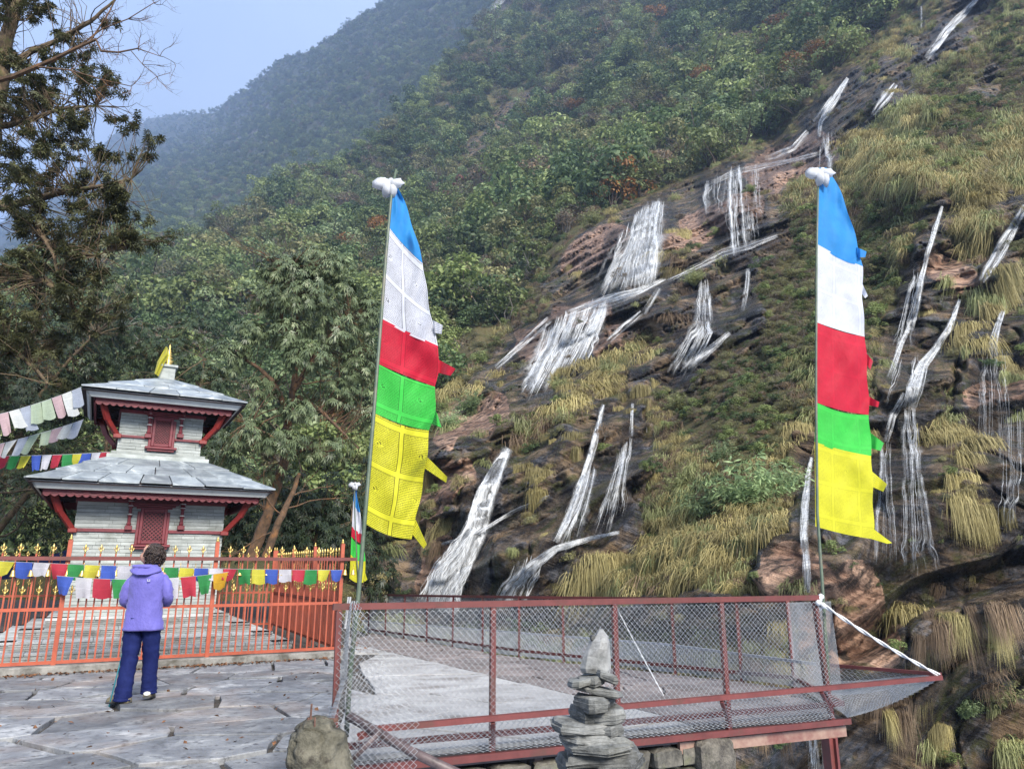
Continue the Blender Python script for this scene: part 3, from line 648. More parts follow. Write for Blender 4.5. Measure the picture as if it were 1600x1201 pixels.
def where(px, py):
    d, nm, mx_, my_ = min((math.hypot(px-x, py-y), n, x, y) for n, x, y in MARKS)
    dx, dy = px-mx_, py-my_
    far = 'just ' if d < 45 else 'well ' if d > 130 else ''
    a = math.degrees(math.atan2(-dy, dx)) % 360; k = int((a+22.5)//45) % 8
    return far+('right of', 'above right of', 'above', 'above left of', 'left of', 'below left of', 'below', 'below right of')[k]+' '+nm
NAMES = {0: ('evergreen_tree', 'dense dark green rounded tree on the wooded slope'), 3: ('hillside_tree', 'mid green bushy tree on the wooded slope'),
         6: ('olive_tree_crown', 'olive green loose tree on the wooded slope'), 8: ('pale_leaved_tree', 'pale green leafy tree on the wooded slope'),
         9: ('thin_leaved_tree', 'grey brown thinly leaved tree on the wooded slope')}
def species(v): return 0 if v < 3 else 3 if v < 6 else 6 if v < 8 else 8 if v < 9 else 9
for i in big:
    nm, lb = NAMES[species(wv[i])]
    o = bpy.data.objects.new(nm.replace('olive_tree_crown', 'loose_tree'), CR[wv[i]]); COL.objects.link(o)
    o.location = WP[i]-np.array([0, 0, wr[i]*.2]); o.rotation_euler = (gh.normal()*.08, gh.normal()*.08, gh.uniform(0, 6.28))
    o.scale = (wr[i], wr[i], wr[i]*gh.uniform(.8, 1.15)); sz = 'large ' if size_px[i] > size_px[big[60]] else 'small ' if size_px[i] < size_px[big[170]] else ''
    lk = {0: 'dark green tree', 3: 'mid green bushy tree', 6: 'olive green loose tree', 8: 'pale green leafy tree', 9: 'grey brown thin tree'}[species(wv[i])]
    tag(o, (sz+lk+' '+where(wx[i], wy[i])), 'tree', {0: 'dark trees on the slope', 3: 'mid green trees on the slope', 6: 'olive trees on the slope', 8: 'pale trees on the slope', 9: 'grey brown trees on the slope'}[species(wv[i])])
rest = np.setdiff1d(np.arange(len(wx)), np.array(big))
rr = wr[rest]
scatter('hillside_forest', WP[rest]-np.c_[rr*0, rr*0, rr*.2], np.c_[rr*0, rr*0, gh.uniform(0, 6.28, len(rr))], np.c_[rr, rr, rr*gh.uniform(.8, 1.15, len(rr))], wv[rest], CR)
# undergrowth between the crowns
ux, uy = sample_near(4200, acc_wood); UP = near_surface(ux, uy)
ur = gh.uniform(.5, 1.3, len(ux))*np.clip(UP[:, 1]/130, .45, 1.6)
scatter('undergrowth', UP-np.c_[ur*0, ur*0, ur*.15], np.c_[ur*0, ur*0, gh.uniform(0, 6.28, len(ur))], np.c_[ur*1.3, ur*1.3, ur], gh.choice([0, 3, 4, 6, 7, 8, 9], len(ur)), CR)
# the autumn trees that stand out
for px, py, r_, v, lb in ((915,178,5.5,11,'orange autumn tree high on the slope, left of the pale flat rock'), (820,215,5,11,'brown orange tree above the dark gully of the slope'),
                          (755,325,2.4,11,'small orange bush in the wooded slope beside the flag top'), (690,345,3,11,'orange tinted shrub on the slope just right of the left flag top'),
                          (1168,212,3.2,12,'dark red bush at the wood edge above the pink rock band'), (240,390,6,11,'pale orange tree on the low far ridge above the temple')):
    P = near_surface([px], [py])[0]; o = bpy.data.objects.new('autumn_tree', CR[v]); COL.objects.link(o)
    o.location = P-np.array([0, 0, r_*.2]); o.scale = (r_, r_, r_*.9); tag(o, lb, 'tree')
# --- far mountain side
fx = gh.uniform(-80, 860, 30000); fy = gh.uniform(-90, 470, 30000)
k = (fy > top_of(FAR_TOP, fx)-3) & (fy < top_of(NEAR_TOP, fx)+40); fx, fy = fx[k], fy[k]
FP = far_surface(fx, fy)
bare = vnoise(FP, 130, 90)+.6*vnoise(FP, 45, 91)
k = (bare < .95) & (gh.random(len(fx)) < np.clip(FP[:, 1]/1100, .35, 1)); FP = FP[k]; fr = gh.uniform(3.2, 7.5, len(FP))
scatter('mountain_forest', FP-np.c_[fr*0, fr*0, fr*.2], np.c_[fr*0, fr*0, gh.uniform(0, 6.28, len(fr))], np.c_[fr, fr, fr*1.1], gh.choice([0, 1, 2, 3, 4, 5, 6, 9], len(fr), p=[.2,.2,.16,.12,.1,.08,.08,.06]), CR)

# --- grass tufts and scrub on the cliff
TU = [tuft('tuft', F_GOLD, 190, 1, 1.0, .42, 1, w=.010), tuft('tuft', F_GOLD, 170, 1, 1.3, .32, 2, w=.010), tuft('tuft', F_GOLD, 150, .8, .5, .6, 3, up=.6, w=.009),
      tuft('tuft', F_GGREEN, 150, 1, 1.1, .32, 4), tuft('tuft', F_GGREEN, 120, .8, .5, .45, 5, up=.7), tuft('tuft', F_GDEAD, 130, 1, 1.3, .25, 6), tuft('tuft', F_GDEAD, 110, .8, .7, .4, 7, up=.5)]
def acc_cliff(px, py):
    Y = near_d(px, py)
    return (cliffness(px, py) > -8) & (py > top_of(NEAR_TOP, px)) & (px > 540) & (gh.random(len(px)) < np.clip((Y/60)**1.3, .07, 1))
cx, cy = sample_near(22000, acc_cliff)
CP, crk, cpk, cgo, _ = near_surface(cx, cy, True); CY = CP[:, 1]
zone = vnoise(CP/np.clip(CY/30, .6, 5)[:, None], 3.5, 55)
scrub = (caps(cx, cy, [(1150,560,1260,420,90),(1350,500,1390,330,40),(1000,90,1020,100,5),(1120,760,1190,740,10),(1100,640,1200,660,60),(1500,170,1600,120,50),(1180,450,1180,430,40)], 25) > gh.random(len(cx)))
wet = caps(cx, cy, [(a, b, c, d, e*.62) for a, b, c, d, e in WETC], 5)
dry = gh.random(len(cx)) > wet*.97
k = dry & (gh.random(len(cx)) > np.clip(crk*1.4, 0, .97)) & ~scrub & (gh.random(len(cx)) < np.clip(.55+.5*zone+cgo, .15, 1))
# tufts that grow on the rock: only in rows along the ledges
TP, TY = CP[k], CY[k]; g_ = cgo[k]; s_ = gh.uniform(.25, 1.0, len(TP))**1.2*np.clip(TY/24, .65, 2.3)*(1+.35*g_)
right_hi = sstep(1300, 1420, cx[k])*(1-sstep(300, 520, cy[k])); low = sstep(1000, 1080, cy[k])
pg = gh.random(len(TP))
tv = np.where(pg < .30+.45*g_, gh.choice([0, 1, 2], len(TP)), np.where(pg < .62+.3*g_+.25*right_hi, gh.choice([3, 4], len(TP)), gh.choice([5, 6], len(TP))))
tv = np.where((low > .5) & (gh.random(len(TP)) < .6), gh.choice([5, 6, 1], len(TP)), tv)
scatter('cliff_grass', TP, np.c_[gh.normal(0, .15, len(TP))+.25, gh.normal(0, .15, len(TP)), gh.uniform(-.8, .8, len(TP))], np.c_[s_*1.25, s_*1.0, s_*gh.uniform(.6, 1.35, len(TP))], tv, TU)
k2 = (~k) & dry & (gh.random(len(cx)) > np.clip(crk*1.4, 0, .97)) & (gh.random(len(cx)) < .8)
SP = CP[k2]; s_ = gh.uniform(.14, .38, len(SP))*np.clip(SP[:, 1]/26, .7, 2.6)
scatter('cliff_scrub', SP-np.c_[s_*0, s_*0, s_*.2], np.c_[s_*0+.2, s_*0, gh.uniform(0, 6.28, len(s_))], np.c_[s_*1.2, s_*1.2, s_], gh.choice([0, 3, 6, 7, 9, 10, 9, 6], len(s_)), CR)

# ================================================================== PLAZA, DECK, FENCES
def gz(x, y):
    if y <= 8: return 0.0
    t = x/y; m = min(max((t+.245)/.045, 0), 1); m = m*m*(3-2*m)
    return -.03*(y-8)*m
P0 = Vector((-1.42, 6.08)); P1 = at_line(1283, (-1.35, 6.1), (3.4, 7.95)); P1 = Vector((3.38, 7.97))
Q1 = Vector((3.72, 10.2)); Q2 = Vector((.14, 14.7)); Q3 = Vector((-4.35, 22.8))
M_PAVE, nt, out = nmat('slate_paving')
pos = position(nt)
rot = N(nt, 'ShaderNodeMapping'); rot.inputs['Rotation'].default_value = (0, 0, R(-22)); nt.links.new(pos, rot.inputs[0]); rp = rot.outputs[0]
s1 = noise(nt, 2.4, 8, rp, .68, stretch=(1, 1, 1), dist=.3); s2 = noise(nt, 12, 6, rp, .65); s3 = noise(nt, 1.1, 3, rp)
c = ramp(nt, s1, [(.30, (.075, .08, .085)), (.47, (.125, .13, .14)), (.58, (.18, .185, .19)), (.70, (.33, .33, .33))])
c = mixc(nt, ramp(nt, s2, [(.33, 1), (.46, 0)]), c, (.05, .052, .058))
c = mixc(nt, ramp(nt, noise(nt, 4.5, 7, rp, .7, stretch=(.8, 1.5, 1)), [(.28, 1), (.34, 0)]), c, (.012, .012, .012))
c = mixc(nt, ramp(nt, noise(nt, .8, 4, pos), [(.5, 0), (.66, .5)]), c, (.20, .15, .12))
hs = N(nt, 'ShaderNodeHueSaturation'); nt.links.new(c, hs.inputs['Color']); nt.links.new(math_(nt, 'MULTIPLY_ADD', objrand(nt), .7, .85), hs.inputs['Value'])
principled(nt, out, hs.outputs[0], ramp(nt, s1, [(.3, .55), (.6, .8)]), math_(nt, 'ADD', s1, math_(nt, 'MULTIPLY', s2, .6)), .7, .02)
M_DECK = simple('deck_paving', (.13, .11, .105), (.22, .19, .18), 3, .85, .4, .01, dirt=(.12, .09, .08), vary=.2)
M_PALE = simple('pale_slab', (.25, .245, .24), (.36, .355, .35), 2, .85, .25, .006, dirt=(.17, .155, .145), vary=.08)
M_DIRT = simple('dirt', (.022, .020, .018), (.06, .052, .044), 3, .95, .6, .02, dirt=(.08, .055, .04))
M_KERB = simple('kerb_concrete', (.10, .095, .085), (.26, .25, .23), 4, .9, .5, .01, dirt=(.06, .055, .04))
M_RED = simple('red_oxide_paint', (.085, .017, .015), (.13, .029, .025), 5, .55, .2, .002, dirt=(.075, .028, .02), vary=.1)
M_ORANGE = simple('orange_red_paint', (.27, .050, .022), (.36, .078, .036), 6, .5, .15, .002, dirt=(.22, .05, .026), vary=.08)
M_WIRE = simple('galvanised_wire', (.22, .23, .245), (.34, .355, .37), 30, .45, .1, .001, metallic=.0)
M_GOLDP = simple('gold_paint', (.50, .33, .08), (.75, .55, .20), 30, .35, .2, .002, metallic=.7)

# ground: one sheet out to the foot of the slope, cut along the edge of the gorge
GE = [[(-45, -12), (14, -12), (14, 2.5), (-1.5, 3.1), (-45, 3.1)], [(-45, 3.1), (-1.5, 3.1), tuple(P0), tuple(Q3), (-6.2, 27), (-14, 40), (-45, 40)], [tuple(P0), tuple(P1), tuple(Q1), tuple(Q2)], [tuple(P0), tuple(Q2), tuple(Q3)]]
def tri_sheet(name, poly, zf, mat, dz=0, step=None):
    import bmesh
    bm = bmesh.new(); 
    for pl in poly:
        vs = [bm.verts.new((p[0], p[1], 0)) for p in pl]
        for i in range(1, len(vs)-1): bm.faces.new((vs[0], vs[i], vs[i+1]))
    bmesh.ops.remove_doubles(bm, verts=bm.verts[:], dist=.001)
    for it in range(5):
        es = [e for e in bm.edges if e.calc_length() > 2.5]
        if not es: break
        bmesh.ops.subdivide_edges(bm, edges=es, cuts=1); bmesh.ops.triangulate(bm, faces=bm.faces[:])
    for v in bm.verts: v.co.z = zf(v.co.x, v.co.y)+dz
    for f in bm.faces:
        if f.normal.z < 0: f.normal_flip()
    me = bpy.data.meshes.new(name); bm.to_mesh(me); bm.free(); me.materials.append(mat); o = link(name, me); o['kind'] = 'structure'; return o
ground = tri_sheet('ground', GE, gz, M_DIRT, -.045)

def clip(poly, n, c):
    out_ = []
    for i in range(len(poly)):
        a, b = poly[i], poly[(i+1) % len(poly)]; da = a[0]*n[0]+a[1]*n[1]-c; db = b[0]*n[0]+b[1]*n[1]-c
        if da <= 0: out_.append(a)
        if da*db < 0:
            t = da/(da-db); out_.append((a[0]+(b[0]-a[0])*t, a[1]+(b[1]-a[1])*t))
    return out_
def inpoly(p, poly):
    c_ = False; j = len(poly)-1
    for i in range(len(poly)):
        a, b = poly[i], poly[j]
        if (a[1] > p[1]) != (b[1] > p[1]) and p[0] < (b[0]-a[0])*(p[1]-a[1])/(b[1]-a[1])+a[0]: c_ = not c_
        j = i
    return c_
FA = Vector(at_z(81, 1050, 0)[:2]); FB = Vector(at_z(526, 1025, 0)[:2]); FD = (FB-FA).normalized(); FN = Vector((-FD.y, FD.x))   # line of the orange fence
def voronoi(area, ang, su, sv, seed, jit=.42):
    """flagstones: cells of jittered points inside area (convex clip list kept by centre), long axis at ang"""
    g = random.Random(seed); c_, s_ = math.cos(ang), math.sin(ang); pts = {}
    xs = [p[0] for p in area]; ys = [p[1] for p in area]; rad = max(max(xs)-min(xs), max(ys)-min(ys)); cx_, cy_ = (max(xs)+min(xs))/2, (max(ys)+min(ys))/2
    nu = int(rad/su)+2; nv = int(rad/sv)+2
    for i in range(-nu, nu+1):
        for j in range(-nv, nv+1):
            pts[(i, j)] = ((i+(j % 2)*.5+g.uniform(-jit, jit)), (j+g.uniform(-jit, jit)))
    W = lambda q: (cx_+(q[0]*su)*c_-(q[1]*sv)*s_, cy_+(q[0]*su)*s_+(q[1]*sv)*c_)
    cells = []; orient = sum(a[0]*b[1]-b[0]*a[1] for a, b in zip(area, area[1:]+area[:1]))
    for (i, j), q in pts.items():
        w = W(q)
        if not inpoly(w, area) and min(math.hypot(w[0]-a[0]-max(0, min(1, ((w[0]-a[0])*(b[0]-a[0])+(w[1]-a[1])*(b[1]-a[1]))/((b[0]-a[0])**2+(b[1]-a[1])**2)))*(b[0]-a[0]), w[1]-a[1]-max(0, min(1, ((w[0]-a[0])*(b[0]-a[0])+(w[1]-a[1])*(b[1]-a[1]))/((b[0]-a[0])**2+(b[1]-a[1])**2)))*(b[1]-a[1])) for a, b in zip(area, area[1:]+area[:1])) > max(su, sv): continue
        poly = [(q[0]-2, q[1]-2), (q[0]+2, q[1]-2), (q[0]+2, q[1]+2), (q[0]-2, q[1]+2)]
        for di in range(-2, 3):
            for dj in range(-2, 3):
                r_ = pts.get((i+di, j+dj))
                if r_ is None or (di == 0 and dj == 0): continue
                n = (r_[0]-q[0], r_[1]-q[1]); m = ((r_[0]+q[0])/2, (r_[1]+q[1])/2)
                poly = clip(poly, n, n[0]*m[0]+n[1]*m[1])
                if len(poly) < 3: break
        poly = [W(p) for p in poly]
        for a, b in zip(area, area[1:]+area[:1]):        # cut at the edges of the area that pass close by
            dx, dy = b[0]-a[0], b[1]-a[1]; L = math.hypot(dx, dy); t_ = max(0, min(1, ((w[0]-a[0])*dx+(w[1]-a[1])*dy)/L/L))
            if math.hypot(w[0]-a[0]-t_*dx, w[1]-a[1]-t_*dy) > max(su, sv)*1.3: continue
            n = (-dy/L, dx/L); c0 = n[0]*a[0]+n[1]*a[1]
            if orient > 0: n = (-n[0], -n[1]); n = (-n[0], -n[1]) if False else n; c0 = n[0]*a[0]+n[1]*a[1]
            poly = clip(poly, n, c0)
            if len(poly) < 3: break
        if len(poly) >= 3: cells.append((w, poly))
    return cells
def slab(mb, poly, z0, z1, gap, g):
    cx_ = sum(p[0] for p in poly)/len(poly); cy_ = sum(p[1] for p in poly)/len(poly)
    # roughen the outline
    out_ = []
    for i in range(len(poly)):
        a, b = poly[i], poly[(i+1) % len(poly)]; out_.append(a); L = math.hypot(b[0]-a[0], b[1]-a[1])
        if L > .25:
            m = g.uniform(.35, .65); off = g.uniform(-.025, .025); out_.append((a[0]+(b[0]-a[0])*m-(b[1]-a[1])/L*off, a[1]+(b[1]-a[1])*m+(b[0]-a[0])/L*off))
    def ins(p, d):
        L = math.hypot(p[0]-cx_, p[1]-cy_)+1e-6; k = max(0, 1-d/L); return (cx_+(p[0]-cx_)*k, cy_+(p[1]-cy_)*k)
    tx, ty = g.uniform(-.006, .006), g.uniform(-.006, .006)
    zt = lambda p: gz(p[0], p[1])+z1+(p[0]-cx_)*tx+(p[1]-cy_)*ty
    r0 = [ins(p, gap) for p in out_]; r1 = [ins(p, gap+.008) for p in out_]; n = len(out_)
    vs = [(p[0], p[1], gz(*p)+z0) for p in r0]+[(p[0], p[1], zt(p)-.007) for p in r0]+[(p[0], p[1], zt(p)) for p in r1]
    mb.add(vs, [(i, (i+1) % n, n+(i+1) % n, n+i) for i in range(n)]+[(n+i, n+(i+1) % n, 2*n+(i+1) % n, 2*n+i) for i in range(n)]+[tuple(range(2*n, 3*n))])
def pave(name, area, ang, su, sv, mat, limit, seed, test=None, cut=None, gap=.014, dz=.008):
    base = thing(name, None, None, (area[0][0], area[0][1], 0)); base['kind'] = 'structure'
    cells = voronoi(area, ang, su, sv, seed); g = random.Random(seed)
    if test: cells = [c_ for c_ in cells if test(c_[0])]
    if cut: cells = [(w, q) for w, q in [(w, clip(pl, cut[0], cut[1])) for w, pl in cells] if len(q) > 2]
    def seen(c_):
        px, py = project((c_[0][0], c_[0][1], 0)); return (0 if -20 < px < 1620 and py < 1230 else 1, c_[0][0]**2+c_[0][1]**2)
    cells.sort(key=seen); rest_mb = MB()
    for k, (w, poly) in enumerate(cells):
        zz = g.uniform(-dz, dz)
        if k < limit:
            mb = MB(); slab(mb, poly, -.045, zz, gap, g); part('flagstone', mb, mat, base, world=True)
        else: slab(rest_mb, poly, -.045, zz, gap, g)
    if rest_mb.v: tag(part('flagstones_beyond', rest_mb, mat, base, world=True), kind='stuff')
    return base
KB = .20  # kerb stands in front of the fence line
plaza_area = [(-14, 2.0), (-1.55, 3.1), (-1.55, 6.0), tuple(P0+Vector((-.05, .1))), tuple(FB+Vector((.35, -.05))), tuple(FB-FN*.0+FN*.1), tuple(FA-FD*4-FN*.16), (-14, 7)]
plaza_area = [(-13, 4.2), (-1.6, 4.2), (-1.55, 6.05), (P0.x-.02, P0.y+.15), (FB.x+.25, FB.y-.35), (FB.x-.05, FB.y-.2), tuple(FA-FD*5-FN*.2), (-13, 6.0)]
pave('plaza_paving', plaza_area, R(24), 1.02, .74, M_PAVE, 240, 3, gap=.030, dz=.013)
# deck: brown flags towards the far fence, paler slabs in front of a straight edge
CL0 = at_z(601, 997, 0); CL1 = at_z(905, 1082, 0)
cdir = Vector((CL1.x-CL0.x, CL1.y-CL0.y)).normalized(); cn = Vector((cdir.y, -cdir.x))
if cn.y > 0: cn = -cn
side = lambda p: (p[0]-CL0.x)*cn.x+(p[1]-CL0.y)*cn.y
deck_area = [(FB.x+.3, FB.y-.35), (P0.x+.02, P0.y+.16), (P1.x-.06, P1.y+.08), (Q1.x-.1, Q1.y-.15), (Q2.x-.1, Q2.y-.15), (Q3.x+.3, Q3.y-.6), (FB.x-1.2, FB.y+6), (FB.x+.3, FB.y+.3)]
pave('deck_paving', deck_area, R(-45), .8, .55, M_DECK, 170, 5, test=lambda w: side(w) < .7, cut=((cn.x, cn.y), CL0.x*cn.x+CL0.y*cn.y-.01))
pave('deck_slabs', deck_area, R(21), 2.4, 1.5, M_PALE, 60, 8, test=lambda w: side(w) > -2.2, cut=((-cn.x, -cn.y), -(CL0.x*cn.x+CL0.y*cn.y)-.0))
# kerb under the fence
mb = MB(); mb.bevbox(-4.6, (FB-FA).length+.14, -.17, .13, -.05, .10, .012)
kerb = thing('kerb', None, None, (FA.x, FA.y, 0), math.atan2(FD.y, FD.x)); kerb['kind'] = 'structure'; part('kerb_stone', mb, M_KERB, kerb)

# ------------------------------------------------------------------ orange iron fence with gold spearheads
def spear(mb, z, s=1.0):
    mb.lathe([(.006*s, 0), (.016*s, .01), (.007*s, .03), (.020*s, .04*s), (.008*s, .05), (.013*s, .075), (.020*s, .095), (.010*s, .125), (.001, .15)], (0, 0, z), 6)
    for sx in (-1, 1): mb.tube([(0, 0, z+.05), (sx*.022, 0, z+.058), (sx*.034, 0, z+.085), (sx*.026, 0, z+.10)], [.006, .007, .006, .003], 4)
def bar_mesh(h, w=.011):
    return MB().box(-w, w, -w, w, 0, h).mesh('bar', M_ORANGE)
def spear_mesh():
    mb = MB(); spear(mb, 0); return mb.mesh('finial', M_GOLDP, True)
BAR_T, BAR_S, SPR = bar_mesh(1.52), bar_mesh(.93), spear_mesh()
def iron_fence(A, B, label, nbay, z0=.10, back=False):
    d = (B-A); L = d.length; ang = math.atan2(d.y, d.x)
    t = thing('iron_fence', label, 'fence', (A.x, A.y, 0), ang)
    if not back: pass
    for z, h, nm in ((.135, .045, 'bottom_rail'), (.86, .045, 'middle_rail')): part(nm, MB().box(0, L, -.014, .014, z0-.1+z-h/2, z0-.1+z+h/2), M_ORANGE, t)
    if back: part('upper_rail', MB().box(0, L, -.014, .014, 1.33, 1.37), M_ORANGE, t)
    pm = MB().box(-.03, .03, -.03, .03, 0, 1.86).mesh('post', M_ORANGE); cm = MB().lathe([(.001, 0), (.022, .005), (.026, .02), (.012, .045), (.016, .055), (.001, .085)], (0, 0, 0), 8).mesh('post_cap', M_GOLDP, True)
    for k in range(nbay+1):
        o = link('post', pm, t); o.location = (L*k/nbay, 0, -.02 if not back else .0); c_ = link('post_cap', cm, o); c_.location = (0, 0, 1.86)
    n = nbay*20
    for k in range(n+1):
        if k % 20 == 0: continue
        tall = k % 2 == 0; o = link('bar', BAR_T if tall else BAR_S, t); o.location = (L*k/n, 0, z0+.02)
        s_ = link('finial', SPR, o); s_.location = (0, 0, 1.52 if tall else .93)
    return t
fence_front = iron_fence(FA-FD*(FB-FA).length/2, FB, 'orange fence with gold spearheads facing the paved yard, behind the person', 3)
FC = FB+FN*6.1
iron_fence(FB+FN*.02, FC, 'orange fence side running back from the corner post to the trees', 3)
iron_fence(FC-FD*8.2, FC-FD*.05, 'orange fence at the back of the temple enclosure', 4)
# the red rail that carries the bells, on the front of the fence
RZ = 1.57; ra = at_line(-60, FA, FB); rb_ = at_line(553, FA, FB); 
rail = solo('bell_rail', MB().beam((ra[0]-FN.x*.05, ra[1]-FN.y*.05, RZ), (rb_[0]-FN.x*.05, rb_[1]-FN.y*.05, RZ+.012), .05, .055), M_RED,
     'dark red rail across the front of the orange fence carrying the small bells', 'rail')
bell_me = None
ORD = 'first second third fourth fifth sixth seventh eighth ninth tenth eleventh twelfth thirteenth fourteenth fifteenth sixteenth seventeenth eighteenth nineteenth twentieth twenty-first twenty-second'.split()
def bell_mesh():
    mb = MB(); mb.lathe([(.004, .0), (.010, -.004), (.018, -.018), (.022, -.045), (.030, -.068), (.036, -.078), (.033, -.080), (.020, -.050), (.002, -.02)], (0, 0, -.075), 10)
    mb.lathe([(.001, -.118), (.007, -.124), (.001, -.132)], (0, 0, -.03), 6)
    for k in range(5):
        z = -.008-k*.014; a = (k % 2)
        pts = [(math.cos(q)*.006*(1-a), math.cos(q)*.006*a, z+math.sin(q)*.010) for q in [2*math.pi*i/6 for i in range(7)]]; mb.tube(pts, .0018, 3, False)
    return mb.mesh('bell', M_GOLDP, True)
bell_me = bell_mesh()
u0 = Vector((ra[0], ra[1])); uL = (Vector(rb_)-u0).length
for k, px in enumerate([14, 42, 70, 98, 124, 148, 176, 250, 276, 300, 324, 347, 370, 391, 413, 434, 455, 476, 497, 517, 536, 548]):
    x, y = at_line(px, FA, FB); o = link('bell', bell_me); o.location = (x-FN.x*.085, y-FN.y*.085, RZ-.03-.03); o.scale = (1.25,)*3; o.rotation_euler = (rnd.uniform(-.08,.08), rnd.uniform(-.08,.08), rnd.uniform(0,3))
    tag(o, ORD[k]+' small golden bell from the left under the dark red fence rail', 'bell', 'small bells under the fence rail')

# ------------------------------------------------------------------ prayer flags
def cloth_mat(name, col, trans=.45, ink=.0, scale=1.0):
    m, nt, out = nmat(name); uvn = N(nt, 'ShaderNodeUVMap'); uvn.uv_map = 'print'; pos = position(nt)
    sep = N(nt, 'ShaderNodeSeparateXYZ'); nt.links.new(uvn.outputs[0], sep.inputs[0]); u, v = sep.outputs[0], sep.outputs[1]
    c = mixc(nt, ramp(nt, noise(nt, 7, 4, pos), [(.35, 0), (.65, 1)]), tuple(x*.86 for x in col), col)
    if ink > 0:
        # printed script: rows of broken strokes inside ruled blocks (u, v in metres)
        row = math_(nt, 'FRACT', math_(nt, 'MULTIPLY', v, 62*scale)); rowm = math_(nt, 'LESS_THAN', row, .5)
        cell = N(nt, 'ShaderNodeCombineXYZ'); nt.links.new(math_(nt, 'MULTIPLY', u, 260*scale), cell.inputs[0]); nt.links.new(math_(nt, 'FLOOR', math_(nt, 'MULTIPLY', v, 62*scale)), cell.inputs[1])
        st = noise(nt, 1.0, 2, cell.outputs[0]); stm = math_(nt, 'GREATER_THAN', st, .47)
        def blk(x, per, off, m0, m1):
            f = math_(nt, 'FRACT', math_(nt, 'MULTIPLY_ADD', x, 1/per, off)); return f, math_(nt, 'MULTIPLY', math_(nt, 'GREATER_THAN', f, m0), math_(nt, 'LESS_THAN', f, m1))
        fu, bu = blk(u, .30/scale, .25, .07, .93); fv, bv = blk(v, .42/scale, .1, .08, .92)
        txt = math_(nt, 'MULTIPLY', math_(nt, 'MULTIPLY', rowm, stm), math_(nt, 'MULTIPLY', bu, bv))
        # ruled frame and a small figure in the middle of each block
        def near(f, a, w): return math_(nt, 'LESS_THAN', math_(nt, 'ABSOLUTE', math_(nt, 'SUBTRACT', f, a)), w)
        fr = math_(nt, 'MAXIMUM', math_(nt, 'MULTIPLY', math_(nt, 'MAXIMUM', near(fu, .055, .010), near(fu, .945, .010)), math_(nt, 'MULTIPLY', math_(nt, 'GREATER_THAN', fv, .06), math_(nt, 'LESS_THAN', fv, .94))),
                   math_(nt, 'MULTIPLY', math_(nt, 'MAXIMUM', near(fv, .065, .007), near(fv, .935, .007)), math_(nt, 'MULTIPLY', math_(nt, 'GREATER_THAN', fu, .05), math_(nt, 'LESS_THAN', fu, .95))))
        du = math_(nt, 'MULTIPLY', math_(nt, 'SUBTRACT', fu, .5), .30); dv = math_(nt, 'MULTIPLY', math_(nt, 'SUBTRACT', fv, .5), .42)
        rr_ = math_(nt, 'SQRT', math_(nt, 'ADD', math_(nt, 'MULTIPLY', du, du), math_(nt, 'MULTIPLY', dv, dv)))
        hole = math_(nt, 'GREATER_THAN', rr_, .026)
        fig = math_(nt, 'MULTIPLY', math_(nt, 'LESS_THAN', rr_, .022), math_(nt, 'GREATER_THAN', noise(nt, 60*scale, 2, uvn.outputs[0]), .5))
        k = math_(nt, 'MAXIMUM', math_(nt, 'MAXIMUM', math_(nt, 'MULTIPLY', txt, hole), fr), fig)
        c = mixc(nt, math_(nt, 'MULTIPLY', k, ink), c, tuple(x*.12 for x in col))
    p = N(nt, 'ShaderNodeBsdfPrincipled'); nt.links.new(c, p.inputs['Base Color']); p.inputs['Roughness'].default_value = .65; p.inputs['Specular IOR Level'].default_value = .25
    p.inputs['Sheen Weight'].default_value = .15
    b = N(nt, 'ShaderNodeBump'); b.inputs['Strength'].default_value = .6; b.inputs['Distance'].default_value = .02
    nt.links.new(noise(nt, 9, 5, pos, .6, stretch=(1, 1, .6)), b.inputs['Height']); nt.links.new(b.outputs[0], p.inputs['Normal'])
    t = N(nt, 'ShaderNodeBsdfTranslucent'); nt.links.new(c, t.inputs['Color'])
    ms = N(nt, 'ShaderNodeMixShader'); ms.inputs[0].default_value = trans
    nt.links.new(p.outputs[0], ms.inputs[1]); nt.links.new(t.outputs[0], ms.inputs[2]); nt.links.new(ms.outputs[0], out.inputs[0])
    return m
FLAGC = {'blue': (.025, .25, .62), 'white': (.66, .68, .76), 'red': (.56, .012, .04), 'green': (.05, .56, .07), 'yellow': (.66, .63, .03)}
M_FLAG = {k: cloth_mat('flag_'+k, v, .4, {'blue': 0, 'white': .85, 'red': .5, 'green': .7, 'yellow': .9}[k]) for k, v in FLAGC.items()}
M_FLAG2 = {k: cloth_mat('flag_plain_'+k, v, .4, {'blue': 0, 'white': .22, 'red': .15, 'green': .2, 'yellow': .28}[k]) for k, v in FLAGC.items()}
SMALLC = {'blue': (.06, .12, .50), 'white': (.60, .60, .66), 'red': (.50, .04, .07), 'green': (.04, .28, .08), 'yellow': (.60, .56, .06),
          'pale_blue': (.36, .40, .48), 'pale_white': (.62, .64, .62), 'pale_pink': (.50, .36, .38), 'pale_green': (.38, .46, .34), 'ochre': (.62, .36, .03)}
M_SMALL = {k: cloth_mat('small_flag_'+k, v, .4, .35, 3.0) for k, v in SMALLC.items()}
M_POLE = simple('bamboo_pole', (.045, .07, .045), (.10, .13, .09), 6, .5, .2, .003, dirt=(.13, .12, .09))
M_SCARF = cloth_mat('white_scarf', (.72, .74, .78), .45)
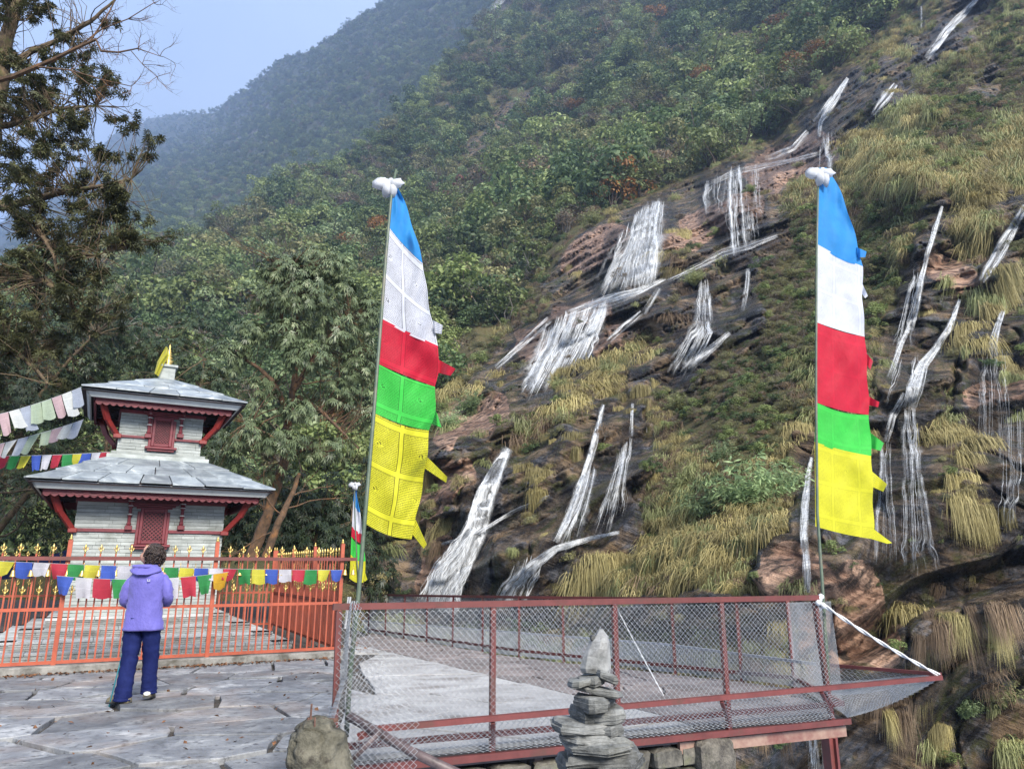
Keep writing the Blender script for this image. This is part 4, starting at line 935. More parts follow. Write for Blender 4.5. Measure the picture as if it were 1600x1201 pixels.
def cloth_grid(name, fn, nu, nv, mat, parent, usize, vsize, u0=0., v0=0.):
    mb = MB(); mb.grid(fn, nu, nv); M = MW(parent).inverted()
    me = mb.mesh(name, mat, True, M); uvl = me.uv_layers.new(name='print')
    for poly in me.polygons:
        for li in poly.loop_indices:
            vi = me.loops[li].vertex_index; i, j = vi % (nu+1), vi//(nu+1); uvl.data[li].uv = (u0+usize*i/nu, v0+vsize*(1-j/nv))
    return link(name, me, parent)
def interp(tab, y):
    return np.interp(y, [t[0] for t in tab], [t[1] for t in tab])
def tall_flag(label, polepts, Y, top, seams, names, mats, width_m, tails, scarf, ph, lean=0, yamp=.07):
    """polepts (px, py, dist) foot to tip; top (left xy, right xy); seams [(left xy, right xy), ...] below each colour; free edge follows the seams"""
    base = at(*polepts[0]); t = thing('prayer_flag_pole', label, 'flag', base, 0, None)
    pts = [at(*p) for p in polepts]; n = len(pts)
    part('pole', MB().tube(pts, [.021-.009*i/(n-1) for i in range(n)], 8), M_POLE, t, world=True, smooth=True)
    rows = [top]+seams
    pole_c = lambda py: np.interp(py, [p[1] for p in polepts[::-1]], [p[2] for p in polepts[::-1]])
    for k, nm in enumerate(names):
        la, ra_ = rows[k][:2]; lb, rb = rows[k+1][:2]; mids = rows[k+1][2] if len(rows[k+1]) > 2 else None
        def fn(u, v, la=la, ra_=ra_, lb=lb, rb=rb, k=k, mids=mids):
            lx = la[0]+(lb[0]-la[0])*v; ly = la[1]+(lb[1]-la[1])*v
            if mids:                                     # the free edge is a curve
                q = (1-v)**2*np.array(ra_)+2*v*(1-v)*np.array(mids)+v*v*np.array(rb); rx, ry = q
            else: rx = ra_[0]+(rb[0]-ra_[0])*v; ry = ra_[1]+(rb[1]-ra_[1])*v
            px = lx+(rx-lx)*u; py = ly+(ry-ly)*u
            s = (py+ph*37)/100.0; wob = .34*math.sin((s*4.2-u*7.5)+ph)+.22*math.sin(s*11+u*13+ph*3)+math.sin(s*3.1+u*2.6+ph)*.5+math.sin(s*7.3-u*5.1)*.22+math.sin(u*9+s*2.2+ph*2)*.3
            e = 5.0*u*math.sin(s*9.7+1.3*ph)*.5; sag = 6*math.sin(math.pi*u)*(.6+.4*math.sin(k*2+ph))
            p = at(px+e*.4, py+sag*(1 if v > .01 or k else 0), pole_c(py)+u*.12+yamp*u**.7*wob)
            return p
        hpx = abs(lb[1]-la[1])+20; wpx = abs(rb[0]-lb[0])
        cloth_grid(nm+'_cloth', fn, 26, 34, mats[nm], t, wpx*Y/FOC, hpx*Y/FOC*.97, .02, k*.37)
    for nm, a, b, c_, d in tails:                        # loose streamers of the free edge: four corners
        fn = lambda u, v, a=a, b=b, c_=c_, d=d: at(*(((np.array(a)*(1-v)+np.array(d)*v)*(1-u)+(np.array(b)*(1-v)+np.array(c_)*v)*u)), Y+.16+.05*math.sin(u*5+a[1]))
        cloth_grid(nm+'_streamer', fn, 8, 5, mats[nm], t, .2, .1)
    part('scarf', scarf, M_SCARF, t, world=True, smooth=True)
    return t
def scarf_mb(px, py, Y, s, seed):
    mb = MB(); g = random.Random(seed)
    c0 = at(px, py, Y); k = Y/FOC*s
    # knotted cloth: a few crumpled lobes and hanging ends
    for i, (dx, dy, w, h) in enumerate(((-18, 4, 15, 11), (-8, 12, 9, 16), (8, 2, 13, 9), (3, 14, 7, 13), (0, -1, 8, 7))):
        c_ = c0+Vector((dx*k, g.uniform(-.02, .02), -dy*k)); rings = []
        for j in range(7):
            a = math.pi*(j+.02)/6.04; rings.append([(c_.x+math.cos(a)*w*k*(1+.2*math.sin(j*3+i)), c_.y+math.sin(a)*h*.6*k*math.cos(q), c_.z+math.sin(a)*h*k*math.sin(q)*(1+.35*math.sin(q*3+i+j))) for q in [2*math.pi*m/9 for m in range(9)]])
        mb.loft(rings)
    return mb
tall_flag('left one of two tall prayer flags, on a bending pole at the mesh railing', [(541,1150,6.2),(548,1040,6.15),(560,930,6.15),(571,800,6.2),(583,660,6.25),(594,520,6.3),(603,400,6.35),(612,300,6.4),(619,265,6.4)], 6.3,
    ((613,293),(622,292)), [((606,352),(661,411),(640,330)), ((595,497),(685,540),(672,500)), ((590,568),(680,604),(688,570)), ((585,645),(671,672),(684,640)), ((571,818),(642,842),(664,760))],
    ['blue','white','red','green','yellow'], M_FLAG, .5,
    [('red',(682,560),(712,576),(704,587),(683,582)), ('white',(676,500),(692,508),(690,522),(678,520)), ('green',(678,636),(684,648),(690,668),(674,662)), ('yellow',(668,714),(699,745),(697,754),(664,732)), ('yellow',(648,808),(667,850),(662,857),(642,832))],
    scarf_mb(612, 285, 6.4, 1.0, 3), .4)
tall_flag('right one of two tall prayer flags, on the green pole beside the rope', [(1296,1085,7.98),(1290,1000,7.98),(1284,900,8.02),(1277,800,8.05),(1275,600,8.1),(1276,400,8.15),(1279,262,8.2)], 8.1,
    ((1278,262),(1292,262)), [((1278,382),(1348,416),(1322,300)), ((1275,503),(1352,526),(1346,470)), ((1274,628),(1358,648),(1356,590)), ((1273,690),(1362,712),(1360,680)), ((1274,822),(1366,842),(1364,770))],
    ['blue','white','red','green','yellow'], M_FLAG2, .6,
    [('blue',(1338,386),(1354,393),(1352,402),(1340,402)), ('white',(1346,440),(1356,462),(1352,466),(1344,456)), ('red',(1351,548),(1364,564),(1360,578),(1352,566)), ('red',(1352,616),(1374,628),(1372,636),(1354,632)),
     ('green',(1358,674),(1381,692),(1376,704),(1360,700)), ('yellow',(1360,734),(1386,756),(1380,768),(1358,758)), ('yellow',(1352,816),(1394,848),(1386,849),(1350,838))],
    scarf_mb(1287, 268, 8.15, .95, 5), 2.1, yamp=.05)
tall_flag('small distant prayer flag on a thin pole between the orange fence and the mesh railing', [(562,935,19),(558,880,19),(555,820,19),(554,755,19)], 19,
    ((554,757),(557,757)), [((552,782),(562,800)), ((550,822),(566,834)), ((549,838),(568,850)), ((548,866),(570,876)), ((546,903),(572,908))],
    ['blue','white','red','green','yellow'], M_FLAG2, .4, [('yellow',(566,880),(574,905),(570,908),(562,900))], scarf_mb(556, 756, 19, .35, 6), 1.0, yamp=.1)

def flag_string(label, ends, cols, pw, ph_, sag, seed, slant=0., name='prayer_flag_string', big=1.0):
    """ends: list of world points the cord passes; one cloth per colour"""
    g = random.Random(seed); A, B = Vector(ends[0]), Vector(ends[1]); L = (B-A).length
    t = thing(name, label, 'prayer flags', A)
    P = lambda s: A+(B-A)*s+Vector((0, 0, -sag*4*s*(1-s)))
    part('cord', MB().tube([P(i/24) for i in range(25)], .004, 3, False), M_SCARF, t, world=True)
    n = len(cols)
    for k, c_ in enumerate(cols):
        if c_ is None: continue
        s0, s1 = (k+.03)/n, (k+.95)/n; f1, f2, f3 = g.uniform(0, 6), g.uniform(-.2, .5), g.uniform(.82, 1.12); sl = slant+g.uniform(-.12, .12)
        pinch = g.random() < .18
        def fn(u, v):
            p = P(s0+(s1-s0)*u*(1 if not pinch else (1-.35*v))); return p+Vector((sl*ph_*v, -.05*math.sin(u*4+f1)*v+f2*.12*v*v, -ph_*f3*v*(1-.12*pinch*abs(u-.5))+.012*math.sin(u*7+f1)*v))
        cloth_grid('flag', fn, 7, 6, M_SMALL[c_], t, L/n, ph_, k*.1, 0)
    return t
def fp(px, py, off=.12):
    x, y = at_line(px, FA, FB); x -= FN.x*off; y -= FN.y*off; p = at(px, py, y); return Vector((x, y, p.z))
C5 = ['blue', 'white', 'red', 'green', 'yellow']
flag_string('long string of small coloured prayer flags along the top of the orange fence', (fp(-12,876), fp(531,890)), ['yellow']+[C5[i % 5] for i in range(5)]+['blue','white','white','yellow','green','yellow','blue','white','red','green','yellow','blue','white','red','green','yellow','blue'], .25, .21, .03, 4)
flag_string('short lower string of larger prayer flags tied across the orange fence, beside the person', (fp(84,899,.16), fp(352,893,.16)), ['blue','white','red','green','blue','blue','white','red','green','ochre'], .3, .27, .08, 6, slant=.1)

# ------------------------------------------------------------------ viewing deck: railing of steel posts and chain link, sloping catch nets
def net(A, B, C_, D, cell, r_=.0022, sag=0, seed=0, bulge=None):
    """chain link between A-B (bottom) and D-C_ (top): every zigzag wire hooks into the next"""
    A, B, C_, D = Vector(A), Vector(B), Vector(C_), Vector(D); mb = MB()
    W = ((B-A).length+(C_-D).length)/2; Hh = ((D-A).length+(C_-B).length)/2
    nu = max(2, int(W/cell*1.9)); nv = max(2, int(Hh/cell*2)); nrm = (B-A).cross(D-A).normalized()
    def P(u, v):
        p = (A*(1-u)+B*u)*(1-v)+(D*(1-u)+C_*u)*v
        p += Vector((0, 0, -sag))*4*v*(1-v)*(.8+.4*math.sin(u*W*2.1+seed))
        p += nrm*.010*math.sin(u*W*5+seed)*math.sin(v*Hh*4+seed*2)
        if bulge: p += bulge(u, v)
        return p
    for i in range(nu):
        pts = [P(min(1, max(0, (i+.5+(.56 if (j+i) % 2 else -.56))/nu)), j/nv)+nrm*(.003 if (j+i) % 2 else -.003) for j in range(nv+1)]
        mb.tube(pts, r_*.86, 3, False)
    return mb
nd = (P1-P0).normalized(); nn = Vector((nd.y, -nd.x))          # along the near railing / outwards over the gorge
def V3(p, z): return Vector((p[0], p[1], z))
rail_t = thing('mesh_railing', 'dark red steel railing filled with chain link along the near edge of the deck', 'railing', V3(P0, 0))
RH = 1.13
posts_px = [(545, 0), (770, 0), (960, 0), (1127, 0), (1283, 0)]
pp = []
for px, _ in posts_px:
    x, y = at_line(px, P0, P1); pp.append(Vector((x, y)))
pp[0] = P0+nd*.03
for k, p in enumerate(pp):
    a, b = V3(p, -.10), V3(p, RH-.02)
    if k == 4: b = b+Vector((-.06, 0, 0))
    if k == 0: a = a+Vector((.02, 0, 0))
    part('post', MB().beam(a, b, .045, .045, (nd.x, nd.y, 0)), M_RED, rail_t, world=True)
part('top_rail', MB().beam(V3(pp[0]-nd*.05, RH+.01), V3(pp[4]-nd*.03, RH+.01), .055, .05), M_RED, rail_t, world=True)
part('foot_rail', MB().beam(V3(P0, .10), V3(P1, .10), .04, .045), M_RED, rail_t, world=True)
for k in range(4):
    a, b = pp[k]+nn*.028, pp[k+1]+nn*.028
    part('chain_link', net(V3(a, .0), V3(b, .0), V3(b, RH-.03), V3(a, RH-.03), .052, .0027, seed=k), M_WIRE, rail_t, world=True)
# catch net leaning out over the gorge, on an outer rail
OR0 = at(575, 1139, 5.95); OR1 = at(1470, 1058, 8.08)
outer = thing('catch_net_frame', 'dark red outer rail and chain link net leaning out from the near deck edge', 'safety net', OR0)
part('outer_rail', MB().beam(OR0, OR1, .05, .042), M_RED, outer, world=True)
def on_outer(px):
    lo, hi = -.3, 1.3
    for _ in range(40):
        m = (lo+hi)/2; p = OR0*(1-m)+OR1*m
        if project(p)[0] < px: lo = m
        else: hi = m
    return OR0*(1-lo)+OR1*lo
z_e = -.02
for k in range(4):
    a, b = pp[k]+nn*.05, pp[k+1]+nn*.05
    if k == 0: a = a-nd*.02
    qa, qb = on_outer(posts_px[k][0] if k else 580), on_outer(posts_px[k+1][0])
    part('net', net(V3(a, z_e), V3(b, z_e), qb, qa, .05, .0021, .03, k+7), M_WIRE, outer, world=True)
    part('outrigger', MB().beam(V3(pp[k+1], .02), qb-Vector((0, 0, .03)), .03, .03), M_RED, outer, world=True)
# the net goes round the right-hand end to the tip
F0 = at(1180, 1024, 10.9); F0 = at_z(1187, 1026, .3)
part('net', net(V3(P1+nn*.05, z_e), V3(Q1+Vector((.1, .1)), -.02), OR1+Vector((-.1, .25, .0)), OR1, .05, .0021, .05, 3), M_WIRE, outer, world=True)
part('net', net(V3(P1+nn*.05, z_e), V3(P1+nn*.06+nd*.02, z_e), OR1, on_outer(1283), .05, .0021, .05, 5), M_WIRE, outer, world=True)
far_out = [Vector(at(1470, 1053, 8.12)), Vector(at(1277, 1037, 9.4)), Vector(at(1040, 1006, 13.0)), Vector(at(800, 987, 17.2)), Vector(at(566, 969, 24.5))]
far_in = [Vector((Q1.x+.1, Q1.y-.9, -.02)), V3(Q1, gz(*Q1)), V3(Q2.lerp(Q1, .42), -.12), V3(Q2.lerp(Q3, .12), -.25), V3(Q3, gz(*Q3))]
fr_t = thing('far_catch_net', 'grey chain link net leaning out beyond the far railing of the deck', 'safety net', far_in[1])
for k in range(4):
    part('outer_rail', MB().beam(far_out[k], far_out[k+1], .035, .035), M_WIRE if k else M_RED, fr_t, world=True)
    part('net', net(far_in[k], far_in[k+1], far_out[k+1], far_out[k], .06 if k < 2 else .09, .0032 if k < 2 else .0055, .06, k+20), M_WIRE, fr_t, world=True)
# far railing
far_t = thing('far_railing', 'dark red railing with chain link along the far edge of the deck', 'railing', V3(Q1, gz(*Q1)))
fpx = [579, 605, 634, 669, 709, 755, 811, 879, 958, 1049, 1150]
def on_far(px):
    x, y = at_line(px, Q2, Q1)
    if y > Q2.y: x, y = at_line(px, Q3, Q2)
    return Vector((x, y))
fps = [on_far(p) for p in fpx]+[Q1.copy()]
def F3(p, h): return Vector((p.x, p.y, gz(p.x, p.y)+h))
for k, p in enumerate(fps):
    part('post', MB().beam(F3(p, -.05), F3(p, 1.08), .045, .045, (0, 1, 0)), M_RED, far_t, world=True)
    if k:
        q = fps[k-1]
        part('top_rail', MB().beam(F3(q, 1.08), F3(p, 1.08), .05, .05), M_RED, far_t, world=True)
        part('foot_rail', MB().beam(F3(q, .10), F3(p, .10), .045, .05), M_RED, far_t, world=True)
        part('chain_link', net(F3(q, .0), F3(p, .0), F3(p, 1.06), F3(q, 1.06), .055 if k > 7 else .08, .0024 if k > 7 else .004, seed=k), M_WIRE, far_t, world=True)
# short side between the two railings
side_t = thing('end_railing', 'short chain link end between the near and far railings of the deck', 'railing', V3(P1, 0))
part('foot_rail', MB().beam(V3(P1, .10), F3(Q1, .10), .04, .045), M_RED, side_t, world=True)
part('chain_link', net(V3(P1, 0), F3(Q1, 0), F3(Q1, 1.05), V3(P1, RH-.03), .052, .0021, seed=30), M_WIRE, side_t, world=True)
# ties
def rope(name, a, b, r_, mat, label, sag=.02, twist=True, knot=True):
    a, b = Vector(a), Vector(b); n = 60; d = (b-a); L = d.length; dn = d.normalized(); x = dn.orthogonal().normalized(); y = dn.cross(x); mb = MB()
    for s_ in range(2 if twist else 1):
        pts = []
        for i in range(n+1):
            t = i/n; ph_ = t*L/(r_*9)*2+s_*math.pi; pts.append(a+d*t+Vector((0, 0, -sag*4*t*(1-t)))+((x*math.cos(ph_)+y*math.sin(ph_))*r_*.7 if twist else Vector()))
        mb.tube(pts, r_*.75, 4, False)
    if knot:
        for q in range(5): c_ = a+Vector((math.sin(q*2.1)*r_*2.2, math.cos(q*1.7)*r_*2.2, (q-2)*r_*1.8)); mb.lathe([(r_*.5, -r_*2), (r_*2.2, -r_*.6), (r_*2.0, r_*.8), (r_*.4, r_*2)], c_, 7)
    return solo(name, mb, mat, label, 'rope', smooth=True, base=a)
M_ROPE = simple('nylon_rope', (.42, .43, .44), (.62, .63, .64), 40, .8, .3, .002)
rope('rope', at(1281, 941, 7.9), at(1467, 1054, 8.08), .016, M_ROPE, 'thick white rope from the end post down to the tip of the outer rail', .03)
rope('rope', at(960, 942, 7.15), at(1037, 1086, 6.95), .0045, M_ROPE, 'thin white cord slanting from a railing post down to the outer rail behind the cairn', .01)
# loose chain link sheet bent round the near left corner
c0 = V3(P0, 0)
wrap = thing('loose_mesh_sheet', 'loose bent sheet of chain link wrapped round the left end of the railing', 'wire mesh', c0)
M_WIREB = M_WIRE
A_ = [at(553, 938, 6.0), at(541, 1060, 5.85), at(520, 1130, 5.7), at(520, 1260, 5.5)]
B_ = [at(560, 938, 6.0), at(600, 1030, 5.9), at(655, 1125, 5.75), at(648, 1260, 5.4)]
for k in range(3):
    part('chain_link', net(A_[k+1], B_[k+1], B_[k], A_[k], .045, .0028, seed=k+40, bulge=lambda u, v: Vector((0, -.07*math.sin(math.pi*u), 0))), M_WIREB, wrap, world=True)
A2 = [at(545, 945, 6.15), at(530, 1060, 6.3), at(512, 1130, 6.2), at(522, 1215, 6.0)]
for k in range(3):
    part('chain_link', net(A2[k+1], A_[k+1], A_[k], A2[k], .052, .0024, seed=k+50), M_WIREB, wrap, world=True)
for e_, pts_ in ():
    part(e_, MB().tube([pts_[0].lerp(pts_[1], .0), pts_[0].lerp(pts_[1], .5)+Vector((.02, 0, 0)), pts_[1], pts_[1].lerp(pts_[2], .5)+Vector((.02, 0, .01)), pts_[2], pts_[3]], .0042, 5, False), M_WIREB, wrap, world=True)
# dark tubes of the corner frame
M_DARKP = simple('dark_steel', (.05, .035, .035), (.12, .085, .085), 8, .5, .2, .003)
crn = thing('corner_brace', 'dark steel tubes crossing behind the mesh at the left corner of the deck', 'brace', at(560, 1150, 5.85))
part('tube', MB().tube([at(545, 1118, 6.0), at(640, 1172, 5.8), at(730, 1215, 5.6)], .035, 10), M_DARKP, crn, world=True, smooth=True)
part('tube', MB().tube([at(596, 1140, 5.85), at(545, 1192, 5.8)], .022, 8), M_DARKP, crn, world=True, smooth=True)
part('bracket', MB().beam(at(560, 1150, 5.95), at(585, 1140, 5.95), .05, .05), M_RED, crn, world=True)

# ------------------------------------------------------------------ what carries the deck
dk = thing('deck_structure', None, None, V3(P0, 0)); dk['kind'] = 'structure'
poly = [P0+nn*-.03, P1-nn*.03, Q1, Q2, Q3, Vector((FB.x, FB.y))]
part('edge_channel', MB().beam(V3(P0+nn*.02-nd*.3, -.066), V3(P1+nn*.02+nd*.05, -.066), .05, .055), M_RED, dk, world=True)
part('lower_channel', MB().beam(V3(pp[2]-nn*.04+nd*.65, -.165), V3(P1-nn*.04+nd*.03, -.165), .05, .10), simple('rusty_channel', (.13, .04, .035), (.26, .17, .13), 3, .7, .3, .004), dk, world=True)
0 and part('wall_plate', MB().beam(V3(P0+nd*1.1+nn*.0, -.15), V3(pp[2]+nd*.95, -.15), .05, .05), M_RED, dk, world=True)
part('column', MB().beam(V3(P1-nd*.16-nn*.06, -.215), V3(P1-nd*.16-nn*.06, -6), .11, .11, (nd.x, nd.y, 0)), M_RED, dk, world=True)
part('column_flange', MB().beam(V3(P1-nd*.16+nn*.004, -.215), V3(P1-nd*.16+nn*.004, -6), .05, .012, (nd.x, nd.y, 0)), M_RED, dk, world=True)
for t in (.35, .6, .85): part('joist', MB().beam(V3(P0.lerp(P1, t)-nn*.08, -.16), V3(P0.lerp(P1, t)-nn*4, -.2), .08, .14), M_DARKP, dk, world=True)
import bmesh
bm = bmesh.new()
for zz in (-.13, -.05):
    vs = [bm.verts.new((p.x, p.y, zz+gz(p.x, p.y))) for p in [P0-nn*.04, P1-nn*.04, Q1-Vector((.04, 0)), Q2-Vector((.04, .04)), Q3]]
    for i in (1, 2, 3): bm.faces.new((vs[0], vs[i], vs[i+1]))
bv = list(bm.verts)
for i in range(5): bm.faces.new([bv[i], bv[(i+1) % 5], bv[5+(i+1) % 5], bv[5+i]])
bmesh.ops.recalc_face_normals(bm, faces=bm.faces[:])
me = bpy.data.meshes.new('deck_plate'); bm.to_mesh(me); bm.free(); me.materials.append(M_DARKP); o = link('deck_plate', me, dk); o.matrix_parent_inverse = MW(dk).inverted()

def rock(mb, c, sx, sy, sz, ang=0, seed=0, rough=.18, nu=10, nv=6, flat=.65, tilt=(0, 0)):
    """irregular stone: super-ellipsoid with facets broken by noise"""
    g = random.Random(seed); c = Vector(c); rings = []
    sp = lambda v, e: math.copysign(abs(v)**e, v)
    for j in range(nv+1):
        a = -math.pi/2+math.pi*j/nv; a = max(-1.45, min(1.45, a)); ring = []
        for i in range(nu):
            b = 2*math.pi*i/nu; k = 1+rough*math.sin(b*2+seed)*.5+rough*math.sin(b*3.7+seed*1.3+j*.3)*.5+g.uniform(-rough, rough)*.35
            p = Vector((sp(math.cos(a), flat)*sp(math.cos(b), flat)*sx*k, sp(math.cos(a), flat)*sp(math.sin(b), flat)*sy*k, sp(math.sin(a), flat)*sz*(1+g.uniform(-rough, rough)*.5)))
            p.z += p.x*tilt[0]+p.y*tilt[1]; x, y = p.x*math.cos(ang)-p.y*math.sin(ang), p.x*math.sin(ang)+p.y*math.cos(ang); ring.append((c.x+x, c.y+y, c.z+p.z))
        rings.append(ring)
    mb.loft(rings); return mb
M_WALLS = simple('wall_stone', (.03, .028, .024), (.13, .12, .10), 7, .9, .8, .02, dirt=(.10, .10, .06), vary=.35)
M_MORT = simple('dark_mortar', (.012, .012, .010), (.03, .028, .024), 9, .95, .6, .02)
M_ROUGHC = simple('rough_concrete', (.04, .035, .03), (.15, .135, .11), 9, .95, 1.0, .04, dirt=(.05, .05, .035))
# stone wall under the near edge
sw = thing('retaining_wall', 'rough dark stone wall carrying the deck, seen under the near edge', 'wall', V3(P0, -3))
w0, w1 = P0-nn*.10, Vector(at_line(1085, P0, P1))-nn*.10
part('core', MB().beam(V3(w0-nn*.25, -1.9), V3(w1-nn*.25, -1.9), .35, 3.3), M_MORT, sw, world=True)
Lw = (w1-w0).length; z = -.15; k = 0; row = 0
while z > -1.55:
    h = rnd.uniform(.12, .19); x = rnd.uniform(-.2, 0)
    while x < Lw:
        w = rnd.uniform(.2, .48); c_ = w0+nd*(x+w/2); mb = MB(); rock(mb, (c_.x, c_.y, z-h/2), w/2-.012, .12, h/2-.010, math.atan2(nd.y, nd.x), k, .22, 12, 6, .34)
        part('stone', mb, M_WALLS, sw, world=True, smooth=False); x += w; k += 1
    z -= h
mb = MB(); c_ = w1+nd*.13
for q in range(9): rock(mb, (c_.x+.02*math.sin(q*2), c_.y, -.27-q*.33), .23, .2, .19, .4, 100+q, .14, 16, 8, .5)
part('end_pier', mb, M_ROUGHC, sw, world=True)
# lichen covered stump of a concrete pillar with bent rods
st = thing('broken_pillar', 'lichen stained broken concrete pillar stub with rusty rods, left of the mesh sheet', 'pillar', at(495, 1235, 5.55))
M_STUMP = simple('stained_concrete', (.04, .038, .026), (.13, .12, .09), 8, .95, 1.0, .03, dirt=(.010, .006, .005))
prof_s = [(1300,.25,0),(1240,.235,0),(1201,.22,.0),(1165,.20,.0),(1145,.175,.005),(1128,.125,.0),(1119,.06,-.01),(1116,.02,-.01)]; PP = []
for j in range(45):
    t = j/44*(len(prof_s)-1); i0 = min(len(prof_s)-2, int(t)); f = t-i0; py, w, dx = [prof_s[i0][k]*(1-f)+prof_s[i0+1][k]*f for k in range(3)]; c_ = at(498, py, 5.55)
    PP.append([(c_.x+dx+math.copysign(abs(math.cos(b))**.8, math.cos(b))*w, c_.y+math.copysign(abs(math.sin(b))**.8, math.sin(b))*w*.8, c_.z) for b in [2*math.pi*i/48 for i in range(48)]])
A_s = np.array(PP).reshape(-1, 3); dn_ = .035*vnoise(A_s, .16, 3)+.022*vnoise(A_s, .06, 4)+.012*vnoise(A_s, .025, 5)-.03*(1-sstep(0, .12, np.abs(vnoise(A_s, .14, 6))))
cs_ = np.array([np.mean(r_, axis=0) for r_ in PP]).repeat(48, 0); dd_ = A_s-cs_; dd_ /= np.linalg.norm(dd_, axis=1, keepdims=True)+1e-6; A_s = A_s+dd_*dn_[:, None]
rings = [[tuple(p) for p in r_] for r_ in A_s.reshape(45, 48, 3)]
part('stub', MB().loft(rings), M_STUMP, st, world=True, smooth=True)
M_RUST = simple('rusty_rod', (.05, .025, .018), (.14, .07, .05), 30, .8, .3, .003)
part('rod', MB().tube([at(484, 1140, 5.5), at(487, 1099, 5.5)], .008, 6), M_RUST, st, world=True)
part('rod', MB().beam(at(480, 1123, 5.5), at(528, 1124, 5.6), .022, .022), M_RUST, st, world=True)
part('rod', MB().tube([at(491, 1152, 5.45), at(492, 1120, 5.45)], .007, 6), M_RUST, st, world=True)

# ------------------------------------------------------------------ cairn
M_CAIRN, nt, out = nmat('cairn_slate'); pos = position(nt)
k1 = noise(nt, 9, 8, pos, .7); k2 = noise(nt, 28, 5, pos, .6, stretch=(.5, .5, 3)); k3 = noise(nt, 4, 4, pos)
c = mixc(nt, ramp(nt, k1, [(.36, 0), (.64, 1)]), (.035, .037, .036), (.20, .205, .20))
c = mixc(nt, ramp(nt, k2, [(.55, 0), (.72, .8)]), c, (.24, .24, .23)); c = mixc(nt, ramp(nt, k3, [(.55, 0), (.7, .5)]), c, (.10, .095, .07))
hs = N(nt, 'ShaderNodeHueSaturation'); nt.links.new(c, hs.inputs['Color']); nt.links.new(math_(nt, 'MULTIPLY_ADD', objrand(nt), .5, .75), hs.inputs['Value'])
principled(nt, out, hs.outputs[0], .85, math_(nt, 'ADD', k1, math_(nt, 'MULTIPLY', k2, .7)), 1.0, .012)
CY_ = 3.0; mpp = .00243
cb = at(930, 1300, CY_); cairn = thing('stone_cairn', 'stack of flat grey stones topped by a pointed upright stone', 'cairn', (cb.x, cb.y, cb.z))
def flatstone(px, py, w, h, dep, seed, tilt=0, n=11, rgh=.16, ang=0.0, off=0.0):
    """split slate: ragged outline, layered edge, chamfered top"""
    g = random.Random(seed); c_ = at(px, py, CY_+off); W, Hh = w/2*mpp*.95, h/2*mpp*.93; ph_ = [g.uniform(0, 6.28) for _ in range(4)]; rings = []
    out_ = [(math.copysign(abs(math.cos(2*math.pi*i/n+.2))**.6, math.cos(2*math.pi*i/n+.2))*(1+g.uniform(-rgh, rgh)), math.copysign(abs(math.sin(2*math.pi*i/n+.2))**.6, math.sin(2*math.pi*i/n+.2))*(1+g.uniform(-rgh, rgh))) for i in range(n)]
    lv = [(-1, .80), (-.8, .93), (-.35, .97+g.uniform(-.05, .03)), (-.3, 1.0), (.25, 1.0), (.3, .95), (.75, .93), (1, .82)]
    for t, s_ in lv:
        ring = []
        for i, (a, b) in enumerate(out_):
            q = s_*(1+g.uniform(-.035, .035)); x, y = a*W*q, b*dep/2*q; z = t*Hh+tilt*x+g.uniform(-.05, .05)*Hh+.12*Hh*math.sin(a*3+ph_[0])*t
            xx, yy = x*math.cos(ang)-y*math.sin(ang), x*math.sin(ang)+y*math.cos(ang); ring.append((c_.x+xx, c_.y+yy, c_.z+z))
        rings.append(ring)
    return MB().loft(rings)
for i, (px, py, w, h, dep, tilt, ang) in enumerate([(900,1196,70,26,.2,.06,.2),(963,1190,90,24,.2,-.03,-.2),(900,1163,34,28,.16,.0,.1),(940,1177,120,22,.24,-.04,.1),(934,1163,112,17,.22,.0,-.1),(927,1150,118,20,.22,.05,.05),(913,1134,96,19,.2,.05,.1),(951,1138,34,17,.14,-.1,.4),(916,1116,46,24,.15,.05,.5),
        (949,1117,58,23,.16,-.06,-.15),(922,1098,40,24,.15,.0,.3),(942,1096,30,22,.13,-.05,-.4),(934,1078,78,11,.16,.10,.1),(906,1065,36,11,.12,-.08,.2),(922,1062,42,15,.13,.0,-.2),(945,1056,34,15,.12,.20,.3)]):
    part('stone', flatstone(px, py, w, h, dep, 40+i, -tilt*2, 8+i % 4, .24, ang, (-.03 if i % 3 == 1 else .0)), M_CAIRN, cairn, world=True)
# the upright point
g = random.Random(5); rings = []; ang6 = [0, .75, 1.5, 2.5, 3.14, 3.9, 4.7, 5.5]
for py, x0, x1, dy in ((1051,910,953,.0),(1044,906,956,.0),(1026,911,955,.004),(1012,917,954,.006),(1002,922,953,.008),(993,929,950,.010),(986,935,945,.012),(983,937,943,.012)):
    a, b = at(x0, py, CY_), at(x1, py, CY_); m = (a+b)/2; W = (b-a).length/2
    rings.append([(m.x+math.cos(q)*W*(1+g.uniform(-.05, .03)), m.y+dy+math.sin(q)*min(.028, W*.9)*(1+g.uniform(-.2, .2)), m.z+.004*math.sin(q*2)) for q in ang6])
part('pointed_stone', MB().loft(rings), simple('pale_grey_slate', (.13, .135, .135), (.27, .275, .275), 14, .85, .8, .006, dirt=(.08, .08, .075)), cairn, world=True, label='pale grey pointed top stone')
part('pebble', rock(MB(), at(926, 996, CY_), .010, .010, .012, 0, 3), M_CAIRN, cairn, world=True)
# the parapet it stands on
pw = thing('parapet', 'low stone parapet under the cairn', 'wall', (cb.x, cb.y, -.05))
for q in range(6):
    for r2 in range(4):
        mb = MB(); rock(mb, (cb.x-.55+q*.3+(r2 % 2)*.1, cb.y+.05, cb.z-.07-r2*.14), .145, .2, .068, 0, q*7+r2, .12, 12, 6, .45); part('stone', mb, M_WALLS, pw, world=True)

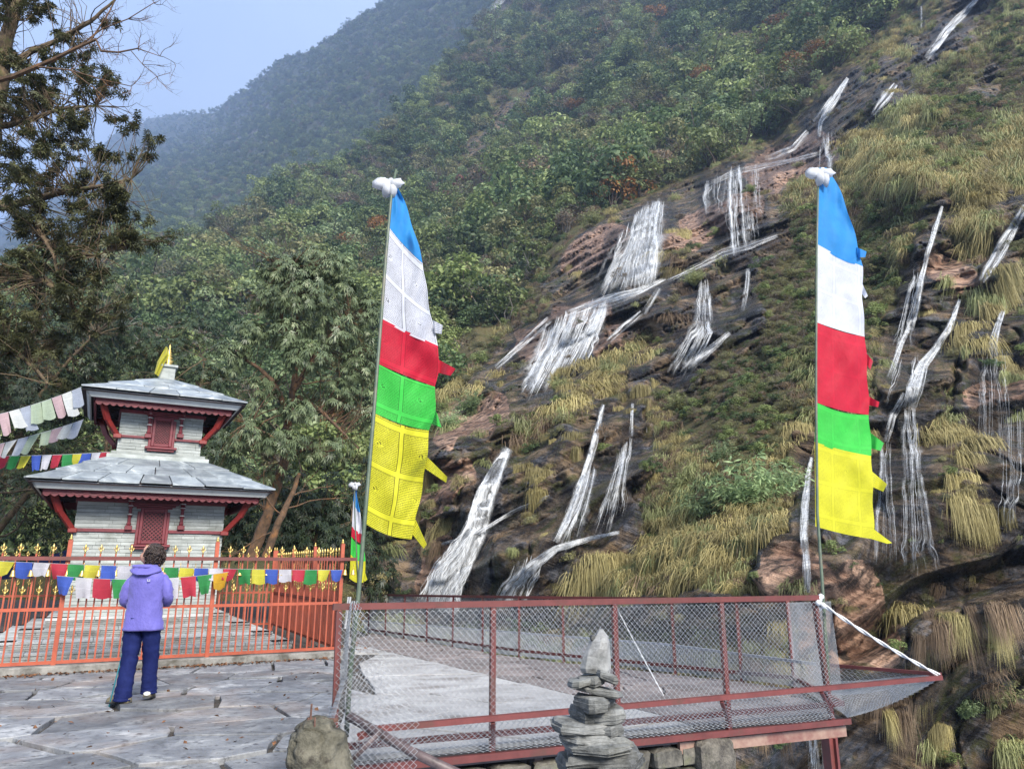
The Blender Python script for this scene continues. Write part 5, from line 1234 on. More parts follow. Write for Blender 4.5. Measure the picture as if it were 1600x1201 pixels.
# ================================================================== TEMPLE
TX, TY_, TAL = -7.269, 14.712, .509
tem = thing('temple', 'small two-storeyed pagoda shrine of pale stone with slate roofs and dark red woodwork', 'temple', (TX, TY_, 0), TAL)
TM = MW(tem)
def face(px, py, v):
    """point of the temple plane local y = v seen at px, py -> (local x, z)"""
    a = at(px, py, 10)-Vector((0, 0, EYE)); o_ = TM.inverted() @ Vector((0, 0, EYE)); d = (TM.inverted().to_3x3() @ a); t = (v-o_.y)/d.y
    return o_.x+d.x*t, o_.z+d.z*t
def stonemat(name, a, b, vary=.2, **k): return simple(name, a, b, 3.5, .85, .5, .008, stretch=(1, 1, 4), vary=vary, **k)
M_TST = stonemat('dressed_stone', (.22, .24, .23), (.34, .365, .355), .18, dirt=(.20, .215, .20))
M_TDK = stonemat('plinth_stone', (.15, .155, .15), (.36, .37, .36), .3, dirt=(.15, .13, .11))
M_JOINT = simple('joint', (.06, .062, .06), (.10, .10, .10), 10, .95, .2, .01)
M_WOOD = simple('maroon_wood', (.085, .008, .014), (.15, .018, .026), 9, .55, .4, .006)
M_WOODB = simple('bright_red_wood', (.13, .009, .008), (.19, .017, .012), 9, .5, .3, .005)
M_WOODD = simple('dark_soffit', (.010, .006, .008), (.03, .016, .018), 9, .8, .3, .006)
M_WHITE = simple('white_board', (.42, .44, .44), (.52, .54, .54), 4, .6, .2, .003)
M_SLATE, nt, out = nmat('roof_slate'); pos = position(nt)
k1 = noise(nt, 2.6, 7, pos, .65, dist=1.0); k2 = noise(nt, 14, 5, pos, .6)
c = ramp(nt, k1, [(.33, (.10, .12, .14)), (.46, (.17, .195, .22)), (.58, (.24, .27, .29)), (.68, (.40, .43, .45))])
c = mixc(nt, ramp(nt, k2, [(.55, 0), (.75, .4)]), c, (.15, .17, .19))
hs = N(nt, 'ShaderNodeHueSaturation'); nt.links.new(c, hs.inputs['Color']); nt.links.new(math_(nt, 'MULTIPLY_ADD', objrand(nt), .4, .8), hs.inputs['Value'])
principled(nt, out, hs.outputs[0], .42, math_(nt, 'ADD', k1, math_(nt, 'MULTIPLY', k2, .4)), .6, .012)

M_COP = stonemat('coping_stone', (.24, .25, .25), (.42, .44, .44), .2, dirt=(.20, .19, .17))
# stepped plinth
HW = 1.24
tiers = [(HW+.22, .615, .46), (HW+.56, .46, .31), (HW+.90, .31, .16), (HW+1.2, .16, -.05)]
for hw, z1, z0 in tiers:
    part('step', MB().box(-hw+.03, hw-.03, -hw+.03, hw-.03, z0, z1-.03), M_JOINT, tem)
    mb = MB(); n = int(hw*2/.7)
    for s_ in range(4):
        for i in range(n):
            x0 = -hw+2*hw*i/n; x1 = -hw+2*hw*(i+1)/n-.006
            a = [(x0, -hw), (x1, -hw), (x1, -hw+.36), (x0, -hw+.36)]
            for _ in range(s_): a = [(-p[1], p[0]) for p in a]
            xs = [p[0] for p in a]; ys = [p[1] for p in a]; mb.bevbox(min(xs), max(xs), min(ys), max(ys), z1-.045, z1, .004)
            y_ = z0; 
    tag(part('coping', mb, M_COP, tem), kind='stuff')
    mb = MB()
    for s_ in range(4):
        for r_ in range(3):
            za = z0+(z1-.047-z0)*r_/3+.003; zb = z0+(z1-.047-z0)*(r_+1)/3-.003; x = -hw+.02
            while x < hw-.05:
                w = rnd.uniform(.2, .45); x2 = min(x+w, hw-.02); d = rnd.uniform(.012, .026); y0_ = -hw+.03-d
                a = [(x, y0_), (x2-.005, y0_), (x2-.005, -hw+.05), (x, -hw+.05)]
                for _ in range(s_): a = [(-p[1], p[0]) for p in a]
                xs = [p[0] for p in a]; ys = [p[1] for p in a]; mb.box(min(xs), max(xs), min(ys), max(ys), za, zb); x = x2
    tag(part('riser_stones', mb, M_TDK, tem), kind='stuff')
# floor slabs round the temple inside the fence are the dirt ground

# walls: core with separate stone slips on the front, joined ones round the rest
UW = .742; ZB, ZW, ZJ, ZU = .615, 2.72, 3.593, 4.36
part('wall', MB().box(-HW+.02, HW-.02, -HW+.02, HW-.02, ZB, ZW+.1), M_JOINT, tem)
part('wall', MB().box(-UW+.02, UW-.02, -UW+.02, UW-.02, ZJ, ZU+.15), M_JOINT, tem)
def slips(hw, z0, z1, h, skip, wmin, wmax, limit):
    cnt = 0; other = MB(); n = int((z1-z0)/h); hh = (z1-z0)/n
    for s_ in range(4):
        for r_ in range(n):
            za = z0+r_*hh+.003; zb = za+hh-.006; x = -hw+.002
            while x < hw-.02:
                w = rnd.uniform(wmin, wmax); x2 = min(x+w, hw-.002)
                if hw-x2 < .08: x2 = hw-.002
                d = rnd.uniform(.008, .024)
                inwin = s_ == 0 and any(x2 > a and x < b and zb > c_ and za < e_ for a, b, c_, e_ in skip)
                segs = [(x, x2)]
                if inwin:
                    segs = []
                    for a, b, c_, e_ in skip:
                        if x < a: segs.append((x, min(x2, a)))
                        if x2 > b: segs.append((max(x, b), x2))
                for xa, xb in segs:
                    if xb-xa < .02: continue
                    if s_ == 0 and cnt < limit and not (z0 < 1.0 and zb < .9):
                        part('stone_slip', MB().box(xa, xb-.004, -hw+.02-d, -hw+.03, za, zb), M_TST, tem); cnt += 1
                    else:
                        a = [(xa, -hw+.02-d), (xb-.004, -hw+.03)]
                        q = [(a[0][0], a[0][1]), (a[1][0], a[0][1]), (a[1][0], a[1][1]), (a[0][0], a[1][1])]
                        for _ in range(s_): q = [(-p[1], p[0]) for p in q]
                        xs = [p[0] for p in q]; ys = [p[1] for p in q]; other.box(min(xs), max(xs), min(ys), max(ys), za, zb)
                x = x2
    tag(part('stone_slips', other, M_TST, tem), kind='stuff')
# openings read off the picture on the front plane
lw0 = face(214, 849, -HW); lw1 = face(262, 796, -HW); uw0 = face(235, 697, -UW); uw1 = face(272, 655, -UW)
slips(HW, ZB, ZW, .062, [(lw0[0], lw1[0], lw0[1], lw1[1])], .22, .62, 200)
slips(UW, ZJ, ZU, .055, [(uw0[0], uw1[0], uw0[1], uw1[1])], .2, .5, 90)
def window(x0, x1, z0, z1, v, nx, nz_):
    """deep carved frame round a diagonal lattice"""
    cx_, cz = (x0+x1)/2, (z0+z1)/2
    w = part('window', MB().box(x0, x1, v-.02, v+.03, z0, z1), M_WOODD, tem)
    f = MB()
    for a, b, c_, d, y in ((x0, x0+.05, z0, z1, .07), (x1-.05, x1, z0, z1, .07), (x0+.05, x1-.05, z1-.06, z1, .068), (x0+.05, x1-.05, z0, z0+.05, .068),
                        (x0-.05, x0-.002, z0-.01, z1-.05, .045), (x1+.002, x1+.05, z0-.01, z1-.05, .045)): f.bevbox(a, b, v-y, v+.02, c_, d, .006)
    for q in range(3): f.bevbox(x0-.08-.05*q, x1+.08+.05*q, v-.06-.03*q, v+.01, z1+.002+q*.035, z1+.03+q*.035, .005)
    part('window_frame', f, M_WOOD, w)
    part('sill', MB().bevbox(x0-.10, x1+.10, v-.12, v+.01, z0-.06, z0-.012, .008).bevbox(x0-.06, x1+.06, v-.09, v+.01, z0-.10, z0-.063, .006), M_WOOD, w)
    l = MB(); ax0, ax1, az0, az1 = x0+.05, x1-.05, z0+.05, z1-.06; W, Hh = ax1-ax0, az1-az0; sp_ = W/nx
    for s_ in (-1, 1):
        k = -int(Hh/sp_)-1
        while k < nx+int(Hh/sp_)+2:
            xa = ax0+k*sp_; pts = []
            # line x = xa + s*(z-az0); clip to the box
            t0, t1 = 0, Hh
            if s_ > 0: t0 = max(t0, ax0-xa); t1 = min(t1, ax1-xa)
            else: t0 = max(t0, xa-ax1); t1 = min(t1, xa-ax0)
            if t1-t0 > .01: l.beam((xa+s_*t0, v-.035-.006*s_, az0+t0), (xa+s_*t1, v-.035-.006*s_, az0+t1), .012, sp_*.24, (0, 0, 1))
            k += 1
    part('lattice', l, M_WOOD, w)
window(lw0[0], lw1[0], lw0[1], lw1[1], -HW, 5, 7)
window(uw0[0], uw1[0], uw0[1], uw1[1], -UW, 5, 7)
def colonnette(x, z0, z1, v):
    mb = MB(); mb.bevbox(x-.06, x+.06, v-.085, v+.0, z0-.02, z0+.06, .006); h = z1-z0
    prof = [(.03, .06), (.042, .09), (.028, .12), (.028, h*.35), (.045, h*.40), (.028, h*.46), (.026, h*.6), (.04, h*.64), (.05, h*.70), (.035, h*.76), (.05, h*.84), (.055, h*.93), (.05, h)]
    mb.lathe([(r_, z) for r_, z in prof], (x, v-.045, z0), 8)
    c_ = part('colonnette', mb, M_WOOD, tem)
    wh = MB()
    for z in (.40, .66, .80): wh.lathe([(.042, 0), (.054, .012), (.042, .024)], (x, v-.045, z0+h*z), 8)
    part('painted_ring', wh, M_WHITE, c_)
for (px, pt, pb) in ((200, 783, 826), (282, 789, 826)):
    x, zb = face(px, pb, -HW); zt = face(px, pt, -HW)[1]; colonnette(x, zb, zt+.12, -HW)
for (px, pt, pb) in ((231, 645, 683), (281, 648, 683)):
    x, zb = face(px, pb, -UW); zt = face(px, pt, -UW)[1]; colonnette(x, zb, zt+.08, -UW)
def band(hw, z, h, name='band', gaps=()):
    for s_ in range(4):
        sp_ = [(-hw-.03, hw+.03)] if s_ or not gaps else [(-hw-.03, gaps[0]), (gaps[1], hw+.03)]
        for a, b in sp_:
            q = MB().bevbox(a, b, -hw-.035, -hw+.018, z-h/2, z+h/2, .006); q.v = [tuple(Matrix.Rotation(s_*math.pi/2, 3, 'Z') @ Vector(p)) for p in q.v]; part(name, q, M_WOOD, tem)
zb1 = face(150, 828, -HW)[1]; zb2 = face(205, 682, -UW)[1]
band(HW, zb1, .06, gaps=(lw0[0]-.055, lw1[0]+.055)); band(UW, zb2, .05, gaps=(uw0[0]-.055, uw1[0]+.055))
band(HW, face(150, 784, -HW)[1]+.05, .09, 'cornice'); band(UW, face(205, 645, -UW)[1]+.03, .07, 'cornice')

def hip_roof(o_, ze, i_, zi, rows, nsl, seed):
    """slates on four slopes between the eaves (half size o_, height ze) and the neck (i_, zi)"""
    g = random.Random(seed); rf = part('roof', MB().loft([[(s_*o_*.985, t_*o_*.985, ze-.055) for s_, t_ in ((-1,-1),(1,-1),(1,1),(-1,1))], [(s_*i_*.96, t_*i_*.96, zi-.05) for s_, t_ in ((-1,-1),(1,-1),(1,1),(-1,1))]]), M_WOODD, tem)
    for s_ in range(4):
        M_ = Matrix.Rotation(s_*math.pi/2, 3, 'Z')
        for r_ in range(rows):
            t0, t1 = r_/rows, min(1, (r_+1.10)/rows)
            a0, a1 = o_+(i_-o_)*t0, o_+(i_-o_)*t1; z0, z1 = ze+(zi-ze)*t0, ze+(zi-ze)*t1
            n = max(3, round(nsl*a0/o_)); cut = [0]+sorted((k+g.uniform(-.22, .22))/n for k in range(1, n))+[1]
            for k in range(n):
                u0, u1 = cut[k]+.003, cut[k+1]-.003; j = g.uniform(-.012, .012); lift = g.uniform(.016, .034); out_ = g.uniform(-.02, .02) if r_ else g.uniform(-.03, .03)
                p = [(-a0+2*a0*u0, -a0-out_, z0+lift), (-a0+2*a0*u1, -a0-out_, z0+lift), (-a1+2*a1*u1, -a1, z1+.002), (-a1+2*a1*u0, -a1, z1+.002)]
                q = [(x, y, z-.026) for x, y, z in p]; mb = MB(); mb.add([tuple(M_ @ Vector(v)) for v in q+p], [(0,3,2,1),(4,5,6,7),(0,1,5,4),(1,2,6,5),(2,3,7,6),(3,0,4,7)])
                part('slate', mb, M_SLATE, tem if False else rf)
        # ridge cover slab on the hip is left out: slates meet at the hip
    # white board under the eaves, and scalloped valance inside it
    fo = o_-.10
    for s_ in range(4):
        M_ = Matrix.Rotation(s_*math.pi/2, 3, 'Z'); T = lambda q: setattr(q, 'v', [tuple(M_ @ Vector(p)) for p in q.v]) or q
        part('fascia', T(MB().loft([[(-fo-.03, -fo-.03, ze-.02), (fo+.03, -fo-.03, ze-.02), (fo+.03, -fo, ze-.02), (-fo-.03, -fo, ze-.02)], [(-fo+.05, -fo+.05, ze-.145), (fo-.05, -fo+.05, ze-.145), (fo-.05, -fo+.08, ze-.145), (-fo+.05, -fo+.08, ze-.145)]])), M_WHITE, tem)
        vo = fo-.16; nsc = int(2*vo/.115); top_, dep = ze-.10, .13
        pts = []
        nn_ = nsc*8
        for i in range(nn_+1):
            x = -vo+2*vo*i/nn_; pts.append((x, top_-dep-.035*abs(math.sin(math.pi*nsc*i/nn_))))
        mb = MB(); vs = []
        for y in (-vo-.015, -vo+.015): vs += [(x, y, top_) for x, z in pts]+[(x, y, z) for x, z in pts]
        m_ = nn_+1; fs = []
        for i in range(nn_): fs += [(i, i+1, m_+i+1, m_+i), (2*m_+i+1, 2*m_+i, 3*m_+i, 3*m_+i+1), (m_+i, m_+i+1, 3*m_+i+1, 3*m_+i)]
        mb.add(vs, fs)
        for zz, am in ((.55, .02), (.86, .022)): mb.tube([(x, -vo-.018, top_-dep*zz-.6*am*math.sin(2*math.pi*nsc*.5*i/nn_)) for i, (x, z) in enumerate(pts) if i % 2 == 0], .009, 4, False)
        mb.beam((-vo, -vo-.02, top_-.02), (vo, -vo-.02, top_-.02), .04, .04)
        part('valance', T(mb), M_WOOD, tem)
        raf = MB()
        for k in range(9):
            x = -vo+2*vo*(k+.5)/9; raf.beam((x, -vo+.02, ze-.09), (x*.6, -i_*.9, ze-.02), .05, .04)
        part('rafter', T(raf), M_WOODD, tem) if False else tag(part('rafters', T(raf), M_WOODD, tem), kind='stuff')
hip_roof(2.018, 2.884, .87, 3.47, 3, 7, 4)
# neck of the lower roof: two low courses
part('neck_course', MB().bevbox(-.90, .90, -.90, .90, 3.44, 3.53, .01), M_TST, tem); part('neck_course', MB().bevbox(-.83, .83, -.83, .83, 3.53, 3.593, .01), M_TST, tem)
hip_roof(1.452, 4.64, .16, 5.24, 3, 5, 9)
for hw, zb_, reach, ztop in ((HW, zb1, .42, 2.80), (UW, zb2, .36, 4.52)):
    for sx in (-1, 1):
        for sy in (-1, 1):
            a = Vector((sx*(hw+.02), sy*(hw+.02), zb_)); b = Vector((sx*(hw+reach), sy*(hw+reach), ztop)); mid = (a+b)/2+Vector((sx*.03, sy*.03, -.05)); up = Vector((-sx, sy, 0))
            mb = MB().beam(a, mid, .09, .05, up).beam(mid, b, .11, .055, up); mb.bevbox(a.x-.07, a.x+.07, a.y-.07, a.y+.07, zb_-.05, zb_+.03, .008); part('roof_strut', mb, M_WOODB, tem)
# pedestal and gilt finial
part('pedestal', MB().bevbox(-.15, .15, -.15, .15, 5.2, 5.50, .006).bevbox(-.19, .19, -.19, .19, 5.50, 5.555, .008), M_TST, tem)
part('finial', MB().lathe([(.11, 0), (.12, .02), (.06, .05), (.10, .11), (.045, .15), (.085, .18), (.035, .215), (.07, .24), (.03, .27), (.055, .295), (.022, .32), (.04, .345), (.012, .38), (.025, .42), (.001, .50)], (0, 0, 5.555), 14), M_GOLDP, tem, smooth=True)
yc = thing('yellow_scarf', 'yellow cloth tied round the golden finial of the temple, hanging to the left', 'scarf', TM @ Vector((0, 0, 5.6)))
fa = [(259,541,262,543),(253,552,264,556),(246,565,257,567),(241,583,248,588)]
def fn(u, v):
    t = v*3; i = min(2, int(t)); q = [fa[i][j]*(1-(t-i))+fa[i+1][j]*(t-i) for j in range(4)]; return at(q[0]+(q[2]-q[0])*u, q[1]+(q[3]-q[1])*u, 14.45+.05*math.sin(u*7+v*3))
cloth_grid('cloth', fn, 8, 12, M_SMALL['yellow'], yc, .2, .5)
# strings of flags from the left to the roof corners
def tp(x, y, z): return TM @ Vector((x, y, z))
PALE = ['pale_green', 'pale_pink', 'pale_white', 'pale_blue', 'pale_green', 'pale_green', 'pale_pink', 'pale_white', 'pale_blue']
e1 = tp(-1.44, -1.44, 4.62); e2 = at(-22, 652, 11.6)
flag_string('upper string of faded prayer flags rising to the left corner of the upper roof', (e2, e1), PALE, .28, .36, .04, 11, slant=.38)
flag_string('middle string of faded prayer flags, below the upper one, left of the temple', (at(-30, 700, 11.6), at(131, 655, 13.0)), ['pale_green', 'pale_pink', 'pale_white', 'pale_blue', 'pale_green', 'pale_green', 'pale_pink', 'pale_white', 'pale_blue'], .28, .30, .03, 12, slant=-.22)
flag_string('string of bright prayer flags ending at the neck of the lower temple roof', (at(-20, 712, 12.0), tp(-.84, -.84, 3.56)), ['white', 'red', 'green', 'yellow', 'blue', 'white', 'red', 'green', 'yellow', 'blue', 'white', 'red'], .2, .24, .02, 13, slant=-.10)

# ================================================================== WATER
M_WATER, nt, out = nmat('white_water'); pos = position(nt)
uvw = N(nt, 'ShaderNodeUVMap'); uvw.uv_map = 'flow'
n1 = noise(nt, 1.0, 5, uvw.outputs[0], .6, stretch=(5.0, 1.6, 1)); n2 = noise(nt, 5, 5, pos, .65, stretch=(1.6, 1.6, .3))
fade = N(nt, 'ShaderNodeAttribute', attribute_name='fade').outputs['Fac']
al = math_(nt, 'MULTIPLY', ramp(nt, math_(nt, 'ADD', math_(nt, 'MULTIPLY', n1, .5), math_(nt, 'MULTIPLY', n2, .5)), [(.37, .03), (.58, .96)]), fade)
p = N(nt, 'ShaderNodeBsdfPrincipled'); p.inputs['Base Color'].default_value = (.90, .92, .94, 1); p.inputs['Roughness'].default_value = .35
t = N(nt, 'ShaderNodeBsdfTranslucent'); t.inputs['Color'].default_value = (.80, .84, .90, 1)
ms0 = N(nt, 'ShaderNodeMixShader'); ms0.inputs[0].default_value = .4; nt.links.new(p.outputs[0], ms0.inputs[1]); nt.links.new(t.outputs[0], ms0.inputs[2])
tr = N(nt, 'ShaderNodeBsdfTransparent'); ms = N(nt, 'ShaderNodeMixShader'); nt.links.new(al, ms.inputs[0]); nt.links.new(tr.outputs[0], ms.inputs[1]); nt.links.new(ms0.outputs[0], ms.inputs[2]); nt.links.new(ms.outputs[0], out.inputs[0])
def waterfall(label, runs, free=.0, name='waterfall'):
    """runs: (polyline px, py, half width px; number of strands; strand px): strands of water that follow the rock, wander, split and meet"""
    V = []; Fc = []; UV = []; FD_ = []; g = random.Random(len(label))
    def ribbon(x, y, w, fd, m, L0, ph_):
        S_ = near_surface(x, y); Y = S_[:, 1].copy()
        Yp = np.minimum.reduce([np.r_[np.full(j, Y[0]), Y[:len(Y)-j]] for j in range(0, min(m, len(Y)-1)+1)]) if m else Y
        Yp = np.minimum(Yp, Y)-.12-.006*Y
        dx_, dy_ = np.gradient(x), np.gradient(y); l_ = np.hypot(dx_, dy_)+1e-6; vx, vy = -dy_/l_*w/2, dx_/l_*w/2
        a = unproj(x-vx, y-vy, Yp+.02); b = unproj(x, y, Yp-.05); c_ = unproj(x+vx, y+vy, Yp+.02); o_ = len(V)
        for i in range(len(x)):
            V.extend([a[i], b[i], c_[i]]); FD_.extend([0, fd[i], 0]); fl = L0*i/30+ph_; UV.extend([(ph_*3, fl), (ph_*3+.25, fl), (ph_*3+.5, fl)])
        for i in range(len(x)-1):
            for q in (0, 1): Fc.append((o_+3*i+q, o_+3*i+q+1, o_+3*i+q+4, o_+3*i+q+3))
    for run in runs:
        if run[0] == 'c':                     # a curtain: threads leave a lip and drop to a foot line
            lip, foot = np.array(run[1], float), np.array(run[2], float); ns, sw_ = int(run[3]*1.5), run[4]
            cen = [g.random() for _ in range(max(3, ns//9))]; tl, tf = np.linspace(0, 1, len(lip)), np.linspace(0, 1, len(foot)); led = sorted(g.uniform(.1, .95) for _ in range(4)); kk_ = [[g.uniform(-5, 5)*min(1, abs(lip[-1][0]-lip[0][0])/40+.25) for _ in range(4)] for _ in range(5)]
            for s_ in range(ns):
                u = min(1, max(0, g.choice(cen)+g.gauss(0, .045) if g.random() < .7 else g.random())); u2 = min(1.04, max(-.04, u+g.gauss(0, .05)))
                rag = g.gauss(0, 4)
                A0 = np.array([np.interp(u, tl, lip[:, 0]), np.interp(u, tl, lip[:, 1])+rag]); B0 = np.array([np.interp(u2, tf, foot[:, 0]), np.interp(u2, tf, foot[:, 1])+g.gauss(0, 7)])
                t0 = 0 if g.random() < .6 else g.choice(led); t1 = 1 if g.random() < .6 else g.choice(led)+.05
                if t1-t0 < .12: t0, t1 = 0, 1
                L = np.hypot(*(B0-A0))*(t1-t0); n = max(5, int(L/4)); t = np.linspace(t0, t1, n); ph_ = g.uniform(0, 9)
                # straight drop first, slide later
                fx_ = t**1.25; jj = np.convolve([g.uniform(-1, 1) for _ in range(n+2)], [.3, .4, .3], 'valid')[:n]*.9
                kick = sum(kk_[int(u*5)%5][iq]*(.6+.5*g.random())*sstep(q-.03, q+.03, t) for iq, q in enumerate(led))
                x = A0[0]+(B0[0]-A0[0])*fx_+jj+kick; y = A0[1]+(B0[1]-A0[1])*t
                soft = g.random() < .22; w = sw_*((.2+.5*g.random()**1.5) if not soft else g.uniform(1.5, 3.5))*(.7+.5*np.sin(t*9+ph_)**2)*(1+.9*sum(np.exp(-((t-q)/.03)**2) for q in led)); op = g.choice([1, 1, .9, .6, .4]) if not soft else g.uniform(.12, .35); e_ = np.arange(n)
                ribbon(x, y, w, op*np.clip((e_+1.5)/2.5, 0, 1)*np.clip((n-e_)/5, 0, 1), 4, L/n*1.0, ph_)
            continue
        pts, ns, sw_, lift = run
        P = np.array(pts, float); seg = np.r_[0, np.cumsum(np.hypot(np.diff(P[:, 0]), np.diff(P[:, 1])))]; L = seg[-1]; n = max(6, int(L/4.5))
        tt = np.linspace(0, 1, n); cx_ = np.interp(tt*L, seg, P[:, 0]); cy_ = np.interp(tt*L, seg, P[:, 1]); hw = np.interp(tt*L, seg, P[:, 2])
        ddx = np.gradient(cx_); ddy = np.gradient(cy_); l_ = np.hypot(ddx, ddy)+1e-6; nx_, ny_ = -ddy/l_, ddx/l_
        cen = [g.uniform(-.9, .9) for _ in range(max(3, ns//8))]
        for s_ in range(int(ns*3.0)):
            u = max(-1, min(1, g.choice(cen)+g.gauss(0, .1) if g.random() < .6 else g.uniform(-1, 1))); ph_ = g.uniform(0, 9); a0 = g.choice([0, 0, g.uniform(0, .6)]); a1 = g.choice([1, 1, g.uniform(.4, 1)])
            k0, k1 = int(a0*(n-1)), max(int(a0*(n-1))+4, int(a1*(n-1))+1); idx = np.arange(k0, min(k1, n))
            if len(idx) < 4: continue
            jj = np.convolve([g.uniform(-1, 1) for _ in range(len(idx)+2)], [.3, .4, .3], 'valid')[:len(idx)]
            off = u*hw[idx]+np.sin(tt[idx]*L/17+ph_)*hw[idx]*.12+np.sin(tt[idx]*L/6.3+ph_*2)*.4+jj*(.6+.10*hw[idx])
            soft = g.random() < .2; w = sw_*((.22+.5*g.random()**1.5) if not soft else g.uniform(1.2, 2.6))*(.6+.5*np.sin(tt[idx]*L/11+ph_*3)**2); op = g.choice([1, 1, .75, .5, .35]) if not soft else g.uniform(.12, .35); e_ = np.arange(len(idx))
            ribbon(cx_[idx]+nx_[idx]*off, cy_[idx]+ny_[idx]*off, w, op*np.clip((e_+1)/2.5, 0, 1)*np.clip((len(idx)-e_)/6, 0, 1), int(3+5*lift), L/n, ph_)
    me = bpy.data.meshes.new(name); me.from_pydata([tuple(v) for v in V], [], Fc); me.materials.append(M_WATER)
    ul = me.uv_layers.new(name='flow'); li = np.empty(len(me.loops), np.int32); me.loops.foreach_get('vertex_index', li); ul.data.foreach_set('uv', np.array(UV)[li].ravel().astype(np.float32))
    fa_ = me.attributes.new('fade', 'FLOAT', 'POINT'); fa_.data.foreach_set('value', np.array(FD_, np.float32)); me.polygons.foreach_set('use_smooth', [True]*len(me.polygons)); o = link(name, me); tag(o, label, 'waterfall', None, 'structure'); return o
for lb, rs in WF: waterfall(lb, rs)

# green feathery bamboo clumps and hanging shrubs that stand out on the cliff
def bamboo(name, mat, n=260, seed=0):
    g = np.random.default_rng(seed); Q = []; vals = []
    for i in range(n):
        az = g.uniform(0, 6.28); d = np.array([math.cos(az), math.sin(az), 0]); h = g.uniform(.5, 1.1); out_ = g.uniform(.1, .75); side = np.array([-d[1], d[0], 0])
        f = lambda t: d*out_*t**1.6*h+np.array([0, 0, h*(1.25*t-.55*t*t*out_*1.6)])
        for k in range(16):
            t = .25+.75*(k+g.random())/16; p0 = f(t); dd = d*g.uniform(-.2, 1)+side*g.uniform(-1, 1)+np.array([0, 0, g.uniform(-1.0, .15)]); dd /= np.linalg.norm(dd); L = g.uniform(.06, .13); w = np.cross(dd, g.normal(0, 1, 3)); w /= np.linalg.norm(w)
            Q += [p0, p0+dd*L*.45+w*L*.11, p0+dd*L, p0+dd*L*.45-w*L*.11]; vals.append(g.random()*.6+.35*t)
    return quads_mesh(name, np.array(Q), mat, np.array(vals))
F_BAM = foliage('bamboo_leaves', (.07, .105, .045), (.21, .28, .13), (.32, .38, .22), trans=.35)
BB = [bamboo('bamboo', F_BAM, 260, 1), bamboo('bamboo', F_BAM, 220, 2), bamboo('bamboo', F_GGREEN, 220, 3)]
for px, py, r_, v, lb in ((1180,790,2.2,0,'largest bright green feathery bamboo clump on the cliff, left of the right flag'), (1120,800,1.6,1,'feathery bamboo clump just left of the largest one'), (1235,760,1.1,1,'green bamboo clump between the largest one and the flag'),
        (1060,770,1.0,2,'pale bamboo clump above the golden grass slope'), (1060,640,1.3,2,'pale green bamboo clump in the middle of the cliff'), (1130,720,1.0,0,'small green bamboo clump above the largest one'),
        (1085,440,1.5,2,'grey green bush on the knoll beside the small fan shaped fall'), (985,300,3.2,2,'pale bamboo fringe left of the broad veil fall'), (930,350,3.4,2,'bamboo fringe at the wood edge left of the pink rock'),
        (1140,190,4.2,2,'pale green bamboo at the wood edge above the pink ledge'), (740,640,2.0,0,'green bamboo below the left flag cloth, beside the cliff'), (705,665,1.7,1,'dark bamboo between the left flag and the cliff'), (560,770,1.6,2,'pale bamboo behind the small distant flag'),
        (1560,1090,.9,2,'green bush low on the right cliff wall'), (1500,1110,.7,0,'small leafy bush below the tip of the net'), (870,610,1.2,2,'olive tuft bush beside the slanting cascade')):
    P = near_surface([px], [py])[0]; o = bpy.data.objects.new('bamboo_clump', BB[v]); COL.objects.link(o)
    o.location = P-np.array([0, .1, r_*.35]); o.scale = (r_*1.25, r_*1.25, r_); o.rotation_euler = (.25, 0, px*.37); tag(o, lb, 'bamboo' if 'bamboo' in lb else 'bush')
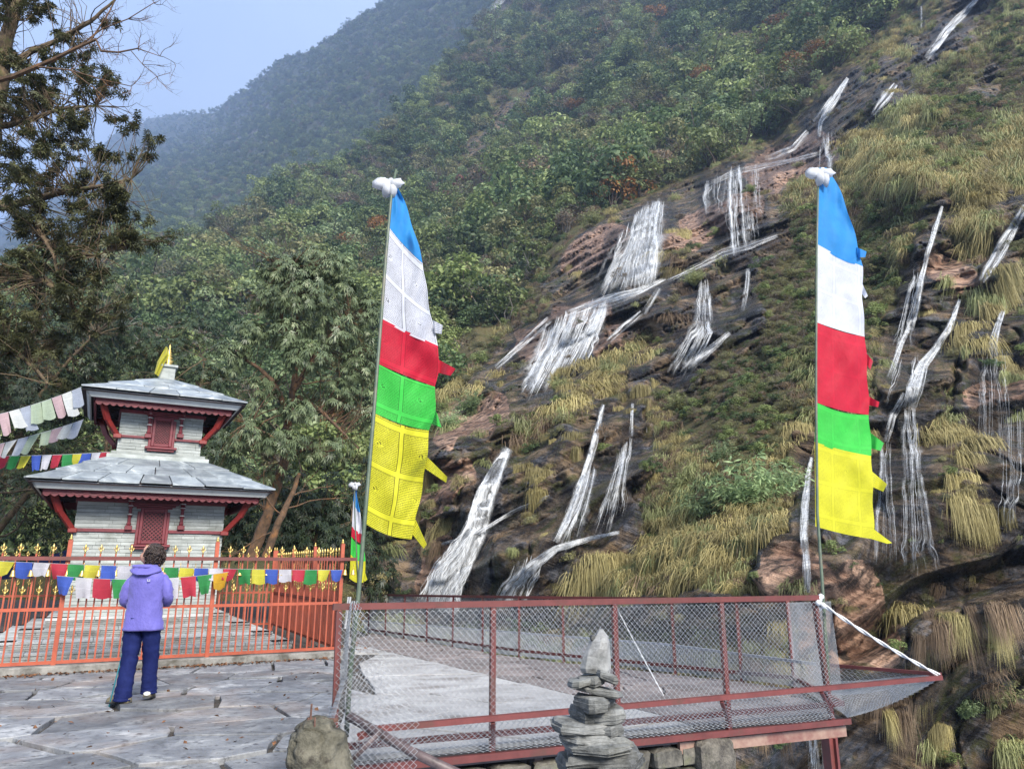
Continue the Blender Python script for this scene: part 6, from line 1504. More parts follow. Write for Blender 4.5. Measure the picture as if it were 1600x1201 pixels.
# long hanging grass beards
gt = np.random.default_rng(4); BEARD = [tuft('hanging_grass', F_GOLD, 300, 1, 1.9, .26, 11, .010, .14), tuft('hanging_grass', F_GOLD, 280, 1, 2.2, .20, 12, .010, .12), tuft('hanging_grass', F_GGREEN, 280, 1, 1.9, .24, 13, .010, .14), tuft('hanging_grass', F_GDEAD, 260, 1, 1.9, .22, 14, .010, .14)]
for (x0, y0, x1, y1, n, s0, cs) in ((1440,660,1520,700,9,1.15,(0,0,1)), (1020,860,1240,830,26,1.0,(0,1,2)), (900,880,1060,850,14,.95,(0,1)), (1230,700,1262,660,5,.8,(0,1)), (860,600,960,590,12,1.0,(0,1)), (830,660,900,700,9,.9,(0,1,3)),
        (690,620,790,600,12,1.2,(0,3)), (650,700,690,860,12,.8,(0,0,3)), (1500,560,1580,430,12,1.3,(0,0,2)), (1400,980,1440,960,4,1.0,(0,0)), (1330,240,1400,250,10,3.0,(2,2,0)), (1200,300,1250,330,5,1.6,(0,0)), (1060,350,1070,400,4,1.5,(0,)), (1440,700,1560,820,9,.7,(0,1)),
        (1150,1130,1240,1140,7,.42,(3,0,3)), (1340,1080,1480,1160,10,.5,(0,3,3)), (1390,980,1590,960,14,.6,(3,3,0)), (960,640,1010,610,6,.9,(0,1)), (1560,560,1600,640,7,.8,(0,2)), (1540,1100,1600,1190,8,.8,(2,0)), (790,690,860,770,10,.8,(0,1)), (1020,650,1040,720,4,.7,(0,2)), (1340,640,1370,700,4,.6,(0,))):
    for i in range(n):
        t = gt.random(); px = x0+(x1-x0)*t+gt.normal()*9; py = y0+(y1-y0)*t+gt.normal()*12; P = near_surface([px], [py])[0]
        o = bpy.data.objects.new('grass_beard', BEARD[cs[i % len(cs)]]); COL.objects.link(o); s_ = s0*gt.uniform(.6, 1.15)
        o.location = P+np.array([0, -.12*s_, .15*s_]); o.scale = (s_*1.25, s_*1.1, s_*gt.uniform(.8, 1.2)); o.rotation_euler = (gt.normal()*.1, gt.normal()*.12, gt.normal()*.5)
        kk = cs[i % len(cs)]; tag(o, ('large ' if s_ > s0*1.0 else 'short ' if s_ < s0*.75 else '')+('golden', 'golden', 'green', 'withered')[kk]+' grass beard '+where(px, py), 'grass clump', ('golden grass beards on the cliff', 'golden grass beards on the cliff', 'green grass beards on the cliff', 'withered grass beards on the cliff')[kk]); o['kind'] = 'thing'

# ================================================================== TREES ROUND THE YARD
def bare(mb, p, d, L, r_, depth, g, wig=.25, tips=None, kids=3, drop=0):
    """crooked twig that forks"""
    pts = [Vector(p)]; d = Vector(d).normalized(); n = 5
    for i in range(n):
        d = (d+Vector((g.uniform(-wig, wig), g.uniform(-wig, wig), g.uniform(-wig, wig)-drop))).normalized(); pts.append(pts[-1]+d*L/n)
    mb.tube(pts, [r_*(1-.55*i/n) for i in range(n+1)], 5 if r_ > .02 else 3, False)
    if tips is not None and depth <= 1: tips += pts[2:]
    if depth > 0:
        for k in range(kids):
            i = g.randint(1, n); q = pts[i]; side = Vector((g.uniform(-1, 1), g.uniform(-1, 1), g.uniform(-.7, .9))).normalized()
            bare(mb, q, (d+side*.9).normalized(), L*g.uniform(.5, .75), r_*.5, depth-1, g, wig, tips, kids, drop)
def whorls(C_, axis, g, nl, L, W, droop, spread=.6):
    """rosettes of leaves at the twig ends"""
    n = len(C_); nrm = axis/np.linalg.norm(axis, axis=1, keepdims=True)
    t1 = np.cross(nrm, g.normal(0, 1, (n, 3))); t1 /= np.linalg.norm(t1, axis=1, keepdims=True); t2 = np.cross(nrm, t1); Q = []; vals = []
    lv = g.uniform(0, 1, n)
    for k in range(nl):
        a = 2*math.pi*k/nl+g.uniform(-.3, .3, n); d = t1*np.cos(a)[:, None]+t2*np.sin(a)[:, None]; l = L*g.uniform(.7, 1.25, n)[:, None]
        w = np.cross(nrm, d)*W/2; up_ = nrm*.35*l; dr = np.array([0, 0, -1.0])*droop*l
        base = C_+d*l*.06; mid = C_+d*l*.5+up_*.6+dr*.1; tip = C_+d*l+up_*spread+dr
        Q.append(np.stack([base, mid+w, tip, mid-w], 1)); vals.append(np.clip(lv*.65+g.uniform(0, .35, n), 0, 1))
    return np.concatenate(Q).reshape(-1, 3), np.concatenate(vals)
def yard_tree(name, label, limbs, blobs, mat, bark, nl=8, L=.14, W=.04, droop=.45, seed=0, twig=.3, cat='tree', extra=None, shell=.5, base=None, spray=0, ys=1.0):
    limbs = [([(a, b, c*ys) for a, b, c in p_], r0*ys, r1*ys) for p_, r0, r1 in limbs]; blobs = [(a, b, c, d, e*ys, n) for a, b, c, d, e, n in blobs]; L *= ys; W *= ys
    g = np.random.default_rng(seed); gr = random.Random(seed); tb = MB(); nodes = []
    for pts, r0, r1 in limbs:
        w = [at(*p) for p in pts]; m = len(w); fine = []
        for i in range(m-1):
            for k in range(4): fine.append(w[i].lerp(w[i+1], k/4)+Vector((gr.uniform(-1, 1), gr.uniform(-1, 1), gr.uniform(-1, 1)))*.22*max(r0*.5, .02))
        fine.append(w[-1]); n = len(fine); tb.tube(fine, [(r0+(r1-r0)*i/(n-1))*gr.uniform(.9, 1.12) for i in range(n)], 7, False); nodes += fine
    nodes_a = np.array([tuple(p) for p in nodes]); C_ = []; A_ = []
    for px, py, rx, ry, Y, n in blobs:
        c0 = np.array(at(px, py, Y)); k = Y/FOC; u = g.normal(0, 1, (n, 3)); u /= np.linalg.norm(u, axis=1, keepdims=True)
        rad = (1-shell*g.random(n)**1.6)*(1+.3*vnoise(u+seed+px, .5, seed)); rm = np.array([rx*k, (rx+ry)/2*k*.8, ry*k]); P = c0+u*rad[:, None]*rm
        kk = vnoise(P, .55*max(1, rx*k), seed+9) > -.38; P, u = P[kk], u[kk]
        if spray:
            keep = np.random.default_rng(seed+int(px)).random(len(P)) < (.05 if py < 320 else .36); P, u = P[keep], u[keep]
            for q in range(int(n*spray)):
                j = int(np.argmin(((nodes_a-c0)**2).sum(1))); src = nodes[max(0, min(len(nodes)-1, j+gr.randint(-3, 3)))]; v_ = Vector(c0)+Vector((gr.gauss(0, .5)*rm[0], gr.gauss(0, .5)*rm[1], gr.gauss(0, .5)*rm[2]))
                tips = []; m_ = src.lerp(v_, .5)+Vector((0, 0, .05)); tb.tube([src, m_, v_], [.016, .011, .007], 3, False); bare(tb, v_, (v_-src), gr.uniform(.3, .6), .007, 2, gr, .3, tips, 3)
                T_ = np.array([tuple(t) for t in tips]); P = np.concatenate([P, T_]); u = np.concatenate([u, np.tile(np.array([0, 0, .3]), (len(T_), 1))+g.normal(0, .4, (len(T_), 3))])
        C_.append(P); A_.append(u*np.array([1, 1, .6])+np.array([0, 0, .55])+g.normal(0, .25, u.shape))
    C_ = np.concatenate(C_); A_ = np.concatenate(A_)
    if twig > 0:
        for i in np.nonzero(g.random(len(C_)) < twig)[0]:
            j = int(np.argmin(((nodes_a-C_[i])**2).sum(1)+g.random(len(nodes_a))*.2)); a, b = nodes[j], Vector(C_[i]); mid = (a+b)/2+Vector((gr.uniform(-1, 1), gr.uniform(-1, 1), gr.uniform(-.5, 1.2)))*(b-a).length*.13
            tb.tube([a, mid, b], [.012, .008, .004], 3, False)
    if extra: extra(tb, nodes, gr)
    Q, vals = whorls(C_, A_, g, nl, L, W, droop)
    b0 = base if base is not None else nodes[0]; t = thing(name, label, cat, b0)
    part('trunk', tb, bark, t, world=True, smooth=True)
    me = quads_mesh('crown', Q-np.array(tuple(b0)), mat, vals); link('crown', me, t)
    return t
F_RHODO = foliage('rhododendron_leaves', (.030, .046, .022), (.145, .185, .095), (.36, .38, .24), trans=.2, rough=.4)
F_DK2 = foliage('dark_green_leaves', (.012, .022, .012), (.050, .070, .032), (.10, .12, .06), trans=.25, rough=.45)  # very dark green leaf colour of the bush and trees behind fence and temple
F_LEFT = foliage('left_tree_leaves', (.022, .026, .012), (.085, .088, .036), (.22, .19, .08), trans=.3, rough=.5)
BARKO = simple('bark_orange_moss', (.04, .026, .016), (.12, .07, .04), 8, .95, .7, .02, dirt=(.20, .09, .03))
def messy(n, L, r_, depth=2, drop=.0, sel=None):
    def f(tb, nodes, gr):
        for i in range(n):
            p = gr.choice(nodes if sel is None else nodes[sel[0]:sel[1]]); bare(tb, p, (gr.uniform(-1, 1), gr.uniform(-.6, .6), gr.uniform(-.4, 1)), L*gr.uniform(.6, 1.3), r_, depth, gr, .35, None, 3, drop)
    return f
yard_tree('rhododendron_tree', 'tall rhododendron with pale drooping leaf rosettes and mossy crooked trunk behind the temple',
    [([(392,875,19),(408,830,19),(428,775,19),(444,720,19),(452,650,19.2),(462,580,19.4),(466,500,19.5),(470,430,19.6)], .17, .05), ([(415,870,18.6),(436,815,18.6),(455,775,18.8),(468,740,19)], .11, .05), ([(452,650,19.2),(430,600,19),(405,575,19),(380,560,19)], .09, .03),
     ([(458,610,19.3),(490,560,19.5),(520,520,19.8),(545,500,20)], .09, .03), ([(462,560,19.4),(440,500,19.3),(440,450,19.2),(450,410,19.2)], .07, .025), ([(466,620,19.3),(500,640,19.2),(530,670,19.2),(560,700,19.2)], .07, .02), ([(444,720,19),(480,700,19),(520,720,18.8)], .06, .02), ([(450,700,19),(420,680,18.8),(385,660,18.6)], .06, .02)],
    [(445,425,45,30,19.2,260),(500,415,45,32,19.6,260),(540,455,42,35,20,260),(420,470,35,26,19,150),(470,465,55,35,18.6,260),(520,510,55,40,19.4,330),(575,500,28,45,20.4,200),(385,520,38,24,18.8,150),(450,520,40,24,18.4,150),(480,560,45,24,18.3,170),
     (555,570,45,40,20,260),(360,560,34,26,18.6,130),(400,610,34,24,18.8,120),(520,620,45,30,19.6,180),(470,640,35,18,18.4,90),(560,640,40,30,20.2,180),(440,690,45,22,18.2,140),(385,680,40,26,18.2,150),(510,700,40,26,19,150),(350,640,30,24,18.6,110),(410,740,38,24,18.3,120),(360,725,34,22,18.0,100)],
    F_RHODO, BARKO, 9, .135, .040, .55, 31, .25, extra=messy(26, 1.3, .022, 2))
yard_tree('dark_bush', 'dark leafy rhododendron bush behind the right end of the orange fence', [([(480,900,21),(490,860,21),(500,800,21)], .08, .03), ([(540,910,21),(545,860,21),(550,800,21)], .07, .02)],
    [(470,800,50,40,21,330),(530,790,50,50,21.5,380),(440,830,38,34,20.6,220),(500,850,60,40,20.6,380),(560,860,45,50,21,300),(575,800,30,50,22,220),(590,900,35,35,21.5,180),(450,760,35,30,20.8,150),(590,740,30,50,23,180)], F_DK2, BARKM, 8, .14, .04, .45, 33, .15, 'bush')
yard_tree('evergreen_tree', 'dark spreading tree behind the left side of the temple', [([(-60,880,24),(-20,800,24),(20,700,24),(60,620,24)], .2, .06), ([(-30,870,20),(10,810,20),(45,770,20),(90,762,20)], .12, .04), ([(60,620,24),(110,560,24),(150,520,24)], .08, .03), ([(150,880,24),(160,780,24),(170,640,24)], .12, .05)],
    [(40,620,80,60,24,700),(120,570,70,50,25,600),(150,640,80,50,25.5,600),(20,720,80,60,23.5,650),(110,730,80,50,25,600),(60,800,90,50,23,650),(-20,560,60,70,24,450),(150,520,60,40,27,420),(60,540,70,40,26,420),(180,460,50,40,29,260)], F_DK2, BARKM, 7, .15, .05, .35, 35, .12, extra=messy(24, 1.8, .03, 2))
yard_tree('evergreen_tree', 'dark olive tree filling the gap behind the temple roofs', [([(300,880,27),(305,760,27),(310,640,27),(320,560,27)], .16, .05), ([(220,880,29),(225,700,29),(240,560,29)], .14, .05)],
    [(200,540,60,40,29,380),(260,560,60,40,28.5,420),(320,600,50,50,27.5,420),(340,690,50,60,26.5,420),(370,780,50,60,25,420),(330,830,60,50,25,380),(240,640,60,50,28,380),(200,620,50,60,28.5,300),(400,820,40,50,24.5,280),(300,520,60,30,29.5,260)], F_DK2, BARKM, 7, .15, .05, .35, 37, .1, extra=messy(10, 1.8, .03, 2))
def left_extra(tb, nodes, gr):
    for i in range(46):
        p = gr.choice(nodes); bare(tb, p, (gr.uniform(-.5, 1), gr.uniform(-.5, .5), gr.uniform(-.6, .8)), gr.uniform(.5, 1.3), .016, 2, gr, .4)
yard_tree('overhanging_tree', 'large dark mossy tree leaning in from the left with ragged olive leaves',
    [([(-120,900,11),(-80,700,11),(-50,500,11),(-25,330,11),(-10,180,11),(10,60,11),(40,-40,11)], .22, .10), ([(-25,330,11),(40,315,10.8),(100,300,10.6),(160,290,10.4),(205,280,10.3)], .07, .02), ([(-10,200,11),(40,190,10.8),(95,170,10.6),(150,165,10.6)], .06, .015),
     ([(0,110,11),(50,80,10.8),(100,60,10.8),(140,35,10.6),(180,0,10.5)], .06, .02), ([(-40,450,11),(20,430,10.6),(70,440,10.4),(110,470,10.2),(125,500,10.2)], .07, .02), ([(-50,520,11),(0,540,10.6),(40,560,10.4),(75,600,10.2)], .07, .02), ([(-20,300,11),(40,350,10.6),(90,390,10.4),(150,400,10.2),(180,390,10.2)], .05, .015), ([(60,310,10.8),(60,360,10.4),(85,400,10.2),(95,460,10.2)], .04, .015)],
    [(10,60,40,40,11,200),(60,110,45,40,10.8,240),(120,60,45,26,10.7,150),(110,150,50,26,10.6,210),(40,180,60,30,10.8,260),(20,270,34,30,11,170),(120,230,50,28,10.5,220),(170,260,35,24,10.4,150),(100,290,60,26,10.5,240),(180,310,34,28,10.3,150),(60,350,60,30,10.5,240),(140,350,50,28,10.3,220),
     (30,420,60,34,10.5,250),(110,420,50,30,10.3,200),(170,380,34,28,10.2,130),(40,490,60,36,10.5,250),(120,490,46,30,10.2,170),(60,560,50,30,10.4,150),(10,10,60,30,11,140),(90,10,50,20,10.8,110),(-40,620,60,50,11,200)],
    F_LEFT, BARKM, 6, .080, .024, .25, 41, .2, extra=left_extra, shell=1.0, spray=.045, ys=1.4)
bt = MB(); gb = random.Random(9)
nodes = [at(*p) for p in [(-60,140,10.2),(20,120,10),(80,95,9.9),(120,75,9.8),(150,62,9.8),(158,80,9.8),(185,82,9.8),(215,76,9.8),(250,88,9.8)]]
bt.tube(nodes, [.05,.045,.035,.028,.022,.020,.015,.010,.005], 6, False)
for pts, r_ in (([(120,75,9.8),(160,45,9.8),(200,30,9.8),(240,5,9.8)], .014), ([(60,105,9.9),(110,110,9.8),(160,125,9.8),(205,135,9.8)], .016), ([(110,110,9.8),(150,140,9.7),(175,165,9.7)], .010), ([(140,66,9.8),(170,20,9.8),(190,-20,9.8)], .014), ([(205,80,9.8),(222,100,9.8),(245,120,9.8)], .007)):
    w = [at(*p) for p in pts]; bt.tube(w, [r_*(1-.2*i) for i in range(len(w))], 5, False)
    for q in w[1:]:
        for k in range(3): bare(bt, q, (gb.uniform(-.2, 1), gb.uniform(-.3, .3), gb.uniform(-.8, .8)), gb.uniform(.2, .42), .006, 2, gb, .35)
for q in nodes[3:]:
    for k in range(3): bare(bt, q, (gb.uniform(-.1, 1), gb.uniform(-.3, .3), gb.uniform(-.9, .8)), gb.uniform(.2, .45), .006, 2, gb, .35)
solo('bare_branch', bt, BARKO, 'leafless twisted branch reaching into the sky at the upper left', 'branch', base=tuple(nodes[0]))
# dead leaves blown against the kerb and over the yard
gl = np.random.default_rng(3); n = 700; s_ = gl.uniform(-2.5, 4.2, n); o_ = np.abs(gl.normal(0, .12, n))+.19
LP = np.array([[FA.x+FD.x*a-FN.x*b, FA.y+FD.y*a-FN.y*b, .012] for a, b in zip(s_, o_)]); m2 = 160
LP = np.concatenate([LP, np.c_[gl.uniform(-8, -1.5, m2), gl.uniform(6, 11, m2), np.full(m2, .012)], np.array([[FA.x+FD.x*a+FN.x*b, FA.y+FD.y*a+FN.y*b, .01] for a, b in zip(gl.uniform(-3, 5, 900), gl.uniform(.2, 2.4, 900))])])
k = np.array([not inpoly(tuple(p[:2]), [(FB.x, FB.y), (P0.x, P0.y), (-1.4, 5), (2, 5), (2, 12)]) for p in LP])
me = leaf_mesh('fallen_leaves', LP[k], np.tile([0, 0, 1.0], (k.sum(), 1)), .028, simple('dead_leaf', (.05, .02, .010), (.20, .09, .035), 30, .9, .2, .002), .6, 5); o = link('fallen_leaves', me); o['kind'] = 'stuff'
# blue tarpaulin behind the fence
tg = thing('tarpaulin', 'dark blue tarpaulin slung behind the fence, left of the temple', 'tarpaulin', at(70, 880, 19.5))
fn = lambda u, v: at(-20+125*u, 892-34*u**1.5+(14+10*u)*v, 19.3+.5*v+.1*math.sin(u*9))
cloth_grid('sheet', fn, 14, 6, cloth_mat('blue_tarp', (.03, .06, .20), .2), tg, 1, 1)
wp = thing('white_cloth', 'white cloth hanging by the far railing, right of the orange fence', 'cloth', at(542, 985, 15.5))
cloth_grid('cloth', lambda u, v: at(543-6*v+(6+1*v)*u, 932+50*v, 15.5+.05*math.sin(u*6+v*3)), 6, 10, M_SCARF, wp, 1, 1)

# ================================================================== PERSON
pf = at_z(209, 1099, 0); person = thing('person', 'person with curly dark hair in a violet jacket and navy trousers, seen from behind', 'person', (pf.x, pf.y, 0), R(6))
M_SKIN = simple('skin', (.42, .22, .15), (.50, .28, .20), 20, .5, .1, .002)
M_JACK = cloth_mat('violet_jacket', (.115, .105, .37), .0)
for n_ in M_JACK.node_tree.nodes:
    if n_.type == 'BUMP': n_.inputs['Strength'].default_value = .9; n_.inputs['Distance'].default_value = .03; M_JACKD = simple('jacket_shadowed_lining', (.05, .045, .24), (.07, .06, .32), 10, .8, .2, .003)
M_TROU = simple('navy_trousers', (.006, .010, .058), (.012, .019, .095), 6, .8, .6, .02, spec=.12)
M_HAIR = simple('dark_curly_hair', (.008, .005, .004), (.038, .022, .017), 40, .55, .4, .005)
M_BOOT = simple('hiking_boot', (.10, .085, .05), (.19, .16, .10), 30, .8, .4, .004); M_SOLE = simple('boot_sole', (.02, .02, .02), (.05, .05, .05), 30, .8, .3, .003); M_HEEL = simple('boot_heel', (.35, .35, .33), (.5, .5, .48), 30, .7, .2, .002)
def skin_body():
    J = {'pel': ((0,0,.90), .115), 'sp1': ((0,.0,1.04), .10), 'sp2': ((0,.0,1.18), .105), 'ch': ((0,0,1.30), .12), 'nk': ((0,.01,1.42), .052), 'nk2': ((-.005,.015,1.50), .05),
         'sl': ((-.155,0,1.345), .058), 'el': ((-.225,-.01,1.09), .040), 'wl': ((-.145,.20,1.01), .026), 'sr': ((.155,0,1.345), .058), 'er': ((.235,-.02,1.10), .040), 'wr': ((.13,.20,1.05), .026),
         'hl': ((-.085,0,.86), .09), 'kl': ((-.10,.02,.47), .055), 'al': ((-.115,-.02,.09), .038), 'hr': ((.085,0,.86), .09), 'kr': ((.085,.12,.48), .055), 'ar': ((.075,.20,.12), .038)}
    E = [('pel','sp1'),('sp1','sp2'),('sp2','ch'),('ch','nk'),('nk','nk2'),('ch','sl'),('sl','el'),('el','wl'),('ch','sr'),('sr','er'),('er','wr'),('pel','hl'),('hl','kl'),('kl','al'),('pel','hr'),('hr','kr'),('kr','ar')]
    names = list(J); V = [J[n][0] for n in names]; RR = [J[n][1] for n in names]; Ed = [(names.index(a), names.index(b)) for a, b in E]
    def hand(w, nx, dx):       # palm, four fingers of unequal length curled forward and down, thumb at the side
        wi = names.index(w); p = Vector(V[wi]); pi = len(V); V.append(tuple(p+Vector((dx*.01, .045, -.006)))); RR.append(.024); Ed.append((wi, pi))
        for k in range(4):
            b = p+Vector((dx*(-.024+.016*k), .085, -.004-.004*abs(k-1))); L = (.062, .072, .068, .052)[k]; i0 = len(V)
            for j, (a, c_) in enumerate(((0, 0), (.45, -.12), (.8, -.45), (.95, -.75))): V.append(tuple(b+Vector((0, a*L, c_*L)))); RR.append((.0085, .0080, .0072, .0062)[j])
            Ed.append((pi, i0)); Ed.extend([(i0, i0+1), (i0+1, i0+2), (i0+2, i0+3)])
        i0 = len(V)
        for j, q in enumerate(((-.028, .03, -.006), (-.045, .055, -.014), (-.042, .080, -.028))): V.append(tuple(p+Vector((dx*q[0], q[1], q[2])))); RR.append((.010, .009, .007)[j])
        Ed.append((pi, i0)); Ed.extend([(i0, i0+1), (i0+1, i0+2)])
    hand('wl', 1, 1); hand('wr', 1, -1)
    me = bpy.data.meshes.new('body'); me.from_pydata(V, Ed, []); me.materials.append(M_SKIN); o = link('body', me, person)
    md = o.modifiers.new('skin', 'SKIN'); md.use_smooth_shade = True
    for i, r_ in enumerate(RR): me.skin_vertices[0].data[i].radius = (r_, r_)
    me.skin_vertices[0].data[0].use_root = True
    s_ = o.modifiers.new('subsurf', 'SUBSURF'); s_.levels = s_.render_levels = 1
    # evaluate, then weld the shaped head on so that the body is one mesh
    dg = bpy.context.evaluated_depsgraph_get(); ev = o.evaluated_get(dg); bm2 = bmesh.new(); bm2.from_mesh(ev.to_mesh()); ev.to_mesh_clear()
    h = MB(); cx_, cy_, c0 = -.01, .02, 1.475; rings = []
    # head turned to the left (-x): rings of (height, centre offset, front depth, back depth, half width)
    for z, of, fr, bk, hw in ((0,.0,.05,.05,.045),(.03,-.015,.07,.055,.055),(.05,-.02,.085,.06,.062),(.08,-.012,.088,.08,.070),(.10,-.008,.090,.088,.073),(.125,-.004,.088,.095,.075),(.15,.0,.090,.10,.077),(.18,.002,.088,.10,.076),(.205,.006,.075,.09,.066),(.225,.01,.05,.06,.045),(.237,.012,.02,.02,.02)):
        ring = []
        for k in range(20):
            a = 2*math.pi*k/20; ca, sa = math.cos(a), math.sin(a); x = (-fr*ca if ca > 0 else -bk*ca); y = hw*sa
            if ca > .93:
                x -= {0.05: .004, .08: .012, .10: .024, .125: .013}.get(z, 0)      # lips and nose
            if z == .125 and .55 < ca < .93: x += .012                             # eye sockets
            ring.append((cx_+of+x, cy_+y, c0+z))
        rings.append(ring)
    h.loft(rings)
    for sy in (-1, 1): h.lathe([(.002, -.012), (.008, -.006), (.008, .006), (.002, .012)], (cx_-.073, cy_+sy*.032, c0+.125), 6)
    for sy in (-1,): h.loft([[(cx_+.012+math.cos(q)*.016, cy_+sy*(.072+d), c0+.11+math.sin(q)*.030) for q in [2*math.pi*k/8 for k in range(8)]] for d in (0, .012)])
    hm = h.mesh('head', M_SKIN, True); bm2.from_mesh(hm); o.modifiers.clear(); bm2.to_mesh(me); bm2.free(); me.polygons.foreach_set('use_smooth', [True]*len(me.polygons))
    return o
skin_body()
def ring(c, rx, ry, n=20, sq=.85, ph_=0, wr_=0, dir_=None):
    out_ = []
    for k in range(n):
        a = 2*math.pi*k/n; s_ = 1+wr_*math.sin(a*5+ph_)+wr_*.6*math.sin(a*9+ph_*2)
        x = math.copysign(abs(math.cos(a))**sq, math.cos(a))*rx*s_; y = math.copysign(abs(math.sin(a))**sq, math.sin(a))*ry*s_
        if dir_ is None: out_.append((c[0]+x, c[1]+y, c[2]))
        else:
            q = Vector(dir_).to_track_quat('Z', 'Y') @ Vector((x, y, 0)); out_.append((c[0]+q.x, c[1]+q.y, c[2]+q.z))
    return out_
def sleeve(mb, pts, rad, seed=0):
    pts = [Vector(p) for p in pts]; fine = []; rr_ = []; n = len(pts)
    for i in range(n-1):
        for k in range(5): t = k/5; fine.append(pts[i].lerp(pts[i+1], t)); rr_.append(rad[i]+(rad[i+1]-rad[i])*t)
    fine.append(pts[-1]); rr_.append(rad[-1])
    # round off the joints
    for _ in range(2): fine = [fine[0]]+[(fine[i-1]+fine[i]*2+fine[i+1])/4 for i in range(1, len(fine)-1)]+[fine[-1]]
    mb.loft([ring(p, rr_[i]*(1+.05*math.sin(i*2.3+seed)), rr_[i]*(1+.05*math.sin(i*2.3+seed)), 14, 1, i*1.7+seed, .05, fine[min(i+1, len(fine)-1)]-fine[max(i-1, 0)]) for i, p in enumerate(fine)])
jk = MB()
prof = [(.765,.225,.150,.0),(.80,.222,.150,0),(.90,.208,.138,0),(1.0,.200,.130,0),(1.08,.200,.130,0),(1.18,.208,.135,0),(1.27,.215,.138,0),(1.34,.212,.130,0),(1.385,.175,.112,.0),(1.42,.115,.088,.01),(1.45,.078,.076,.012)]
jr = []
for i, (z, rx, ry, oy) in enumerate([(a, b*.93, c*.95, d) for a, b, c, d in prof]):
    for s2 in (0, .5):
        if i == len(prof)-1 and s2: break
        q = prof[min(i+1, len(prof)-1)]; f = lambda a, b: a+(b-a)*s2
        jr.append(ring((.004*math.sin(i*2), f(oy, q[3]), f(z, q[0])), f(rx, q[1]), f(ry, q[2]), 28, .88, i*.9+s2, (.035 if z < 1.1 else .022) if z < 1.36 else .006))
jk.loft(jr)
jacket = part('jacket', jk, M_JACK, person, smooth=True)
sl = MB(); sleeve(sl, [(-.135,0,1.355),(-.205,-.01,1.24),(-.238,-.02,1.09),(-.20,.10,1.03),(-.145,.20,1.01)], [.048,.064,.058,.054,.046], 1); part('sleeve', sl, M_JACK, person, smooth=True)
sl = MB(); sleeve(sl, [(.135,0,1.355),(.21,-.01,1.25),(.245,-.025,1.11),(.20,.10,1.06),(.13,.20,1.05)], [.048,.064,.058,.054,.046], 4); part('sleeve', sl, M_JACK, person, smooth=True)
hd = MB(); hr_ = []
for i in range(9):
    t = i/8; z = 1.385+.075*math.sin(math.pi*t*.9); wv_ = .17*math.sin(math.pi*(.12+.76*t)); hr_.append(ring((-.02, -.10+.05*t+.03*math.sin(math.pi*t), 1.365+.115*t), wv_*(1-.25*t)+.02, .075-.02*t, 22, .8, i, .035))
hd.loft(hr_); part('hood', hd, M_JACK, person, smooth=True)
hd = MB(); hd.loft([ring((-.035, .0, 1.43), .125, .10, 22, .85, 1, .03), ring((-.045, -.005, 1.455), .145, .115, 22, .85, 2, .04), ring((-.045, .0, 1.475), .135, .105, 22, .85, 3, .04), ring((-.03, .01, 1.48), .09, .08, 22, .85, 4, .03)]); part('hood_rim', hd, M_JACK, person, smooth=True)
lg = MB(); uvq = [(.05,-.142,1.30),(.075,-.142,1.30),(.075,-.146,1.325),(.05,-.146,1.325)]
part('chest_mark', MB().box(.045, .072, -.154, -.148, 1.295, 1.30).box(.045, .05, -.154, -.148, 1.30, 1.32).box(.067, .072, -.154, -.148, 1.30, 1.32), M_WHITE, person, label='small pale printed mark on the back of the jacket')
# trousers
tr_ = MB(); tr_.loft([ring((0, 0, z), rx, ry, 24, .85, z*9, .015) for z, rx, ry in ((.98,.16,.115),(.90,.178,.13),(.84,.185,.135),(.80,.18,.13))]); part('trousers', tr_, M_TROU, person, smooth=True)
for pts, rad in (([(-.092,0,.86),(-.098,.01,.68),(-.105,.015,.47),(-.112,-.01,.25),(-.118,-.02,.10),(-.12,-.02,.035)], [.112,.100,.086,.082,.088,.092]), ([(.085,0,.86),(.085,.05,.68),(.083,.11,.48),(.078,.15,.26),(.075,.19,.13),(.075,.19,.075)], [.110,.096,.084,.078,.082,.086])):
    q = MB(); sleeve(q, pts, rad, 3); part('trouser_leg', q, M_TROU, person, smooth=True)
def boot(cx_, cy_, z, ang, tilt, kind):
    mb = MB(); prof_ = [(-.11,.035,.03),(-.10,.042,.06),(-.05,.046,.085),(0,.046,.095),(.05,.048,.065),(.10,.050,.05),(.15,.045,.04),(.175,.025,.028)]
    M_ = Matrix.Translation((cx_, cy_, z)) @ Matrix.Rotation(ang, 4, 'Z') @ Matrix.Rotation(tilt, 4, 'X')
    rr_ = [[tuple(M_ @ Vector((math.cos(q)*w, y, .022+max(0, math.sin(q))*h*1.3+min(0, math.sin(q))*.01))) for q in [2*math.pi*k/12 for k in range(12)]] for y, w, h in prof_]
    b = part('boot', MB().loft(rr_), M_BOOT, person, smooth=True)
    rr_ = [[tuple(M_ @ Vector((math.cos(q)*(w+.006), y*1.03, .012+math.sin(q)*.013))) for q in [2*math.pi*k/8 for k in range(8)]] for y, w, h in prof_]
    part('sole', MB().loft(rr_), M_SOLE, b)
    if kind: part('heel_patch', MB().loft([[tuple(M_ @ Vector((math.cos(q)*.038, -.112-d, .05+math.sin(q)*.022))) for q in [2*math.pi*k/8 for k in range(8)]] for d in (0, .006)]), M_HEEL, b)
boot(-.135, .0, 0, R(70), 0, 0); boot(.075, .21, .02, R(8), R(-9), 1)
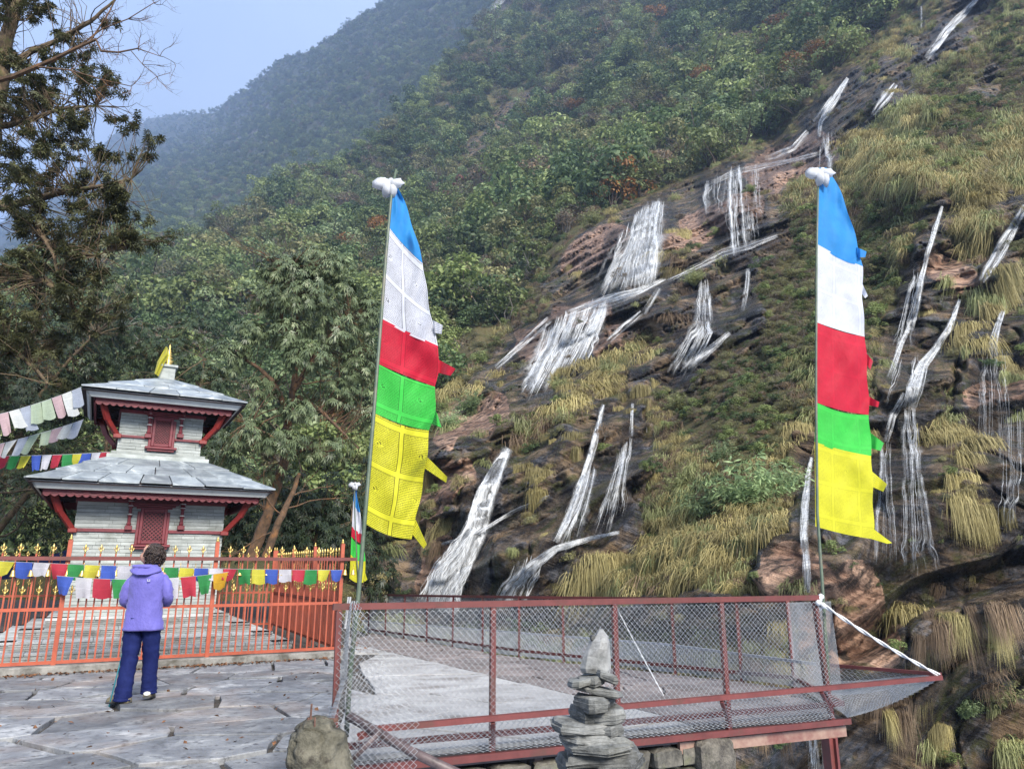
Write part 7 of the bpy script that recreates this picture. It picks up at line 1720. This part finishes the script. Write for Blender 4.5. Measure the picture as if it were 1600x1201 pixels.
# curls
gh2 = random.Random(12); hb = MB(); hc = Vector((.018, .022, 1.60))
base_h = part('hair', MB().loft([[(hc.x+math.cos(a)*r_, hc.y+math.sin(a)*r_*.86, hc.z+z) for a in [2*math.pi*k/16 for k in range(16)]] for z, r_ in ((-.125,.055),(-.10,.092),(-.05,.108),(0,.112),(.05,.106),(.09,.078),(.118,.03))]), M_HAIR, person)
for i in range(210):
    u = Vector((gh2.gauss(0, 1), gh2.gauss(0, 1), gh2.gauss(0, 1))).normalized()
    if u.x < -.52 and u.z < .45: continue
    p = hc+Vector((u.x*.112, u.y*.102, u.z*.125)); t1 = u.orthogonal().normalized(); t2 = u.cross(t1); pts = []; a0 = gh2.uniform(0, 6.3); rr_ = gh2.uniform(.010, .024)
    for k in range(9): a = a0+k*.95; pts.append(p+t1*math.cos(a)*rr_+t2*math.sin(a)*rr_+u*(.004*k-.012)+Vector((0, 0, -.004*k)))
    hb.tube(pts, [.006+.002*math.sin(k) for k in range(9)], 4)
tag(part('curls', hb, M_HAIR, base_h, smooth=True), kind='stuff')
hp = MW(person) @ Vector((-.145, .27, .97)); tip = at_z(170, 1104, .0)
hpx = 0
tp_ = thing('trekking_pole', 'thin teal trekking pole planted on the slabs, held in the left hand of the person', 'trekking pole', tip)
hp = Vector((tip.x+.085, tip.y+.06, 1.0)); hp = MW(person) @ Vector((-.205, .24, 1.02))
M_TEAL = simple('teal_paint', (.01, .12, .15), (.02, .18, .22), 10, .4, .1, .001)
part('shaft', MB().tube([tip, tip.lerp(hp, .5), hp], [.006, .008, .009], 7), M_TEAL, tp_, world=True, smooth=True)
part('grip', MB().tube([tip.lerp(hp, .93), hp+Vector((0, 0, .05))], [.013, .015], 8), M_SOLE, tp_, world=True, smooth=True)
part('basket', MB().lathe([(.006, 0), (.024, .004), (.024, .008), (.006, .012)], tuple(tip+Vector((0, 0, .04))), 10), M_SOLE, tp_, world=True)

# ================================================================== AIR
hz = MB().box(-2700, 2300, -60, 3400, -75, 1900); hm = nmat('haze')
vp = hm[1].nodes.new('ShaderNodeVolumePrincipled'); vp.inputs['Density'].default_value = .00032; vp.inputs['Color'].default_value = (.46, .60, .88, 1); vp.inputs['Anisotropy'].default_value = .2
hm[1].links.new(vp.outputs[0], hm[2].inputs['Volume']); haze = link('haze', hz.mesh('haze', hm[0])); haze['kind'] = 'stuff'

# labels that still meet: say which of them by its place
import collections
byl = collections.defaultdict(list)
for o in bpy.data.objects:
    if o.get('label') and o.parent is None: byl[o['label'].replace(' well ', ' ').replace(' just ', ' ')].append(o)
WORD = 'leftmost second third fourth fifth sixth seventh eighth ninth tenth'.split()
for lb, os_ in byl.items():
    n = len(os_)
    if n < 2 or n > 11: continue
    os_.sort(key=lambda o: project(o.location)[0])
    for i, o in enumerate(os_):
        o['label'] = lb+', '+(('left one', 'right one')[i] if n == 2 else 'rightmost' if i == n-1 else WORD[i]+(' from left' if i else ''))
for o in bpy.data.objects:
    lb = o.get('label')
    if lb and len(lb.split()) > 16: o['label'] = lb.replace(' from left', '').replace('small ', '', 1).replace(' the ', ' ', 1)
